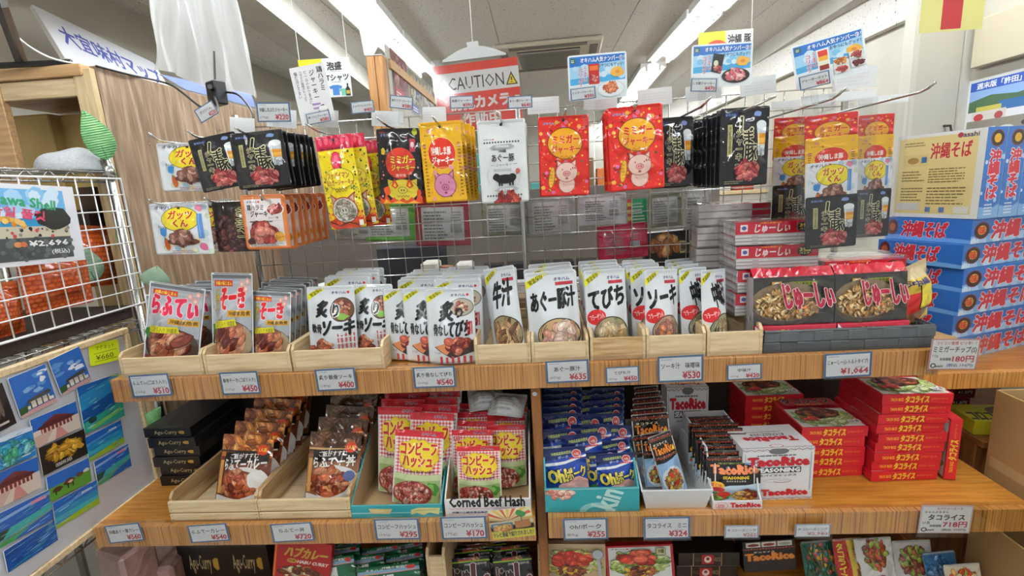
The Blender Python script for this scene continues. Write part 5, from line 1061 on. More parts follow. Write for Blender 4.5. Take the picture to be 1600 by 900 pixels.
fd = fit((1306, 428), (1417, 424), (1417, ypix(1417, YU + .02, ZBK)), (1305, ypix(1305, YU + .02, ZBK)), YU + .022, 5)
rpack(jm, w1, sized(fd[0], fd[1], fd[2], 190, 142), 'mixed rice pack standing in the basket front, right one beside the chips bag', flap=flm)
def lying(px, Y, n, z0, lab, rz=0, hh=.0585):
    x = PY(px, 430, Y).x
    for i in range(n):
        rpack(lm, w2, upright(x + RR.uniform(-.006, .006), Y + RR.uniform(-.004, .004), z0 + hh * i, rz + RR.uniform(-3, 3)), lab.format(['lowest', 'second', 'third', 'fourth', 'fifth', 'sixth'][i]), 'rice_pack')
ZPI = ZU + .079
lying(1212, YU + .07, 4, ZPI, 'lying mixed rice pack in the left basket pile, {} from the bottom', -1)
lying(1352, YU + .075, 2, ZPI + .012, 'lying mixed rice pack in the right basket pile, {} from the bottom', -1, .0575)
def art_rear():
    a = Art(190, 56, '#b9b4b3', 135)
    for y in (2, 34, 67): a.rect(0, y, 74, y + 26, '#dedad8').rect(0, y + 27, 100, y + 30, '#8f8686').rect(46, y + 10, 54, y + 14, '#a89a9a').rect(74, y, 100, y + 24, '#b9263a')
    return a
rm2 = carton_mesh('rice_pack_lying', 190, 56, 60, {'front': art_rear(), 'top': Art(190, 60, '#d8d4d2')}, '#b9b2b2', FILM); w3 = wrap_mesh(190, 56, 60, 3)
xr = PY(1146, 380, YM - .068).x
for i in range(6): rpack(rm2, w3, upright(xr + RR.uniform(-.006, .006), YM - .072, ZU + .001 + .0585 * i, RR.uniform(-1, 1)), f'lying mixed rice pack in the rear pile by the grid, {["lowest", "second", "third", "fourth", "fifth", "topmost"][i]}')
def art_chip():
    a = Art(120, 150, '#d8b83a', 134); a.rect(0, 0, 100, 22, '#cdb88a').poly([(0, 50), (100, 28), (100, 82), (0, 90)], '#c9231f').text('豚', 30, 34, 78, 70, '#f2dc2c', .12, out='#1a1a1a').ell(50, 86, 44, 12, '#8a5a34', 16, jit=.1).ell(80, 60, 9, 7, '#e0503a', 12).text('沖縄', 10, 24, 60, 34, '#2a2a6a', .06); return a
K_CHIP = bag('chips_bag', art_chip(), 24, stand=False, hole=False, cat='chips bag', seal='#cdb88a')
place(K_CHIP, stand((1408, 418), (1440, 410), 1416, 1456, YU + .075, ZBK, 4, yaw=32), 'yellow and red pork rind chips bag in the right basket corner')
# ---------------------------------------------------------------- price cards along the upper shelf edge
GU = 'price cards on the upper shelf edge'
for q, nm, pr, sb, lb in (
        (((201, 588), (262, 582), (270, 617), (208, 622)), 'らふてぃ(ごぼう入り)', '¥510', '(165g)', 'price card reading 510 yen, first from the left on the upper edge'),
        (((342, 583), (402, 579), (407, 614), (348, 618)), '軟骨そーき(ごぼう入り)', '¥450', '(165g)', 'price card reading 450 yen under the rib pouches on the upper edge'),
        (((491, 578), (554, 574), (558, 608), (497, 612)), '炙り軟骨ソーキ', '¥400', '(180g)', 'price card reading 400 yen under the wide tray'),
        (((644, 575), (711, 571), (712, 604), (648, 607)), '炙り骨なしてびち', '¥540', '(160g)', 'price card reading 540 yen under the trotter pouches'),
        (((852, 565), (919, 561), (921, 596), (854, 599)), 'あぐー豚汁', '¥635', '(350g)', 'price card reading 635 yen under the carrot soup tray'),
        (((946, 574), (998, 572), (999, 596), (947, 599)), 'てびち汁', '¥450', '(350g)', 'small price card reading 450 yen under the streaky tray'),
        (((1027, 557), (1099, 554), (1099, 595), (1028, 598)), 'ソーキ汁　味噌味', '¥530', '', 'tall price card reading 530 yen under the rib soup tray'),
        (((1136, 570), (1190, 568), (1190, 592), (1136, 594)), '中味汁', '¥420', '(350g)', 'small price card reading 420 yen under the tripe soup tray'),
        (((1288, 553), (1363, 549), (1361, 588), (1287, 591)), 'じゅーしー(レトルトタイプ)', '¥1,064', '', 'price card reading 1,064 yen under the woven basket')):
    price(fit(*q, YU - .018), nm, pr, sb, lb, GU, clip=False)
def art_asahi(kind):
    a = Art(110, 76, '#c98a8a' if kind == 0 else '#d9c4c0', 140 + kind); a.rect(3, 4, 97, 96, '#f0f0ee')
    if kind == 0: a.text('コリコリ食感 ピリ辛！！', 10, 8, 92, 19, '#c23045', .04).text('ミミガーチップ(S)', 6, 24, 95, 47, '#26262a', .04).text('10g', 6, 50, 18, 60, '#555', .02).text('180円', 48, 54, 92, 74, '#c0304a', .05).text('本体価格', 22, 60, 45, 70, '#444', .05).text('(税込 194円)', 38, 79, 92, 91, '#4a6aa8', .04)
    else: a.text('スパイシーミート', 30, 6, 80, 15, '#c23045', .05).text('ちゃんぷるるん', 8, 19, 54, 27, '#333', .04).text('タコライス', 16, 32, 86, 52, '#26262a', .07).text('2人前', 5, 56, 20, 66, '#444', .04).text('718円', 46, 58, 92, 78, '#c0304a', .06).text('本体価格', 20, 68, 43, 77, '#444', .05).text('(税込 775円)', 44, 83, 92, 93, '#555', .04)
    a.ell(10, 86, 6, 8, '#3a3a44', 14).ell(10, 86, 3.4, 4.6, '#f0f0ee', 12).text('asahi', 15, 83, 30, 91, '#3a3a44', .05); return a
def bigcard(q, Y, art, label):
    M, w, h = fit(*q, Y); e = empty('price_card', M); tag(e, label, 'price card', 'large handwritten style price cards')
    obj('card', flat_mesh('card', art, LAMI, .5), None, e, Matrix.Diagonal((w * 1000 / 110, h * 1000 / 76, 1, 1))); MB().box(-w / 2 - .006, w / 2 + .03, -.008, h + .012, .0035, .0045).build('clear_holder', CLEAR, e)
bigcard(((1457, 531), (1535, 528), (1523, 577), (1448, 579)), YU - .03, art_asahi(0), 'large price card reading 180 yen at the right end of the upper edge')
bigcard(((1441, 791), (1523, 789), (1514, 832), (1433, 834)), YL - .006, art_asahi(1), 'large price card reading 718 yen on the lower edge below the red boxes')
# ---------------------------------------------------------------- lower shelf, left: black curry cartons, slatted crates, beef hash
YW = YL + .012
ag = carton_mesh('curry_carton', 158, 27, 200, {'front': art_aguc(158, 27)}, '#141416')
def inst(me, M, name, label, cat, group=None): return tag(obj(name, me, None, None, M), label, cat, group)
def zat(px, py, Y): return PY(px, py, Y).z
fy = PZ(300, 760, ZL).y
x0 = PY(277, 700, YL + .17).x
for i in range(6):
    xx = x0 + (0, .004, -.003, .005, .002, -.004)[i] + i * -.004
    inst(ag, upright(xx, YL + .17 + (.004 if i % 2 else 0), ZL + .0006 + i * .0305, (2, -1, 1, -1, 1, 0)[i]) @ Matrix.Diagonal((.9, 1.1, 1, 1)), 'curry_carton', f'black carton with gold lettering, {["lowest", "second", "third", "fourth", "fifth", "topmost"][i]} of the stack at the left end', 'carton', 'black gold-lettered cartons')
tp = MB().bbox(-.045, .045, .0, .0006, -.03, .03, .0002)
GC = 'slatted wooden crates on the lower shelf'
crate('slatted wooden crate with the brown curry pouches', 258, 398, 772, YL + .004, .30, ZL, .058, .077, GC, slats=2, t=.008)
crate('slatted wooden crate with the pork bowl pouches', 399, 544, 772, YL + .004, .30, ZL, .058, .077, GC, slats=2, t=.008)
K_RC = retort('curry_pouch', art_raf_curry(0), T=15, seal='#8a4a1c', back='#8a5a34'); K_RD = retort('pork_bowl_pouch', art_raf_curry(1), T=15, seal='#5a3a24', back='#6a4a30')
ZQ = ZL + .007
g = stand((360, 694), (440, 668), 326, 406, YL + .065, ZQ, 22)
stack(K_RC, g, 5, .045, 'brown curry pouch lying back in front, white rice in its picture', '{} brown curry pouch from the front of the left slatted crate', 'brown curry pouches', step=(.004, .016), rot=2)
g = stand((492, 685), (575, 667), 470, 548, YL + .065, ZQ, 22)
stack(K_RD, g, 5, .045, 'dark brown pork bowl pouch lying back in front', '{} dark brown pork bowl pouch from the front of the right slatted crate', 'dark brown pork bowl pouches', step=(.002, .018), rot=2)
# display cartons with diagonal sides
KRAFT = '#b99b72'
def display_box(label, pxl, pxr, pyt, Yf, depth, z, hf, hs, rise, outer, front_art=None, inner=KRAFT, side_art=None, yaw=0, t=.0035, m=None, name='display_carton', cat='display carton'):
    a = PY(pxl, pyt, Yf).x; b = PY(pxr, pyt, Yf).x; w = b - a
    e = empty(name, Matrix.Translation(((a + b) / 2, Yf, z + .0006)) @ Matrix.Rotation(math.radians(yaw), 4, 'Z')); tag(e, label, cat); m = m or CARD
    f = MB().bbox(-w / 2, w / 2, 0, t, 0, hf, .0006, outer); f.box(-w / 2 + .002, w / 2 - .002, t, t + .0004, .002, hf - .001, inner); fo = f.build('front_panel', m, e)
    if front_art: obj('front_print', flat_mesh('front_print', front_art, CARD, .2), None, fo, Matrix.Translation((0, -.0004, .0005)) @ UPR @ Matrix.Diagonal((w * 1000 / front_art.w, (hf - .001) * 1000 / front_art.h, 1, 1)))
    o = [(t, 0), (t, hf), (t + .012, hf + (hs - hf) * .1), (t + rise, hs), (depth, hs), (depth, 0)]
    for sx in (-1, 1):
        s = MB(); x = -w / 2 if sx < 0 else w / 2 - t; Mx = Matrix(((0, 0, 1, 0), (1, 0, 0, 0), (0, 1, 0, 0), (0, 0, 0, 1))); s.prism(o, x, x + t, outer, Mx)
        s.prism([(p[0] * .998 + .0005, p[1] * .996) for p in o], (x + t) if sx < 0 else x - .0004, (x + t + .0004) if sx < 0 else x, inner, Mx); s.build('side_panel', m, e)
    s = MB().bbox(-w / 2 + t, w / 2 - t, depth - t, depth, 0, hs, .0006, outer); s.box(-w / 2 + t, w / 2 - t, depth - t - .0004, depth - t, 0, hs - .001, inner); s.build('back_panel', m, e)
    MB().box(-w / 2 + t, w / 2 - t, t + .0006, depth - t, 0, .003, inner).build('base_panel', m, e)
    return e
TEAL = '#2f9fa6'
def art_teal_c():
    a = Art(200, 46, TEAL, 150); a.rect(0, 55, 100, 66, '#8ac8c4').poly([(20, 24), (46, 30), (42, 70), (22, 66)], '#d8c48a').poly([(66, 40), (74, 22), (98, 26), (96, 80), (86, 62), (80, 84), (72, 64), (66, 78)], '#d3d08e').line([(70, 44), (94, 40)], 2, '#9ab06a').ell(30, 46, 6, 14, '#e0d09a', 10); return a
display_box('low teal cardboard carton with cream print, holding the large beef hash bags', 547, 690, 787, YL + .006, .28, ZL, .036, .15, .20, TEAL, art_teal_c())
def art_hash_front():
    a = Art(190, 48, '#e8e6e6', 151); a.text('Corned Beef Hash', 6, -18, 93, 44, '#1c1a1c', .07); a.zig(5, 95, 54, 4, 26, '#e8b4c4', 2).text('沖縄ハム総合食品株式会社', 8, 70, 58, 82, '#2a3a6a', .05); return a
display_box('white cardboard carton lettered beef hash, holding the small beef hash bags', 694, 829, 780, YL + .006, .28, ZL, .048, .15, .16, '#e6e4e2', art_hash_front())
K_BF = bag('beef_hash_bag', art_beef(0), 12, stand=True, hole=False, back='#d8d4d0', seal='#cc2430', cat='food bag', corner=3); K_BM = bag('small_beef_hash_bag', art_beef(1), 12, stand=True, hole=False, back='#d8d4d0', seal='#cc2430', cat='food bag', corner=3)
ZR = ZL + .0045
GB = 'large beef hash bags'
g = stand((623, 672), (696, 674), 607, 686, YL + .045, ZR, 13)
place(K_BF, g, 'large red checked beef hash bag standing foremost in the teal carton', GB)
g = stand((641, 642), (710, 648), 640, 706, YL + .085, ZR, 11)
stack(K_BF, g, 4, .03, 'large beef hash bag right behind the foremost one', '{} large beef hash bag in the right row behind the foremost', GB, rot=2, step=(.001, .009))
g = stand((592, 636), (662, 636), 590, 658, YL + .10, ZR, 11)
stack(K_BF, g, 4, .03, 'large beef hash bag at the left, cut by the foremost one', '{} large beef hash bag in the left row of the teal carton', GB, rot=2, step=(-.001, .009))
GM = 'small beef hash bags'
place(K_BM, stand((712, 697), (783, 697), 718, 783, YL + .05, ZR, 9), 'small beef hash bag standing foremost in the white carton', GM)
g = stand((706, 672), (771, 671), 708, 770, YL + .09, ZR, 9)
stack(K_BM, g, 3, .035, 'small beef hash bag right behind the foremost one', '{} small beef hash bag in the left row of the white carton', GM, rot=2, step=(0, .008))
g = stand((757, 664), (823, 663), 766, 821, YL + .12, ZR, 9)
stack(K_BM, g, 3, .035, 'small beef hash bag at the right side of the white carton', '{} small beef hash bag in the right row of the white carton', GM, rot=2, step=(.001, .010))
def art_silver():
    a = Art(130, 100, '#b9bcbd', 152); a.rect(6, 6, 94, 94, '#c9cccd').lines(14, 20, 80, 80, 6, '#9a9d9e'); return a
K_SIL = bag('silver_pouch', art_silver(), 22, stand=False, hole=False, cat='food bag', seal='#c9cccd', m=SEAL if 0 else FILM, wav=3)
for i, (px, py, Y, rz) in enumerate(((762, 640, YL + .17, 12), (788, 650, YL + .13, -14))):
    p = PY(px, py, Y); M = Matrix.Translation(p) @ Matrix.Rotation(math.radians(rz), 4, 'Z') @ Matrix.Rotation(math.radians(-62), 4, 'X') @ UPR
    place(K_SIL, (M, .10, .075), ['crumpled silver pouch back lying on the small beef hash bags, rear one', 'crumpled silver pouch back lying on the small beef hash bags, nearer one'][i], 'silver pouch backs')
# travel postcard like sheet hanging on the edge
def art_card():
    a = Art(110, 84, '#e9dfae', 153)
    for i in range(9): a.poly([(42, 40), (42 + 60 * math.cos(i * .35), 40 - 60 * math.sin(i * .35)), (42 + 60 * math.cos(i * .35 + .17), 40 - 60 * math.sin(i * .35 + .17))], '#d8583a' if i % 2 else '#e8c060')
    a.rect(0, 40, 100, 56, '#e8d8b0').rect(2, 46, 52, 62, '#3a7fa8').text('OKINAWA SOBA', 6, 50, 48, 58, '#e8f0e8', .05).poly([(56, 44), (92, 40), (94, 66), (58, 70)], '#c9823a').ell(74, 18, 10, 12, '#3f8a4a', 9, jit=.3).rect(73, 24, 75, 46, '#7a5a2c').rect(0, 72, 100, 100, '#e6dc3c').text('テレビ番組で紹介されました！', 3, 77, 96, 94, '#1c1c1c', .06).food(30, 64, 24, 8, ['#c98a4a', '#e0b060', '#a86a30'], 16, .3); return a
sign(fit((765, 800), (828, 790), (838, 834), (768, 845), YL - .012), art_card(), 'advert_card', 'small yellow travel picture card stuck on the shelf edge by the upright', 'card', LAMI)

# ---------------------------------------------------------------- lower shelf, right
YR = YL + .016
def art_teal_e():
    a = Art(190, 64, TEAL, 154); a.food(16, 20, 14, 24, ['#d88a7a', '#e8a898', '#c96a5a', '#e8c8b0'], 24, .3).ell(54, 100, 18, 40, '#8fd0cc', 20).ell(54, 104, 11, 26, TEAL, 16).text('kin', 52, 8, 80, 84, '#b9e0da', .06, rot=70).rect(0, 0, 100, 4, '#8ac8c4'); return a
display_box('teal cardboard carton packed with blue ham pouches', 851, 999, 765, YR, .30, ZL, .066, .115, .06, TEAL, art_teal_e(), inner='#3fa9ae')
K_OH = bag('ham_pouch', art_ohpork(), 11, stand=True, hole=False, back='#c9ccd0', seal='#16265c', cat='food pouch', corner=5)
GO = 'blue ham pouches'
spots = [((851, 708), (917, 690), 853, 918, .045, 'foremost blue ham pouch at the left'), ((936, 718), (994, 698), 932, 992, .04, 'foremost blue ham pouch at the right'),
         ((914, 716), (968, 694), 915, 968, .065, 'blue ham pouch tucked between the two foremost ones'), ((881, 688), (942, 668), 880, 944, .075, 'blue ham pouch in the second row, centre left'),
         ((846, 676), (911, 665), 848, 910, .09, 'blue ham pouch in the second row at the left wall'), ((934, 700), (987, 676), 936, 986, .085, 'blue ham pouch in the second row at the right wall'),
         ((893, 664), (956, 662), 893, 955, .11, 'blue ham pouch in the third row, centre'), ((924, 655), (983, 672), 926, 986, .125, 'blue ham pouch in the third row leaning right')]
for a, b, x0_, x1_, d, lb in spots: place(K_OH, stand(a, b, x0_, x1_, YR + d, ZR, 10), lb, GO)
for r in range(5):
    for c, (xa_, xb_) in enumerate(((846, 909), (884, 944), (921, 975))[:3]):
        if c == 1 and r % 2: continue
        y = 648 - r * 10 + (4 if c == 1 else 0)
        place(K_OH, stand((xa_ + r * 1.2, y), (xb_ + r * .4, y - 4), xa_ + 2 + r, xb_ + r * .5, YR + .14 + r * .026 + c * .004, ZR, 8), f'blue ham pouch {["in the fourth row", "in the fifth row", "in the sixth row", "in the seventh row", "in the rearmost row"][r]}, {["left", "centre", "right"][c]}', GO)
# white plastic tray with taco mini pouches
pw0 = PY(1003, 785, YR).x; pw1 = PY(1112, 785, YR).x; w = pw1 - pw0
e = empty('plastic_tray', Matrix.Translation(((pw0 + pw1) / 2, YR, ZL + .0006))); tag(e, 'white plastic tray holding the narrow black taco pouches', 'tray')
tm = mat('white_tray', '#dfe2e3', rough=.35)
hw = w / 2; dp = .32; hh = .085; fh = .055
def wall(p, q, name, t=.003):
    n = Vector((q[0] - p[0], q[1] - p[1], 0)).normalized().cross(Vector((0, 0, 1))) * t
def slab(name, pts, t):
    v = [Vector(p) for p in pts]; n = (v[1] - v[0]).cross(v[2] - v[0]).normalized() * t; m_ = MB(); k = len(v)
    m_.add([p[:] for p in v] + [(p + n)[:] for p in v], [tuple(range(k))[::-1], tuple(range(k, 2 * k))] + [(i, (i + 1) % k, k + (i + 1) % k, k + i) for i in range(k)]); m_.build(name, tm, e)
slab('front_wall', [(-hw + .012, .012, 0), (hw - .012, .012, 0), (hw, 0, fh), (-hw, 0, fh)], .003)
for s in (-1, 1): slab('side_wall', [(s * (hw - .012), .012, 0), (s * (hw - .012), dp - .01, 0), (s * hw, dp, hh), (s * hw, .08, hh), (s * hw, 0, fh)], .003)
slab('back_wall', [(-hw + .012, dp - .01, 0), (hw - .012, dp - .01, 0), (hw, dp, hh), (-hw, dp, hh)], .003)
slab('base', [(-hw + .012, .012, 0), (hw - .012, .012, 0), (hw - .012, dp - .01, 0), (-hw + .012, dp - .01, 0)], .003)
MB().tube([(-hw, .08, hh), (-hw, -.001, fh), (hw, -.001, fh), (hw, .08, hh)], .003, 6).build('rolled_rim', tm, e)
K_TM = bag('taco_pouch', art_tacomini(), 10, stand=True, hole=False, back='#c9c2b8', seal='#2a1518', cat='food pouch', corner=3)
GTM = 'narrow black taco pouches'
place(K_TM, stand((1011, 692), (1052, 662), 1042, 1070, YR + .05, ZR + .002, 12, yaw=14), 'narrow black taco pouch in front, tilted left, taco photo in full view', GTM)
place(K_TM, stand((1000, 683), (1041, 670), 1010, 1046, YR + .085, ZR + .002, 12, yaw=14), 'narrow black taco pouch just behind the tilted front one', GTM)
place(K_TM, stand((990, 690), (1034, 664), 1000, 1040, YR + .11, ZR + .002, 12, yaw=10), 'narrow black taco pouch third from the front, mostly hidden', GTM)
for i in range(6):
    place(K_TM, stand((985 + i * 1 - i % 2 * 3, 652 - i * 9), (1048 - i * 3, 640 - i * 8), 996 + i * 2, 1048 - i * 3, YR + .135 + i * .024, ZR + .002, 8), f'narrow black taco pouch {["first", "second", "third", "fourth", "fifth", "last"][i]} in the upright row at the back of the tray', GTM)
# open white carton with taco seasoning packets, and two closed ones
def art_tray_front():
    a = Art(130, 34, '#e6e4e4', 155); a.ell(18, 55, 13, 45, '#c0202e', 18).ell(18, 55, 12, 41, '#e6e4e4', 18).lines(10, 30, 26, 80, 3, '#c0202e', .6).text('TacoRice', 36, 22, 96, 78, '#c0202e', .13); return a
display_box('open white taco seasoning carton full of black packets', 1114, 1191, 785, YR, .26, ZL, .022, .135, .055, '#dedfe1', art_tray_front(), inner='#c9cacb')
K_TS = bag('seasoning_packet', art_tacoseason(), 8, stand=False, hole=False, back='#b9b4b0', seal='#2a1518', cat='seasoning packet', corner=2)
g = stand((1104, 713), (1189, 714), 1104, 1188, YR + .022, ZR, 7)
stack(K_TS, g, 6, .018, 'black taco seasoning packet standing in front, orange lettering', '{} taco seasoning packet behind the front one', 'black taco seasoning packets', step=(-.002, .006), rot=.6)
g = stand((1078, 662), (1147, 660), 1086, 1148, YR + .17, ZR, 6)
stack(K_TS, g, 2, .02, 'taco seasoning packet of the rear row, left of the white carton', '{} taco seasoning packet of the rear row', 'black taco seasoning packets', rot=.6)
tb = carton_mesh('seasoning_carton', 118, 158, 118, {'front': taco_box_front(118, 158), 'top': taco_box_top(118, 118)}, '#dcdcde')
M, w, h = fit((1164, 706), (1280, 706), (1271, 790), (1158, 792), YR + .02)
cm_ = sized(M, w, (h), 118, 158); q = PY(1215, 790, YR + .02)
zt = M @ Vector((0, h, 0))
o = inst(tb, upright(PY(1214, 760, YR + .035).x, YR + .035, ZL + .0008, 2) @ Matrix.Diagonal((w * 1000 / 118, (zt.z - ZL) / .158, 1, 1)), 'seasoning_carton', 'closed white taco seasoning carton standing at the shelf edge', 'carton', 'white taco seasoning cartons')
p = PY(1096, 652, YR + .14)
o = inst(tb, upright(p.x + .004, YR + .275, ZL + .0008, 0) @ Matrix.Diagonal((1.02, 1.28, .6, 1)), 'seasoning_carton', 'closed white taco seasoning carton standing in the rear behind the black packets', 'carton', 'white taco seasoning cartons')
# red taco rice cartons
rm = carton_mesh('red_carton', 168, 26, 172, {'front': red_front(168, 26), 'top': red_top(168, 172), 'left': Art(172, 26, '#b81a26'), 'right': Art(172, 26, '#b81a26')}, '#c41d29')
def redstack(px, py, n, who, ztop, dxs):
    b = PZ(px, py, ZL); hgt = (ztop - ZL) / n
    for i in range(n):
        inst(rm, upright(b.x + dxs[i % len(dxs)], b.y + (.003 if i % 2 else 0), ZL + .0008 + i * hgt, (1.5, -1, .6, -1.4, 0)[i % 5]) @ Matrix.Diagonal((1, (hgt - .0007) / .026, 1, 1)), 'red_carton', f'red taco rice carton, {["lowest", "second from bottom", "third from bottom", "fourth from bottom", "fifth from bottom", "sixth from bottom", "seventh from bottom", "eighth from bottom", "ninth from bottom"][i] if i < n - 1 else "topmost"} in the {who}', 'carton', 'red taco rice cartons')
b = PZ(1412, 751, ZL); zt2 = PY(1410, 617, b.y).z
redstack(1412, 751, 9, 'right red stack', zt2, (0, .003, .004, .008, .010, .004, .006, .014, .012))
b = PZ(1296, 745, ZL); zt1 = PY(1296, 668, b.y).z
redstack(1296, 745, 5, 'left red stack', zt1, (0, .003, .002, -.001, .005))
b = PZ(1340, 700, ZL)
for i in range(6): inst(rm, upright(PY(1216, 620, YL + .33).x - .02, YL + .31, ZL + .0008 + i * .0268, 1 if i % 2 else -1), 'red_carton', f'dark red carton deep behind the white carton, {["lowest", "second", "third", "fourth", "fifth", "topmost"][i]} layer of the rear stack', 'carton', 'red taco rice cartons')
c = PZ(1482, 752, ZL)
inst(rm, Matrix.Translation((c.x + .006, c.y + .005, ZL + .085 + .0008)) @ Matrix.Rotation(math.radians(-9), 4, 'Z') @ Matrix.Rotation(math.radians(-90), 4, 'Y') @ Matrix.Translation((0, 0, -.013)) @ UPR, 'red_carton', 'red taco rice carton standing upright on its edge right of the stacks', 'carton', 'red taco rice cartons')
# price cards on the lower edge
GLW = 'price cards on the lower shelf edge'
for q, nm, pr, sb, lb, fd_ in (
        (((159, 819), (216, 820), (229, 847), (173, 846)), '沖縄あぐー豚カレー', '¥560', '', 'price card reading 560 yen at the left end of the lower edge', 0), (((290, 820), (353, 819), (361, 846), (300, 847)), 'らふてーカレー', '¥540', '', 'price card reading 540 yen under the curry pouches', 0),
        (((420, 818), (486, 817), (493, 845), (428, 847)), 'らふてー丼', '¥720', '', 'price card reading 720 yen under the pork bowl pouches', 0), (((583, 811), (654, 810), (657, 842), (588, 844)), 'コンビーフハッシュ', '¥295', '(140g)', 'price card reading 295 yen under the large beef hash bags', 0),
        (((687, 808), (759, 806), (762, 841), (691, 843)), 'コンビーフハッシュ', '¥170', '(75g)', 'price card reading 170 yen under the small beef hash bags', 0), (((879, 811), (949, 809), (950, 842), (881, 844)), 'Oh!ポーク', '¥255', '85g', 'price card reading 255 yen under the blue ham pouches', 0),
        (((1005, 809), (1079, 807), (1078, 841), (1006, 843)), 'タコライス　ミニ', '¥324', '', 'price card reading 324 yen under the white plastic tray', 0), (((1132, 822), (1187, 820), (1184, 840), (1132, 841)), 'タコシーズニング', '¥265', '', 'small faded price card under the open white carton', 1),
        (((1243, 820), (1299, 818), (1296, 838), (1241, 840)), 'タコシーズニング', '¥2,980', '', 'small price card reading 2,980 yen under the closed white carton', 1)):
    price(fit(*q, YL - .017), nm, pr, sb, lb, GLW, clip=False, fade=bool(fd_), border='#3f6690' if not fd_ else '#8fa0b4')

# ---------------------------------------------------------------- bottom shelf: only the top of its goods shows
YB = YL + .07
def art_habu():
    a = Art(170, 190, '#b51f22', 160); a.text('ハブカレー', 20, 18, 94, 44, '#c9a23a', .1, shear=.2).ell(32, 54, 9, 6, '#c9a23a', 12).text('中辛', 26, 51, 38, 57, '#7a1414', .05).text('HABU CURRY', 42, 50, 96, 58, '#f0e0d0', .08, shear=.2).rect(30, 2, 44, 9, '#e0d8d0').rect(0, 0, 4, 100, '#e0702c').food(50, 82, 40, 16, ['#7a3a1c', '#a85a2c', '#5a2814', '#d8c8a0'], 40, .2); return a
K_GR = bag('green_pouch', art_green(), 11, stand=True, hole=False, back='#3a5a48', seal='#14663f', cat='food pouch'); K_BJ = bag('black_rice_pouch', art_blackjushi(), 11, stand=True, hole=False, back='#3a3a3a', seal='#19191a', cat='food pouch')
hb_ = carton_mesh('curry_carton', 170, 190, 24, {'front': art_habu()}, '#a81c20')
M, w, h = fit((440, 846), (520, 846), (505, 905), (425, 905), YB + .05, 8)
inst(hb_, sized(M, w * 1.1, h, 170, 190), 'curry_carton', 'red and gold curry carton leaning on the bottom shelf', 'carton')
def low(k, tl, tr, bl, br, Y, lean, label, group): place(k, fit(tl, tr, br, bl, Y, lean), label, group)
GG = 'green pouches on the bottom shelf'; z0 = ZB + .001
def botstand(k, tl, tr, Y, lean, label, group, dx_=2): place(k, stand(tl, tr, tl[0] + dx_ + 14, tr[0] + dx_ + 8, Y, z0, lean), label, group)
for i, (a, b, d) in enumerate((((483, 874), (552, 868), .05), ((553, 886), (654, 880), .03), ((537, 872), (598, 866), .085), ((598, 868), (660, 862), .10), ((492, 858), (560, 853), .12), ((560, 857), (625, 852), .14), ((596, 852), (658, 848), .17), ((500, 850), (562, 848), .18))):
    botstand(K_GR, a, b, YB + d, 12, 'green and silver pouch ' + ['at the left front', 'foremost on the right', 'in the second row, centre', 'in the second row, right', 'in the third row, left', 'in the third row, centre', 'in the last row, right', 'in the last row, left'][i] + ' of the bottom shelf', GG)
for i, (a, b, d) in enumerate((((696, 874), (764, 868), .05), ((766, 872), (830, 866), .04), ((704, 858), (768, 854), .09), ((764, 856), (826, 850), .10), ((706, 850), (790, 848), .13))):
    botstand(K_BJ, a, b, YB + d, 12, 'black rice pouch, ' + ['left front', 'right front with big white letters', 'second row left', 'second row right', 'rear row'][i] + ' on the bottom shelf', 'black rice pouches on the bottom shelf')
cr = crate('pale wooden tray between the green and black pouches on the bottom shelf', 664, 694, 860, YB, .25, ZB, .20, .22, GC, t=.008)
for k_, (q, lb) in enumerate(((((842, 850), (944, 850), (949, 905), (839, 905)), 'carton with taco salad and spoon photo leaning on the bottom shelf'), (((946, 852), (1048, 852), (1058, 905), (948, 905)), 'red framed carton with tomato salad photo leaning on the bottom shelf'))):
    a = art_salad(k_); M, w, h = fit(*q, YB + .05, 12); inst(carton_mesh('photo_carton', 190, 180, 22, {'front': a}, '#b81f2c' if k_ else '#c9b08a'), sized(M, w, h, 190, 180), 'photo_carton', lb, 'carton')
def art_taco_big():
    a = Art(120, 150, '#1a1210', 161); aztec(a, 22); a.text('TacoRice', 4, 40, 96, 62, '#d8832a', .12, out='#4a1c10').text('タコライス', 20, 33, 60, 38, '#e8d8c0', .05)
    for i in range(3): a.rect(6 + i * 30, 3, 34 + i * 30, 19, '#d8cfc4').ell(20 + i * 30, 12, 11, 4.5, ['#7a2a20', '#8a3428', '#9aa89a'][i], 14)
    return a
tk = carton_mesh('black_taco_carton', 170, 42, 150, {'front': art_tacoblack(), 'top': Art(170, 150, '#1b1412')}, '#17110f')
zb = PY(1120, 866, YB + .08).z
for i in range(3):
    inst(tk, upright(PY(1108, 862, YB + .08).x + (.004, -.003, .002, 0)[i], YB + .085, ZB + .001 + (zb - .043 - ZB) * 0 + (zb - .0005 - .0425 * (3 - i)) - ZB, 0), 'black_taco_carton', f'black taco carton with red crest, {["lowest", "middle", "topmost"][i]} of the stack on the bottom shelf', 'carton', 'black taco cartons')
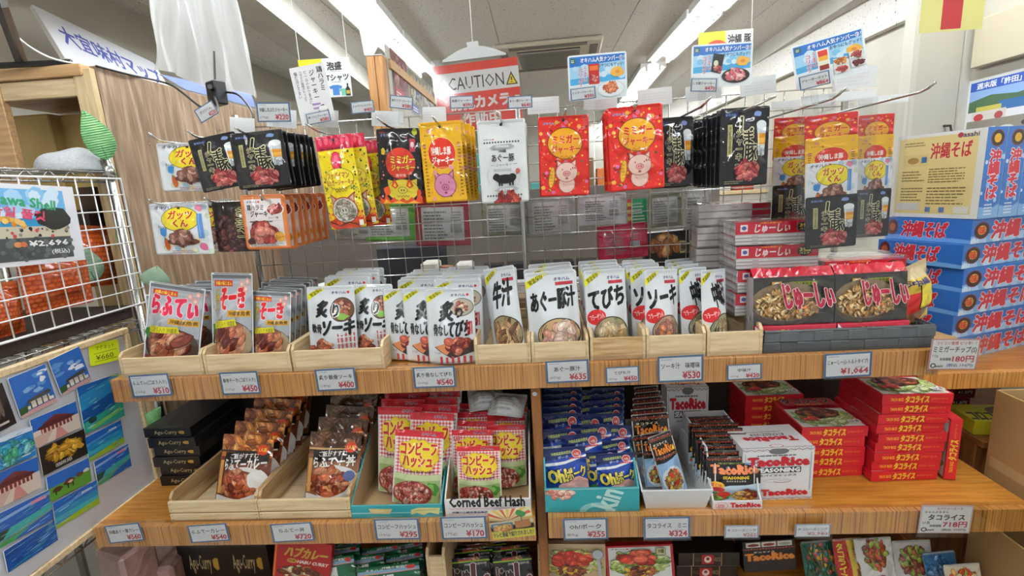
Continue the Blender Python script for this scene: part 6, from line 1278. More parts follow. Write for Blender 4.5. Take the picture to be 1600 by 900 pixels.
# plinth the stack stands on
MBp = MB().bbox(-.09, .09, 0, .15, 0, max(.01, zb - .129 - ZB), .002); tag(MBp.build('plinth_box', DKB, None, Matrix.Translation((PY(1108, 862, YB + .08).x, YB + .085, ZB + .0005))), 'dark box under the black taco cartons', 'box')
M, w, h = fit((1160, 846), (1238, 843), (1248, 892), (1163, 892), YB + .07, 5)
inst(carton_mesh('black_taco_carton', 120, 150, 60, {'front': art_taco_big()}, '#1a1210'), sized(M, w, h, 120, 150), 'black_taco_carton', 'black taco carton with three small bowl photos standing on the bottom shelf', 'carton')
def art_mix(k):
    a = Art(140, 180, ['#2a6a5a', '#d8b83a', '#dfe0dc', '#c9c8c4', '#3a6a94', '#d8d0b8'][k], 170 + k)
    if k == 0: a.food(50, 40, 44, 36, ['#1a4a3a', '#e0a03a', '#c94a3a', '#3a8a9a', '#103a2a'], 50, .2)
    if k == 1: a.rect(0, 0, 46, 100, '#b8231f').text('タコライスの素', 10, 8, 32, 96, '#f0d23a', .08, vert=True).food(78, 40, 24, 30, ['#c98a4a', '#8a4a2a', '#a9b85a'], 40, .25)
    if k == 2: a.food(52, 26, 34, 26, ['#7a3a22', '#a85a34', '#9ab04a', '#c8502c'], 60, .2).ell(56, 68, 14, 10, '#8a2a4a', 18).ell(56, 68, 11, 7, '#e8e4e4', 16).text('VB', 50, 64, 62, 72, '#8a2a4a', .1)
    if k == 3: a.food(50, 36, 40, 26, ['#8a4a34', '#b8704a', '#6a3424', '#8fa04a'], 70, .2).lines(10, 70, 90, 84, 4, '#667')
    if k == 4: a.food(50, 50, 46, 46, ['#2a5a84', '#4a7aa4', '#7aa0c0'], 40, .25)
    if k == 5: a.food(50, 40, 44, 34, ['#c8502c', '#9ab04a', '#d8a05a', '#e0c89a'], 60, .2)
    return a
KM = [bag('mixed_food_bag', art_mix(i), 12, stand=True, hole=False, cat='food bag') for i in range(6)]
for i, (tl, tr, d, rl, lb) in enumerate((((1246, 846), (1302, 843), .08, 4, 'dark green patterned bag beside the black taco carton'), ((1296, 842), (1346, 840), .06, -3, 'yellow and red taco mix bag on the bottom shelf'), ((1330, 842), (1392, 838), .05, -2, 'white bag with taco photo and purple round mark on the bottom shelf'),
        ((1388, 842), (1452, 846), .06, 3, 'grey white bag with fried rice photo on the bottom shelf'), ((1438, 866), (1492, 858), .04, -12, 'blue bag leaning at the right end of the bottom shelf'), ((1470, 882), (1530, 880), .0, -8, 'pale bag with salad photo at the right corner of the bottom shelf'))):
    botstand(KM[i], tl, tr, YB + d, 16, lb, None, 6)
rb = MB()
for k in range(7):
    p0 = PY(1250 + k * 7, 850 + (k % 3) * 4, YB + .035); p1 = PY(1262 + (k * 37) % 50, 905, YB + .035); rb.tube([p0, p0.lerp(p1, .5) + Vector((.01 * (-1) ** k, -.006, 0)), p1], .0022, 5)
tag(rb.build('green_ribbon', mat('green_cord', '#1f5a3a', rough=.5)), 'tangle of dark green cord hanging over the patterned bag', 'cord')
# goods deep in the shade, bottom left
dk = carton_mesh('dark_carton', 150, 60, 180, {'front': art_aguc(150, 60)}, '#161518')
for i, px in enumerate((318, 386)): inst(dk, upright(PY(px, 890, YB + .14).x, YB + .14, ZB + .001 + 0, 0) @ Matrix.Diagonal((1, 2.2, 1, 1)), 'dark_carton', ['dark carton in the shade at the left of the bottom shelf', 'dark carton in the shade beside the red curry carton'][i], 'carton', 'dark cartons on the bottom shelf')
# ---------------------------------------------------------------- left: wire rack with basket, magnet board, brown display behind
XR = -1.24
e = empty('wire_rack', Matrix.Translation((XR, 0, 0))); tag(e, 'chrome wire rack at the left with a white grid basket front', 'rack')
for y in (.74, 1.405):
    for x in (-.014, -.42): MB().tube([(x, y, .02), (x, y, 1.66)], .0125, 14).tube([(x, y, 1.60), (x, y, 1.645)], .0155, 14).build('post', STEEL, e, smooth=True)
def wireshelf(z):
    m = MB()
    for dz_ in (0, .028): m.tube([(-.014, .74, z - dz_), (-.014, 1.405, z - dz_)], .003, 6)
    m.tube([(-.014, .75 + .65 * k / 22, z - (.028 if k % 2 else 0)) for k in range(23)], .002, 5); m.build('edge_truss', STEEL, e, smooth=True)
    m = MB()
    for k in range(20): m.tube([(-.014, .76 + k * .033, z + .002), (-.42, .76 + k * .033, z + .002)], .0018, 5)
    m.build('shelf_wires', STEEL, e, smooth=True)
for z in (1.62, 1.175, .66): wireshelf(z)
MB().bbox(-.40, -.02, .76, 1.39, 1.185, 1.224, .002).build('dark_tray', mat('dark_brown_tray', '#2a1f1b', rough=.6, bump=(120, .3, .002)), e)
wire_panel('white wire grid hooked on the left rack as a basket front', 0, .68, 0, 0, .375, 14, 8, WIREW, .0019, 'basket_grid')
bg = [o for o in S.objects if o.name.startswith('basket_grid')][0]; bg.matrix_local = Matrix.Translation((XR + .008, .735, 1.226)) @ Matrix.Rotation(math.pi / 2, 4, 'Z')
def fitX(q, X): return fit(*q, yaw=90, p0=(X, 0, 0))
# poster hung on the basket
def art_shell():
    a = Art(150, 120, '#e4e6ec', 200); a.rect(0, 6, 88, 94, '#6fb0e0'); scatter(a, 14, ['#a8d0ee', '#d0e4f4', '#8ac0e8'], (5, 10), (4, 8, 86, 44)); a.rect(0, 42, 88, 54, '#2f8fc4').rect(0, 52, 88, 66, '#c9c2ac').rect(0, 66, 88, 94, '#4a4f4f'); scatter(a, 40, ['#5a6060', '#3f4444', '#666b6b'], (1, 4), (0, 68, 88, 93)); scatter(a, 30, ['#2c2c30', '#8a8478', '#c9474a'], (1, 2), (0, 54, 88, 66))
    a.ell(74, 42, 17, 15, '#2c302c', 14, jit=.12).text('Okinawa Shell', 2, 14, 78, 26, '#2f9a6a', .07, rot=-7).text('스타일 풀킷', 6, 28, 66, 40, '#d8476a', .06, rot=-9); a.line([(8, 52), (18, 43), (30, 42), (40, 46), (46, 53)], 7, '#d9a84a'); scatter(a, 10, ['#e8c070', '#c98a34'], (2, 3), (8, 42, 44, 50)); a.text('¥2,696', 46, 70, 84, 78, '#f2f2f0', .05).text('(税込)', 66, 82, 84, 89, '#f2f2f0', .03).ell(36, 74, 4, 3.5, '#d88a5a', 8).ell(41, 74, 3, 3.5, '#c9744a', 8); return a
sign(fitX(((-48, 288), (107, 288), (138, 402), (-48, 428)), XR + .018), art_shell(), 'beach_poster', 'laminated beach poster reading 2,696 yen hung on the white basket grid', 'poster', LAMI)
# goods in the basket
def art_mesh(c):
    a = Art(150, 110, c, 201)
    for j in range(14):
        for i in range(13): a.ell(i * 8.3 + (j % 2) * 4, j * 7.6 + 2, 3.9, 3, '#d8622a' if (i + j) % 3 else '#e0743a', 6, dz=.001)
    return a
K_OR = bag('orange_craft_bag', art_mesh('#b8481c'), 26, stand=False, hole=False, cat='craft bag', seal='#d8784a', back='#b8481c')
for q, X, lb in ((((42, 420), (132, 372), (140, 468), (30, 500)), XR - .05, 'orange scale patterned craft bag, front one behind the white grid'), (((118, 356), (178, 350), (178, 440), (120, 455)), XR - .12, 'orange scale patterned craft bag, rear one near the rack post'), (((-30, 452), (36, 432), (30, 520), (-30, 545)), XR - .06, 'orange scale patterned craft bag at the left picture edge in the basket')):
    place(K_OR, fitX(q, X), lb, 'orange craft bags')
for i, (q, c, lb) in enumerate(((((150, 300), (196, 285), (196, 330), (152, 345)), '#5a4030', 'brown wooden block deep in the left basket'), (((140, 335), (196, 322), (196, 362), (142, 372)), '#3a2a26', 'dark brown box deep in the left basket'))):
    M, w, h = fitX(q, XR - .15); mb = MB().bbox(-w / 2, w / 2 * .6, 0, h, -.05, 0, .002); tag(mb.build('wooden_block' if i == 0 else 'dark_box', mat('block%d' % i, c, rough=.6), None, M), lb, 'box')
PLA = bag('clear_goods_bag', Art(90, 110, '#aab8ae', 5), 14, stand=False, hole=False, cat='plastic bag', seal='#dfe6e2', back='#aab8ae')
# leaves
LEAFM = noisemat('leaf_green', '#4f8f58', '#8fbf7a', nscale=14, rough=.45, c3='#6aa568')
LEAFP = noisemat('pale_leaf', '#8fb59a', '#b5d2b4', nscale=12, rough=.45)
def leaf(p, length, wid, rot, yaw, m, label, parent_name='artificial_leaf', curl=.02):
    M = Matrix.Translation(p) @ Matrix.Rotation(math.radians(yaw), 4, 'Z') @ UPR @ Matrix.Rotation(math.radians(rot), 4, 'Z'); e = empty(parent_name, M); tag(e, label, 'leaf')
    b = MB(); n = 22; pr = None
    for i in range(n + 1):
        t = i / n; w_ = wid * (math.sin(math.pi * t ** .75) ** .9 if 0 < t < 1 else 0) / 2; y = t * length; z = -curl * (t - .5) ** 2
        cur = [(-w_, y, z + w_ * .14), (0, y, z), (w_, y, z + w_ * .14)]
        if pr: b.add(pr + cur, [(0, 1, 4, 3), (1, 2, 5, 4)])
        pr = cur
    bo = b.build('blade', m, e, smooth=True); k = bo.modifiers.new('t', 'SOLIDIFY'); k.thickness = .0008
    MB().tube([(0, -.05, .0), (0, 0, -.001), (0, length * .95, -curl * .2)], .0013, 5).build('midrib', mat('leaf_rib', '#3f7a4a'), e)
leaf(PX(170, 250, XR + .01), .14, .075, 14, 60, LEAFM, 'large green artificial leaf standing behind the rack corner')
leaf(PY(243, 450, 1.42), .07, .085, -12, 10, LEAFP, 'pale green artificial leaf lying by the grey pork pouches')
leaf(PX(150, 440, XR - .1), .12, .07, 10, 60, LEAFP, 'pale green artificial leaf inside the left basket', curl=.04)
leaf(PX(196, 342, XR - .04), .12, .06, 170, 70, LEAFM, 'dark green artificial leaf hanging by the rack post')
leaf(PY(222, 676, 1.3), .09, .05, -40, 30, LEAFM, 'dark green artificial leaf by the black curry cartons')
# grey cloth cap on the rack top
bm = bmesh.new(); bmesh.ops.create_icosphere(bm, subdivisions=4, radius=1); rr = random.Random(4)
for v in bm.verts:
    c = v.co.copy(); v.co = Vector((c.x * .075, c.y * .10, max(c.z, -.05) * .062 + .006 * math.sin(c.x * 4 + c.y * 3) * max(c.z, 0)))
me = bpy.data.meshes.new('cloth_cap'); bm.to_mesh(me); bm.free(); me.polygons.foreach_set('use_smooth', [True] * len(me.polygons))
p = PX(112, 258, XR - .08); o = obj('cloth_cap', me, noisemat('grey_cloth', '#a3a6a8', '#b4b7b9', nscale=200, rough=.9), None, Matrix.Translation((XR - .09, p.y + .02, 1.628))); tag(o, 'light grey cloth cap lying on top of the left rack', 'cap')
bx = MB().bbox(-.06, .06, -.12, .12, 0, .075, .008); tag(bx.build('clear_plastic_box', BAGCLR, None, Matrix.Translation((XR - .1, .99, 1.626))), 'clear plastic box on top of the left rack at the picture edge', 'plastic box')
# magnet board
BX = XR + .02
e = empty('magnet_board', Matrix.Translation((BX, 0, 0))); tag(e, 'pale wood framed whiteboard of photo magnets leaning on the left rack', 'board')
MB().bbox(-.010, -.004, .62, 1.30, .685, 1.155, .001).build('white_sheet', mat('board_white', '#d8d9e0', rough=.4), e)
for a, b, c, d in ((.61, 1.316, 1.155, 1.172), (.61, 1.316, .67, .687), (1.300, 1.316, .687, 1.155)): MB().bbox(-.014, .004, a, b, c, d, .002).build('frame_bar', PINE, e)
def art_land(kind, seed):
    a = Art(88, 60, '#2f6fc4', 210 + seed); r = a.r
    if kind == 'gate':
        a.rect(0, 0, 100, 100, '#2a66b8')
        for i in range(9): a.ell(r.uniform(10, 90), r.uniform(10, 55), r.uniform(8, 20), r.uniform(3, 7), r.choice(['#8ab4e0', '#e8f0f8', '#5a92d0']), 10, jit=.3)
        a.poly([(28, 66), (88, 60), (94, 68), (22, 74)], '#4a4642').rect(32, 72, 86, 80, '#c9c2b8').rect(22, 80, 96, 88, '#e0dcd4')
        for x in (30, 46, 62, 78): a.rect(x, 70, x + 4, 90, '#5a544c')
        a.rect(0, 90, 100, 100, '#c9a0a0').poly([(0, 78), (24, 74), (20, 92), (0, 94)], '#3a5a34')
    if kind == 'castle':
        a.rect(0, 0, 100, 45, '#2a62b4').rect(0, 45, 100, 100, '#d8c9bc').poly([(8, 40), (50, 18), (92, 40), (86, 46), (14, 46)], '#5a2a2c').poly([(20, 30), (50, 14), (80, 30)], '#6e3634').rect(16, 46, 84, 62, '#7a3436')
        for i in range(8): a.rect(18 + i * 8.4, 48, 21 + i * 8.4, 62, '#d8c0b0')
        a.poly([(40, 100), (48, 62), (56, 62), (70, 100)], '#c98a84').poly([(0, 62), (40, 62), (20, 100), (0, 100)], '#c9a89c')
    if kind == 'beach': a.rect(0, 0, 100, 40, '#1f5fb4').rect(0, 36, 100, 74, '#1f86b8').rect(0, 60, 100, 78, '#3aa6b4').poly([(0, 84), (100, 74), (100, 100), (0, 100)], '#8fae2c').poly([(0, 30), (100, 16), (100, 22), (0, 38)], '#5a9ad8'); a.lines(62, 10, 94, 20, 1, '#dfe8f0', .8)
    if kind == 'bridge': a.rect(0, 0, 100, 100, '#2a5fb0').poly([(0, 20), (100, 6), (100, 14), (0, 30)], '#8fb0e0').poly([(0, 60), (100, 44), (100, 66), (0, 100)], '#3fa6a0').poly([(0, 88), (100, 62), (100, 66), (0, 94)], '#8a8a7c').poly([(0, 56), (26, 56), (14, 80), (0, 84)], '#2f4a3a').rect(64, 10, 92, 20, '#d88aa0'); a.poly([(0, 92), (60, 78), (30, 100), (0, 100)], '#3f9a54')
    if kind == 'coral': a.rect(0, 0, 100, 100, '#2f86d0'); a.food(50, 62, 50, 34, ['#3fa0c8', '#2f8f9a', '#4aa67a', '#7ac0c0', '#2a7ac0'], 46, .2).rect(0, 0, 100, 14, '#d8e6f2'); a.lines(70, 80, 92, 88, 1, '#e8f0f4')
    if kind == 'sea':
        a.rect(0, 0, 100, 100, '#1a4f9c')
        for i in range(22): a.ell(r.uniform(0, 100), r.uniform(8, 96), r.uniform(8, 26), r.uniform(1.5, 4), r.choice(['#2a6ab4', '#143f84', '#3a86c4', '#2a8f9a']), 8, rot=r.uniform(5, 30), jit=.2)
    if kind == 'turtle': a.rect(0, 0, 100, 100, '#1f5fa8').poly([(0, 20), (100, 0), (100, 30), (0, 52)], '#2f8ac0').poly([(0, 52), (100, 34), (100, 62), (0, 78)], '#1a4f94').poly([(0, 78), (100, 62), (100, 100), (0, 100)], '#2f9a84').poly([(10, 92), (90, 76), (96, 84), (20, 98)], '#7ab85a').ell(22, 78, 12, 8, '#1f3a34', 9, jit=.3)
    if kind == 'gold': a.rect(0, 0, 100, 100, '#2a2420').food(50, 42, 38, 22, ['#d8a83a', '#b8862a', '#e8c860', '#8a6420'], 34, .3, 2).text('OKINAWA SHISA', 26, 78, 62, 92, '#e0d8d0', .03)
    if kind in ('beach', 'bridge', 'turtle', 'sea', 'coral'):
        for i in range(26): a.ell(r.uniform(2, 98), r.uniform(4, 96), r.uniform(4, 16), r.uniform(.4, 1.3), r.choice(['#6fa8dc', '#2a5a9a', '#bcd8f0', '#1f6f94', '#7ac4c4']), 7, rot=r.uniform(4, 12), jit=.2, dz=.004)
    if kind == 'cows': a.rect(0, 0, 100, 55, '#2f66b8').rect(0, 48, 100, 100, '#5a8f34'); [a.ell(x, y, s, s * .9, c, 10, jit=.2) for x, y, s, c in ((20, 64, 12, '#4a3428'), (48, 56, 14, '#5a3a2c'), (50, 58, 6, '#d8a8a0'), (74, 48, 10, '#6a4a3a'), (90, 44, 8, '#d8d0c8'))]; a.rect(14, 70, 17, 84, '#3a2a20').rect(42, 62, 45, 80, '#3a2a20').rect(54, 62, 57, 80, '#3a2a20')
    if kind == 'dark': a.rect(0, 0, 100, 100, '#2a2426'); a.food(40, 40, 36, 28, ['#6a5a54', '#8a7a70', '#4a3c3a'], 20, .3); a.lines(30, 80, 80, 90, 1, '#d8d0c8')
    return a
for i, (q, kd, lb) in enumerate(((((12, 592), (70, 569), (89, 627), (34, 654)), 'gate', 'square photo magnet of a sky over a castle gate, left of the two'), (((75, 564), (124, 541), (142, 594), (98, 618)), 'gate', 'square photo magnet of a sky over a castle gate, next to the yellow sticker'), (((-36, 612), (2, 600), (27, 658), (-14, 684)), 'dark', 'dark photo magnet cut by the left picture edge'),
        (((119, 608), (187, 580), (192, 650), (135, 678)), 'turtle', 'tall turquoise reef photo magnet below the yellow sticker'), (((47, 657), (117, 627), (128, 669), (56, 699)), 'castle', 'photo magnet of a red roofed castle, upper one'), (((-30, 697), (49, 664), (56, 711), (-22, 745)), 'coral', 'light blue coral photo magnet at the left edge'),
        (((58, 704), (133, 667), (136, 711), (70, 741)), 'gold', 'dark photo magnet with a golden lion figure'), (((133, 685), (189, 655), (194, 690), (140, 723)), 'beach', 'beach photo magnet with green foreground at the right, below the reef'), (((147, 723), (201, 692), (204, 727), (154, 760)), 'bridge', 'small photo magnet of a bay with pink caption at the right'),
        (((-20, 748), (58, 713), (65, 760), (-14, 802)), 'castle', 'photo magnet of a red roofed castle, lower one at the left edge'), (((72, 748), (140, 713), (141, 751), (79, 786)), 'cows', 'photo magnet of brown cattle on green grass'), (((-15, 808), (79, 765), (82, 810), (-6, 862)), 'bridge', 'large photo magnet of a bridge over a bay at the left edge'),
        (((82, 788), (152, 748), (154, 786), (89, 828)), 'beach', 'beach photo magnet with green foreground, lowest on the right'), (((5, 863), (86, 811), (89, 844), (14, 895)), 'sea', 'deep blue water photo magnet at the bottom of the board'))):
    fd = fitX(q, BX + .006); M, w, h = fd; a = art_land(kd, i); o = empty('photo_magnet', M); tag(o, lb, 'magnet', 'photo magnets on the whiteboard')
    obj('photo', flat_mesh('photo', a, LAMI, 2.5, back='#f0f0f0', r=3), None, o, Matrix.Diagonal((w * 1000 / 88, h * 1000 / 60, 1, 1)))
    obj('magnet_back', MB().box(-w * .3, w * .3, h * .3, h * .7, -.0085, -.0026).mesh('magnet_back', BLACK), None, o)
def art_mag():
    a = Art(60, 46, '#e0f01c', 230); a.text('マグネット', 22, 14, 84, 34, '#3a4a10', .02).line([(14, 48), (90, 44)], .8, '#4a5a14').text('¥660', 20, 56, 78, 78, '#3a4a10', .02).line([(14, 84), (90, 82)], .8, '#4a5a14'); return a
sign(fitX(((138, 541), (185, 527), (187, 562), (141, 573)), BX + .001), art_mag(), 'price_sticker', 'fluorescent yellow handwritten price sticker on the magnet board', 'sticker', PAPER, r=4)
# wrapped pink cartons low left
PK = mat('pink_wrap', '#a98a84', rough=.3, coat=.5, bump=(14, .8, .02))
for i, (px, py, Y, s) in enumerate(((165, 868, 1.16, (.12, .10, .12)), (240, 890, 1.22, (.10, .12, .12)))):
    p = PY(px, py, Y); bxx = MB().bbox(-s[0] / 2, s[0] / 2, 0, s[1], -.1, s[2] / 2, .01); tag(bxx.build('wrapped_carton', PK, None, Matrix.Translation((p.x, p.y, p.z - s[2] / 2)) @ Matrix.Rotation(-.3 if i == 0 else .2, 4, 'Z')), ['pinkish carton in crumpled clear film below the lower shelf, left one', 'pinkish carton in crumpled clear film below the lower shelf, right one'][i], 'carton', 'film wrapped pinkish cartons')
# brown display side with pale wood frame
GRAIN = noisemat('weathered_brown_board', '#705c48', '#b39c83', scale=(16, 16, 1.6), nscale=3, c3='#90775e', rough=.6, lo=.3, hi=.7, detail=8)
XP = -1.267; ZT2 = 1.928
e = empty('brown_display', Matrix.Translation((XP, 1.45, 0))); tag(e, 'brown woodgrain display side with pale front frame at the left', 'display stand')
MB().bbox(-.022, 0, .002, 1.5, .02, ZT2 - .002, .002).build('side_panel', GRAIN, e)
MB().bbox(-.058, -.002, -.018, .0, .02, ZT2 - .012, .002).build('front_strip', PINEZ, e)
FR = noisemat('honey_pine', '#b98f62', '#d2ab7c', scale=(3, 40, 40), nscale=2.5, rough=.5)
MB().bbox(-.6, -.024, -.024, .6, ZT2 - .032, ZT2, .002).build('top_board', FR, e)
MB().bbox(-.6, -.06, -.014, .004, ZT2 - .085, ZT2 - .034, .002).build('cross_rail', PINE, e)
MB().bbox(-.36, -.29, -.02, .004, .02, ZT2 - .034, .002).build('left_post', FR, e)
MB().tube([(.0, .15, 1.72), (.0015, .15, 1.72)], .004, 10).build('screw', STEEL, e)
MB().bbox(-.6, -.03, .45, .47, .6, ZT2 - .04, .002).build('back_board', mat('display_back', '#b39868', rough=.7), e)
CREAM = mat('cream_carton', '#d3b878', rough=.7)
for i, (px, w_) in enumerate(((46, .15), (112, .10), (4, .08))):
    p = PY(px, 200, 1.62 + i * .04); tag(MB().bbox(-w_ / 2, w_ / 2, 0, .12, 0, .40, .004).build('cream_carton', CREAM, None, Matrix.Translation((p.x, p.y, 1.44))), ['wide cream carton standing in the pale wood frame at the left', 'narrow cream carton next to the leaf in the pale wood frame', 'small cream carton behind the left post of the pale frame'][i], 'carton', 'cream cartons in the pale frame')
MB().bbox(-.6, -.03, .02, .44, 1.42, 1.439, .001).build('shelf_board', PINE, e)
# lettering board on the left wall, dark bar, cables, adapter, plastic sheet
XWL = -2.19
def art_map():
    a = Art(300, 110, '#d5d7da', 240); a.text('大宜味村マップ', 10, 22, 96, 62, '#4a55a0', .05); return a
fdm = fit((66, 30), (242, 88), (262, 150), (108, 100), yaw=90, lean=32, p0=(XWL + .38, 0, 2.1)); sign(fdm, art_map(), 'wall_sign', 'white wall board with blue village map lettering at the upper left', 'sign', PAPER, th=18)
db = MB(); p0 = PY(2, 10, 1.3); p1 = PY(34, 98, 1.42); db.tube([PY(-8, -30, 1.3), p0, p1], .014, 4); tag(db.build('dark_bar', DARKST), 'dark slanting bar at the upper left picture corner', 'bar')
p0 = PY(-10, 103, 1.40); p1 = PY(112, 97, 1.44); tag(MB().tube([p0, p1], .008, 6).build('black_rail', BLACK), 'black rail lying along the top of the pale wood frame', 'rail')
def cable(pts, r, m, name, label):
    P = [Vector(p) for p in pts]; out = []
    for i in range(len(P) - 1):
        a, b, c, d = P[max(i - 1, 0)], P[i], P[i + 1], P[min(i + 2, len(P) - 1)]
        for k in range(6):
            t = k / 6; out.append(.5 * ((2 * b) + (c - a) * t + (2 * a - 5 * b + 4 * c - d) * t * t + (3 * b - a - 3 * c + d) * t ** 3))
    out.append(P[-1]); return tag(MB().tube(out, r, 7).build(name, m, smooth=True), label, 'cable')
cable([PY(-6, -20, 1.38), PY(4, 18, 1.38), PY(30, 60, 1.40), PY(78, 90, 1.42), PY(130, 101, 1.44)], .0028, WHITE, 'white_cable', 'white cable curving down from the upper left corner')
cable([PX(150, 103, XP + .004), PX(200, 116, XP + .006), PX(260, 130, XP + .006), PY(285, 145, 1.5), PY(312, 166, 1.3), PY(336, 176, 1.28), PY(340, 166, 1.35), PY(335, 150, 1.48)], .0032, BLACK, 'black_cable', 'black cable running along the brown panel top to the plug adapter')
cable([PY(352, 144, 1.5), PY(372, 148, 1.48), PY(390, 168, 1.45), PY(396, 186, 1.42), PY(385, 200, 1.42), PY(366, 206, 1.42)], .0032, BLACK, 'black_cable', 'black cable looping from the plug adapter behind the white card')
p = PY(339, 146, 1.5); e = empty('plug_adapter', Matrix.Translation(p) @ Matrix.Rotation(-.5, 4, 'Z')); tag(e, 'black plug adapter hanging under the plastic sheet', 'adapter')
MB().bbox(-.026, .026, -.018, .018, -.034, .034, .004).build('body', BLACK, e); MB().tube([(.012, -.018, .008), (.03, -.034, .01)], .007, 8).build('plug', BLACK, e)
MB().tube([(0, 0, .034), (0, .012, .12)], .003, 6).build('cord_end', BLACK, e)
sh = MB(); nu, nv = 36, 18; TL, TR, BR, BL = [PY(*q, 1.56) for q in ((224, -60), (352, -60), (412, 160), (234, 108))]
for j in range(nv + 1):
    for i in range(nu + 1):
        u, v = i / nu, j / nv; q = TL.lerp(TR, u).lerp(BL.lerp(BR, u), v); ph = u * 22 + 1.6 * math.sin(v * 3 + u * 5)
        q = q + Vector((0, .022 * math.sin(ph) * (.3 + v) + .012 * math.sin(u * 47 + v * 2), .012 * v * math.sin(u * 9))); sh.v.append(tuple(q))
sh.f = [(j * (nu + 1) + i, j * (nu + 1) + i + 1, (j + 1) * (nu + 1) + i + 1, (j + 1) * (nu + 1) + i) for j in range(nv) for i in range(nu)]; sh.c = [None] * len(sh.f)
tag(sh.build('plastic_sheet', SHEET, None, None, True), 'hazy white plastic sheet hanging in folds from above at the upper left', 'plastic sheet')
bl = MB(); a_, b_, c_, d_ = PX(250, 116, XP - .08), PX(392, 146, XP - .08), PX(400, 168, XP - .08), PX(290, 140, XP - .08)
bl.add([a_[:], b_[:], c_[:], d_[:]] + [(q + Vector((-.004, 0, 0)))[:] for q in (a_, b_, c_, d_)], [(0, 1, 2, 3), (7, 6, 5, 4), (0, 4, 5, 1), (1, 5, 6, 2), (2, 6, 7, 3), (3, 7, 4, 0)]); tag(bl.build('blue_sheet', mat('blue_sheet', '#7f93c9', rough=.4)), 'pale blue folded sheet on top of the brown display panel', 'sheet')

# ---------------------------------------------------------------- posters on a wooden stand in the next aisle
YPo = 2.2; q0 = PY(571, 88, YPo); q1 = PY(598, 88, YPo)
e = empty('poster_stand', Matrix.Translation((q1.x, YPo, 0))); tag(e, 'wooden post and long board of crowded posters behind the tags', 'poster stand')
wq = q1.x - q0.x; zt = q0.z
for k in (0, 1): MB().bbox(-wq * (1 - k * .5) + .001, -wq * (.5 - k * .5) - .001, 0, .05, .02, zt, .002).build('post', noisemat('amber_pine', '#a8743a', '#c9945a', scale=(30, 30, 2), nscale=3, rough=.45), e)
MB().bbox(-.004, .004, .05, 1.7, .9, zt + .06, .002).build('board', GREYW, e)
MB().bbox(.004, .016, .06, 1.7, PX(620, 118, q1.x).z - .0, PX(620, 118, q1.x).z + .04, .001).build('rail', FR, e)
def art_post(k):
    a = Art(120, 100, ['#8a5a58', '#8f8f7a', '#a8a49a', '#7a3a34', '#9aa0a4'][k], 250 + k); a.food(50, 40, 46, 34, [['#b07a74', '#6a4448', '#c9a09a', '#8a4a6a'], ['#6a7ab0', '#c9c08a', '#8a8a70', '#d8d4c0'], ['#c9c4b8', '#8a8680', '#dcd8d0'], ['#a8504a', '#5a2a28', '#c98a74'], ['#7a8084', '#c0c4c8', '#5a6064']][k], 40, .22); a.rect(10, 74, 60, 94, ['#c9485a', '#3a4fa0', '#b0a898', '#8a2a28', '#c0c0c0'][k]).lines(14, 78, 56, 90, 2, '#eee'); return a
Z1 = PX(640, 110, q1.x + .006).z
for i in range(5):
    a = art_post(i); y0 = .10 + i * .3; obj('poster', flat_mesh('poster', a, LAMI, .6), None, e, Matrix(((0, 0, 1, .006), (1, 0, 0, y0 + .14), (0, 1, 0, zt - .16 - .02 * (i % 2)), (0, 0, 0, 1))) @ Matrix.Diagonal((.28 / .12 , .22 / .10, 1, 1)))
fl2 = MB(); fl2.box(-wq - .002, -.002, -.001, .3, zt + .001, zt + .004); fl2.prism([(-wq - .004, zt + .005), (-wq * .5, zt + .004), (-.004, zt + .05), (-.004, zt + .26), (-wq, zt + .20), (-wq - .012, zt + .1)], -.002, .0, M=Matrix(((1, 0, 0, 0), (0, 0, 1, 0), (0, 1, 0, 0), (0, 0, 0, 1)))); fl2.build('white_flap', PAPERW, e)

# ---------------------------------------------------------------- goods seen through the wire grid
def art_back(c, lab):
    a = Art(120, 140, c, 260); a.rect(12, 12, 88, 88, lab); a.lines(16, 18, 60, 84, 9, '#7a7c7e', .5).rect(64, 50, 84, 70, '#9a9c9e').lines(66, 20, 84, 44, 4, '#8a8c8e', .5); return a
BK = {k: bag('hanging_pack', art_back(c, l), 8, hole=False, cat='hanging pack', back=c, seal=c) for k, (c, l) in {'green': ('#5aa03a', '#c3c6c4'), 'red': ('#9a2f3c', '#c6c7ca'), 'olive': ('#8a8a78', '#b9bbb8'), 'grey': ('#a9aaa6', '#c0c1bf'), 'white': ('#c9c9cc', '#d6d6da'), 'crimson': ('#b02440', '#c23a54'), 'pale': ('#b9b7b0', '#c9c8c4')}.items()}
for k, q, lb in (('green', ((566, 322), (648, 316), (650, 374), (568, 378)), 'green edged pack seen from behind through the wire grid'), ('red', ((648, 318), (735, 312), (736, 382), (650, 386)), 'red edged pack seen from behind through the wire grid under the golden bags'), ('olive', ((752, 316), (820, 312), (822, 366), (754, 370)), 'olive grey pack seen from behind under the white jerky bags'),
        ('grey', ((822, 312), (898, 304), (900, 366), (824, 372)), 'grey pack seen from behind under the smaller red bags'), ('white', ((902, 306), (978, 300), (979, 350), (903, 354)), 'white pack seen from behind under the larger red bags'), ('crimson', ((930, 354), (1010, 348), (1014, 400), (936, 408)), 'crimson pack seen through the right wire grid above the soup pouches'),
        ('olive', ((1012, 304), (1064, 300), (1066, 352), (1014, 356)), 'olive pack seen from behind under the right black bags'), ('pale', ((1066, 296), (1112, 292), (1112, 356), (1068, 360)), 'pale pack seen from behind beside the rear rice packs'), ('pale', ((520, 346), (585, 340), (586, 372), (522, 376)), 'pale pack behind the orange jerky pouches')):
    place(BK[k], fit(*q, YM + .022), lb, 'packs hanging on the far side of the grid')
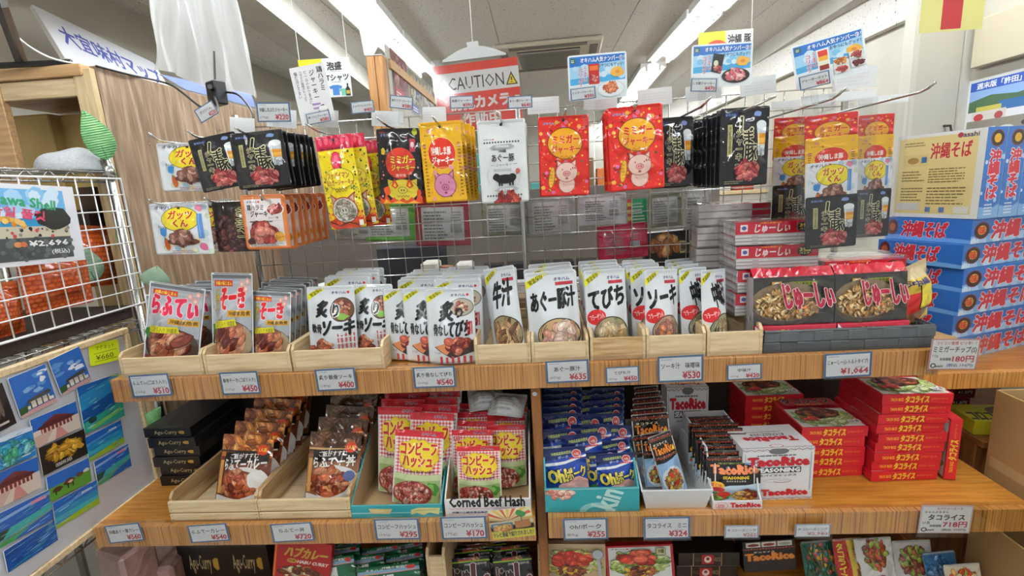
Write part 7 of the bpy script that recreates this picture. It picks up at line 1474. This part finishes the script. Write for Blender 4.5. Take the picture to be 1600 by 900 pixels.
def art_gst():
    a = Art(50, 90, '#2fa06a', 270); a.rect(0, 0, 20, 100, '#d8c43a'); [a.rect(0, y, 20, y + 12, '#c9402c') for y in (0, 26, 52, 78)]; a.lines(26, 10, 92, 90, 7, '#d8efe0', .4); return a
sign(fit((980, 312), (1010, 309), (1012, 352), (981, 354), YM + .05), art_gst(), 'green_label', 'green and yellow striped label hanging behind the wire grid', 'label')
def art_fb():
    a = Art(110, 80, '#24221f', 271); a.food(48, 40, 34, 28, ['#c98a4a', '#a8602c', '#e0b070', '#8a4a20'], 26, .32, 1.4).rect(78, 30, 94, 66, '#c9c28a').text('豚', 80, 36, 92, 60, '#2a2620', .05); return a
M, w, h = fit((1006, 364), (1076, 360), (1078, 412), (1010, 418), YM + .06); inst(carton_mesh('black_food_carton', 110, 80, 40, {'front': art_fb()}, '#24221f'), sized(M, w, h, 110, 80), 'black_food_carton', 'black carton with golden fried food photo behind the right wire grid', 'carton')
# next aisle: a low counter with small white and black boxes, white paper and bags
e = empty('rear_counter', Matrix.Translation((0, 1.62, 0))); tag(e, 'brown counter of the next aisle behind the wire grid', 'counter')
MB().bbox(-1.2, 1.0, 0, .5, 1.10, 1.14, .003).build('counter_top', GRAIN, e); MB().bbox(-1.2, 1.0, .02, .48, .02, 1.098, .003).build('counter_body', SIDE, e)
wa = Art(70, 40, '#d6d7d6', 272); wa.lines(8, 20, 92, 70, 3, '#9a9c9c', .4)
wc = carton_mesh('white_carton', 70, 40, 60, {'front': wa}, '#cfd0cf'); ba = Art(74, 34, '#232325', 273); bc = carton_mesh('black_carton', 74, 34, 80, {'front': ba}, '#1d1d20')
for i in range(5):
    p = PY(768 + i * 37, 400, 1.68); inst(wc, upright(p.x, 1.68, 1.141), 'white_carton', f'small white printed carton behind the grid, {["leftmost", "second from left", "third from left", "fourth from left", "rightmost"][i]} of the row', 'carton', 'small white cartons in the next aisle')
    p = PY(766 + i * 38, 372, 1.78); inst(bc, upright(p.x, 1.79, 1.141, 0) @ Matrix.Diagonal((1, 2.6, 1, 1)), 'black_carton', f'black carton behind the small white cartons, {["leftmost", "second from left", "third from left", "fourth from left", "rightmost"][i]} one', 'carton', 'black cartons in the next aisle')
pb = MB(); p = PY(520, 410, 1.70)
pb.add([(-.17, 0, .0), (.14, 0, .0), (.15, .0, .05), (.02, .0, .075), (-.02, 0, .06), (-.18, 0, .03)] + [(-.17, .16, .0), (.14, .16, .0), (.15, .16, .055), (.02, .16, .08), (-.02, .16, .065), (-.18, .16, .035)], [(0, 1, 2, 3, 4, 5), (11, 10, 9, 8, 7, 6)] + [(i, 6 + i, 6 + (i + 1) % 6, (i + 1) % 6) for i in range(6)])
tag(pb.build('white_paper_stack', PAPERW, None, Matrix.Translation((p.x, 1.66, 1.141))), 'folded white paper sheets lying behind the left wire grid', 'paper')
for i, (px, c, w_, hh, lb) in enumerate(((640, '#23242c', .26, .17, 'large dark box in the next aisle behind the left wire grid'), (692, '#8a5a44', .05, .10, 'reddish brown paper roll in the next aisle left of the grid post'), (668, '#d8d5cc', .06, .12, 'white crumpled paper bag in the next aisle beside the brown roll'), (722, '#dcdad4', .06, .11, 'white paper bag in the next aisle right of the brown roll'))):
    p = PY(px, 400, 1.74); y = 1.85 if i == 0 else 1.72
    m_ = MB().bbox(-w_ / 2, w_ / 2, 0, .09, 0, hh, .006) if i != 1 else MB().tube([(0, .04, 0), (0, .04, hh * .5), (.004, .04, hh)], w_ / 2, 14)
    tag(m_.build(['dark_box', 'brown_roll', 'paper_bag', 'paper_bag'][i], mat('rear%d' % i, c, rough=.7), None, Matrix.Translation((PY(px, 400, y).x, y, 1.141))), lb, ['box', 'paper roll', 'paper bag', 'paper bag'][i])
tag(MB().bbox(-1.15, .75, 0, .012, 1.141, 1.50, .002).build('rear_board', mat('rear_board', '#6a655e', rough=.8), None, Matrix.Translation((0, 2.09, 0))), 'dull grey backing added behind the next aisle counter to darken the gap', 'board')  # added backing, coloured dark so the space behind the grid reads dim
# tall far display units
cols = (('orange', '#c9743a'), ('teal', '#4a9a94'), ('white', '#cfcfca'), ('brown', '#7a5a3c'), ('grey', '#9a9a94'), ('blue', '#5a78b0'), ('yellow', '#c9b84a'), ('red', '#a83a34'))
e = empty('far_shelf', Matrix.Translation((0, 4.2, 0))); tag(e, 'low far shelf across the shop behind the hanging bags', 'shelf')
MB().bbox(-1.6, 1.9, 0, .4, 1.36, 1.39, .004).build('board', PINE, e); MB().bbox(-1.6, 1.9, .02, .38, .02, 1.358, .004).build('body', GREYW, e)
for i in range(18):
    cn, c = cols[(i * 5 + i // 8) % 8]; w_ = .12 + .06 * ((i * 7) % 3); x = -1.5 + i * .19
    tag(MB().bbox(-.08, .08, 0, .2, 0, .16 + .09 * ((i * 3) % 4), .006).build('far_carton', mat('far_' + cn, c, rough=.6), None, Matrix.Translation((x, 4.26, 1.391))), f'distant {cn} carton on the far shelf, {["1st", "2nd", "3rd"][0] if i == 0 else ("next to the left end" if i == 1 else "number %d from the left end" % (i + 1))}', 'carton', 'distant cartons on the far shelf')

# ---------------------------------------------------------------- right: noodle cartons, posters, kraft boxes
BLUE = '#2f6fc0'
def noodle_front(w, h, vert=False):
    a = Art(w, h, BLUE, 280)
    if not vert:
        a.poly([(0, 70), (30, 62), (60, 74), (100, 60), (100, 100), (0, 100)], '#7fb0e0'); scatter(a, 16, ['#a8cbee', '#cfe2f4', '#8ab8e6'], (3, 6), (0, 82, 100, 98)); a.ell(12, 48, 9, 36, '#7a1a1c', 20).ell(12, 48, 8, 32, '#1f1a1c', 20).ell(12, 46, 5, 20, '#d8a82c', 12).text('味', 8, 30, 16, 64, '#c9281f', .08)
        a.text('沖縄そば', 24, 14, 92, 86, '#c9283a', .09, out='#f4eef2', ob=.035, shear=.12)
    else:
        a.poly([(0, 86), (60, 90), (100, 84), (100, 100), (0, 100)], '#7fb0e0'); scatter(a, 14, ['#a8cbee', '#cfe2f4', '#8ab8e6'], (5, 10), (0, 30, 100, 80)); a.ell(52, 12, 34, 9, '#7a1a1c', 20).ell(52, 12, 30, 8, '#1f1a1c', 20).ell(52, 12, 18, 5, '#d8a82c', 12).text('沖縄そば', 24, 24, 80, 78, '#c9283a', .09, out='#f4eef2', ob=.05, vert=True).lines(26, 82, 76, 96, 4, '#dfe8f4')
    return a
def noodle_side(w, h):
    a = Art(w, h, '#2a68b8', 281); a.poly([(0, 80), (40, 74), (100, 84), (100, 100), (0, 100)], '#6fa4dc').ell(9, 44, 7, 36, '#5a1a24', 16).ell(9, 44, 4, 18, '#a8562c', 10).text('沖縄そば', 22, 14, 74, 84, '#c9283a', .09, out='#f4eef2', ob=.035, shear=.12); return a
def noodle_label(w, h):
    a = Art(w, h, '#dcdcd4', 282); a.rect(3, 4, 92, 95, '#dcc98a'); a.text('沖縄そば', 42, 12, 86, 30, '#b8283a', .05).text('asahi', 76, 3, 92, 8, '#3a3a6a', .05).ell(73, 5.5, 3, 3, '#a83a4a', 12).rect(10, 24, 40, 38, '#d3bf80').ell(22, 31, 7, 4, '#a8824a', 12).rect(32, 27, 38, 34, '#3a6a94')
    for x0_, y0_, x1_, y1_, n in ((10, 8, 42, 14, 2), (10, 42, 38, 56, 4), (42, 40, 86, 58, 6), (42, 62, 86, 84, 6), (10, 62, 38, 80, 5)): a.lines(x0_, y0_, x1_, y1_, n, '#7a6a3c', .4)
    a.rect(6, 82, 34, 91, '#c9c9c4').rect(42, 87, 48, 93, '#5a78a8').rect(58, 87, 64, 93, '#5a78a8').rect(74, 86, 90, 94, '#d8d6cc'); return a
C = PY(1514, 380, 1.36); RZ = 20; H1 = .066; W1 = .34; D1 = .225; ZS = .957
nf, ns = noodle_front(W1 * 1000, 65), noodle_side(D1 * 1000, 65)
nm = carton_mesh('noodle_carton', W1 * 1000, 65, D1 * 1000, {'front': nf, 'left': ns}, '#2f6fc0', LAMI)
def corner(x, y, z, rz): return Matrix.Translation((x, y, z)) @ Matrix.Rotation(math.radians(rz), 4, 'Z') @ UPR
for i in range(6):
    M = corner(C.x - .006 * ((i * 2) % 3) + (.012 if i == 5 else 0), C.y + .004 * (i % 2), ZS + i * H1, RZ + (1.5, -1, .5, -1.5, 1, 0)[i]) @ Matrix.Translation((W1 / 2, 0, 0))
    inst(nm, M, 'noodle_carton', f'blue noodle carton, {["lowest", "second from bottom", "third from bottom", "fourth from bottom", "fifth from bottom", "topmost"][i]} of the flat right stack', 'carton', 'blue noodle cartons')
sv = carton_mesh('noodle_carton', 74, 235, 225, {'front': noodle_front(74, 235, True), 'left': noodle_label(225, 235)}, '#2f6fc0', LAMI)
for i in range(3):
    q = corner(C.x + .012, C.y, ZS + 6 * H1 + .0004, RZ - 1) @ Matrix.Translation((.038 + i * .0765, 0, 0)); inst(sv, q, 'noodle_carton', ['standing blue noodle carton with a large yellow printed label, on top of the stack', 'standing blue noodle carton just right of the one with the yellow label', 'standing blue noodle carton at the right picture edge on the stack'][i], 'carton', 'standing noodle cartons')
shelf('oak side shelf at the right carrying the blue noodle cartons', 1.0, 1.50, 1.29, 1.78, ZS - .0005, .045, rail=False)
kb = MB(); p = PY(1478, 500, 1.26); kb.bbox(-.045, .045, 0, .1, 0, .085, .003); tag(kb.build('kraft_carton', mat('kraft', '#a8814f', rough=.7), None, Matrix.Translation((PY(1478, 500, 1.31).x, 1.31, ZS + .0005)) @ Matrix.Rotation(math.radians(8), 4, 'Z')), 'small kraft carton with brown end beside the woven basket', 'carton')
def art_park():
    a = Art(150, 150, '#e6e8e8', 290); a.rect(4, 4, 100, 16, '#2f55b0').text('週末版「許田」やんばる', 12, 6, 98, 14, '#eef2f8', .06).rect(4, 16, 100, 40, '#8fb4e0').poly([(4, 30), (30, 24), (60, 28), (100, 22), (100, 44), (4, 44)], '#4a6a4a').rect(40, 34, 100, 46, '#3a6aa0').rect(14, 38, 44, 46, '#c9c05a').rect(10, 44, 50, 60, '#d8d4cc').ell(18, 52, 6, 5, '#b83a3a', 12).ell(42, 52, 5, 5, '#a84a4a', 12).rect(4, 56, 100, 76, '#8a8478').rect(4, 66, 40, 74, '#e0e2e4').rect(4, 70, 40, 73, '#3a3c40').ell(52, 70, 9, 4, '#c9ccd0', 12).ell(76, 66, 8, 4, '#3a3a40', 12).ell(92, 64, 8, 4, '#4a4a50', 12)
    a.ell(28, 90, 24, 9, '#2f9a78', 20).lines(18, 86, 38, 92, 2, '#1a3a34').text('日', 72, 78, 82, 86, '#2a2a2e', .08).text('許可', 60, 90, 82, 98, '#2a2a2e', .08).rect(6, 97, 50, 100, '#d8a84a'); return a
sign(fit((1518, 128), (1650, 92), (1650, 236), (1497, 236), yaw=-90, p0=(XS - .004, 0, 0)), art_park(), 'car_park_poster', 'poster with a car park photo and green oval on the right wall', 'poster', PAPER)
# kraft boxes with pale blue bags, yellow goods
KR = mat('kraft_board', '#b08c5a', rough=.75)
def openbox(label, x0, x1, y0, y1, z0, z1, t=.005):
    e = empty('open_kraft_box', Matrix.Translation(((x0 + x1) / 2, (y0 + y1) / 2, z0))); tag(e, label, 'cardboard box'); a, b, h = (x1 - x0) / 2, (y1 - y0) / 2, z1 - z0
    for n_, q in (('left_wall', (-a, -a + t, -b, b, 0, h)), ('right_wall', (a - t, a, -b, b, 0, h)), ('front_wall', (-a + t, a - t, -b, -b + t, 0, h)), ('back_wall', (-a + t, a - t, b - t, b, 0, h)), ('base', (-a + t, a - t, -b + t, b - t, 0, t))): MB().bbox(*q, .001).build(n_, KR, e)
    MB().bbox(-a - .0006, -a, -b + .01, b - .01, h * .2, h * .3, .0002).build('tape', mat('kraft_tape', '#c2a676', rough=.4), e)
    return e
openbox('open kraft box with pale blue bags at the right edge of the lower shelf', 1.155, 1.5, .80, 1.24, .665, .925)
openbox('kraft box standing below at the right bottom corner', 1.155, 1.5, .80, 1.26, .30, .56)
LB = mat('pale_blue_film', '#9fc6dc', rough=.3, coat=.5, bump=(18, .8, .012))
for i, (x, y, s) in enumerate(((1.235, 1.16, .058), (1.40, 1.03, .07), (1.235, 1.02, .06))):
    bm = bmesh.new(); bmesh.ops.create_icosphere(bm, subdivisions=4, radius=1); rr = random.Random(20 + i); ph = [rr.uniform(0, 6) for _ in range(4)]
    for v in bm.verts: c = v.co.copy(); k = 1 + .12 * math.sin(c.x * 5 + ph[0]) * math.sin(c.y * 6 + ph[1]) + .08 * math.sin(c.z * 8 + ph[2]); v.co = Vector((c.x * s * k, c.y * s * k, c.z * .045 * k))
    me = bpy.data.meshes.new('blue_bag'); bm.to_mesh(me); bm.free(); me.polygons.foreach_set('use_smooth', [True] * len(me.polygons))
    tag(obj('blue_bag', me, LB, None, Matrix.Translation((x, y, .88 - .012 * i))), ['pale blue crumpled bag in the kraft box, rearmost', 'pale blue crumpled bag in the kraft box at the right', 'pale blue crumpled bag in the kraft box, nearest'][i], 'bag', 'pale blue bags in the kraft box')
tag(MB().bbox(-.03, .03, -.004, .004, 0, .16, .002).build('dark_board', mat('dark_board', '#3a3a40', rough=.5), None, Matrix.Translation((1.40, 1.16, .80)) @ Matrix.Rotation(.5, 4, 'Y')), 'dark board leaning in the kraft box at the right', 'board')
def art_yel(k):
    a = Art(150, 110, '#d3d02c', 300 + k)
    if k == 0: a.text('コロコロ', 6, 50, 60, 90, '#2a2a1c', .1, shear=.2).ell(74, 40, 26, 26, '#5a4a2a', 18).ell(74, 40, 20, 18, '#7a6434', 14)
    return a
ym = carton_mesh('yellow_carton', 150, 40, 110, {'top': art_yel(0), 'front': Art(150, 40, '#c9c62a')}, '#c4c22c')
e = empty('side_table', Matrix.Translation((1.34, 1.30, 0))); tag(e, 'low stand under the yellow cartons at the right', 'stand'); MB().bbox(-.17, .17, -.03, .42, .74, .76, .002).build('top', SIDE, e); MB().bbox(-.16, .16, .0, .4, .02, .738, .002).build('body', SIDE, e)
inst(ym, upright(1.25, 1.30, .761, -6), 'yellow_carton', 'yellow carton with black lettering lying behind the kraft box', 'carton', 'yellow cartons at the right')
inst(ym, upright(1.42, 1.33, .761, -14) @ Matrix.Diagonal((1, 1.6, 1, 1)), 'yellow_carton', 'taller plain yellow carton at the right picture edge', 'carton', 'yellow cartons at the right')
def art_maroon():
    a = Art(120, 32, '#7a1f2a', 310); a.text('ピーナット', 8, 20, 50, 80, '#e8c84a', .08).rect(56, 20, 94, 60, '#2a1c1e').text('41.2円', 60, 26, 92, 54, '#e8d8c0', .05); return a
mm = carton_mesh('maroon_carton', 120, 32, 90, {'front': art_maroon()}, '#7a1f2a')
for i in range(2): inst(mm, upright(1.235 + .012 * i, 1.47, .761 + i * .0335, -4), 'maroon_carton', ['maroon carton with yellow lettering behind the yellow carton, lower one', 'maroon carton with yellow lettering behind the yellow carton, upper one'][i], 'carton', 'maroon cartons at the right')
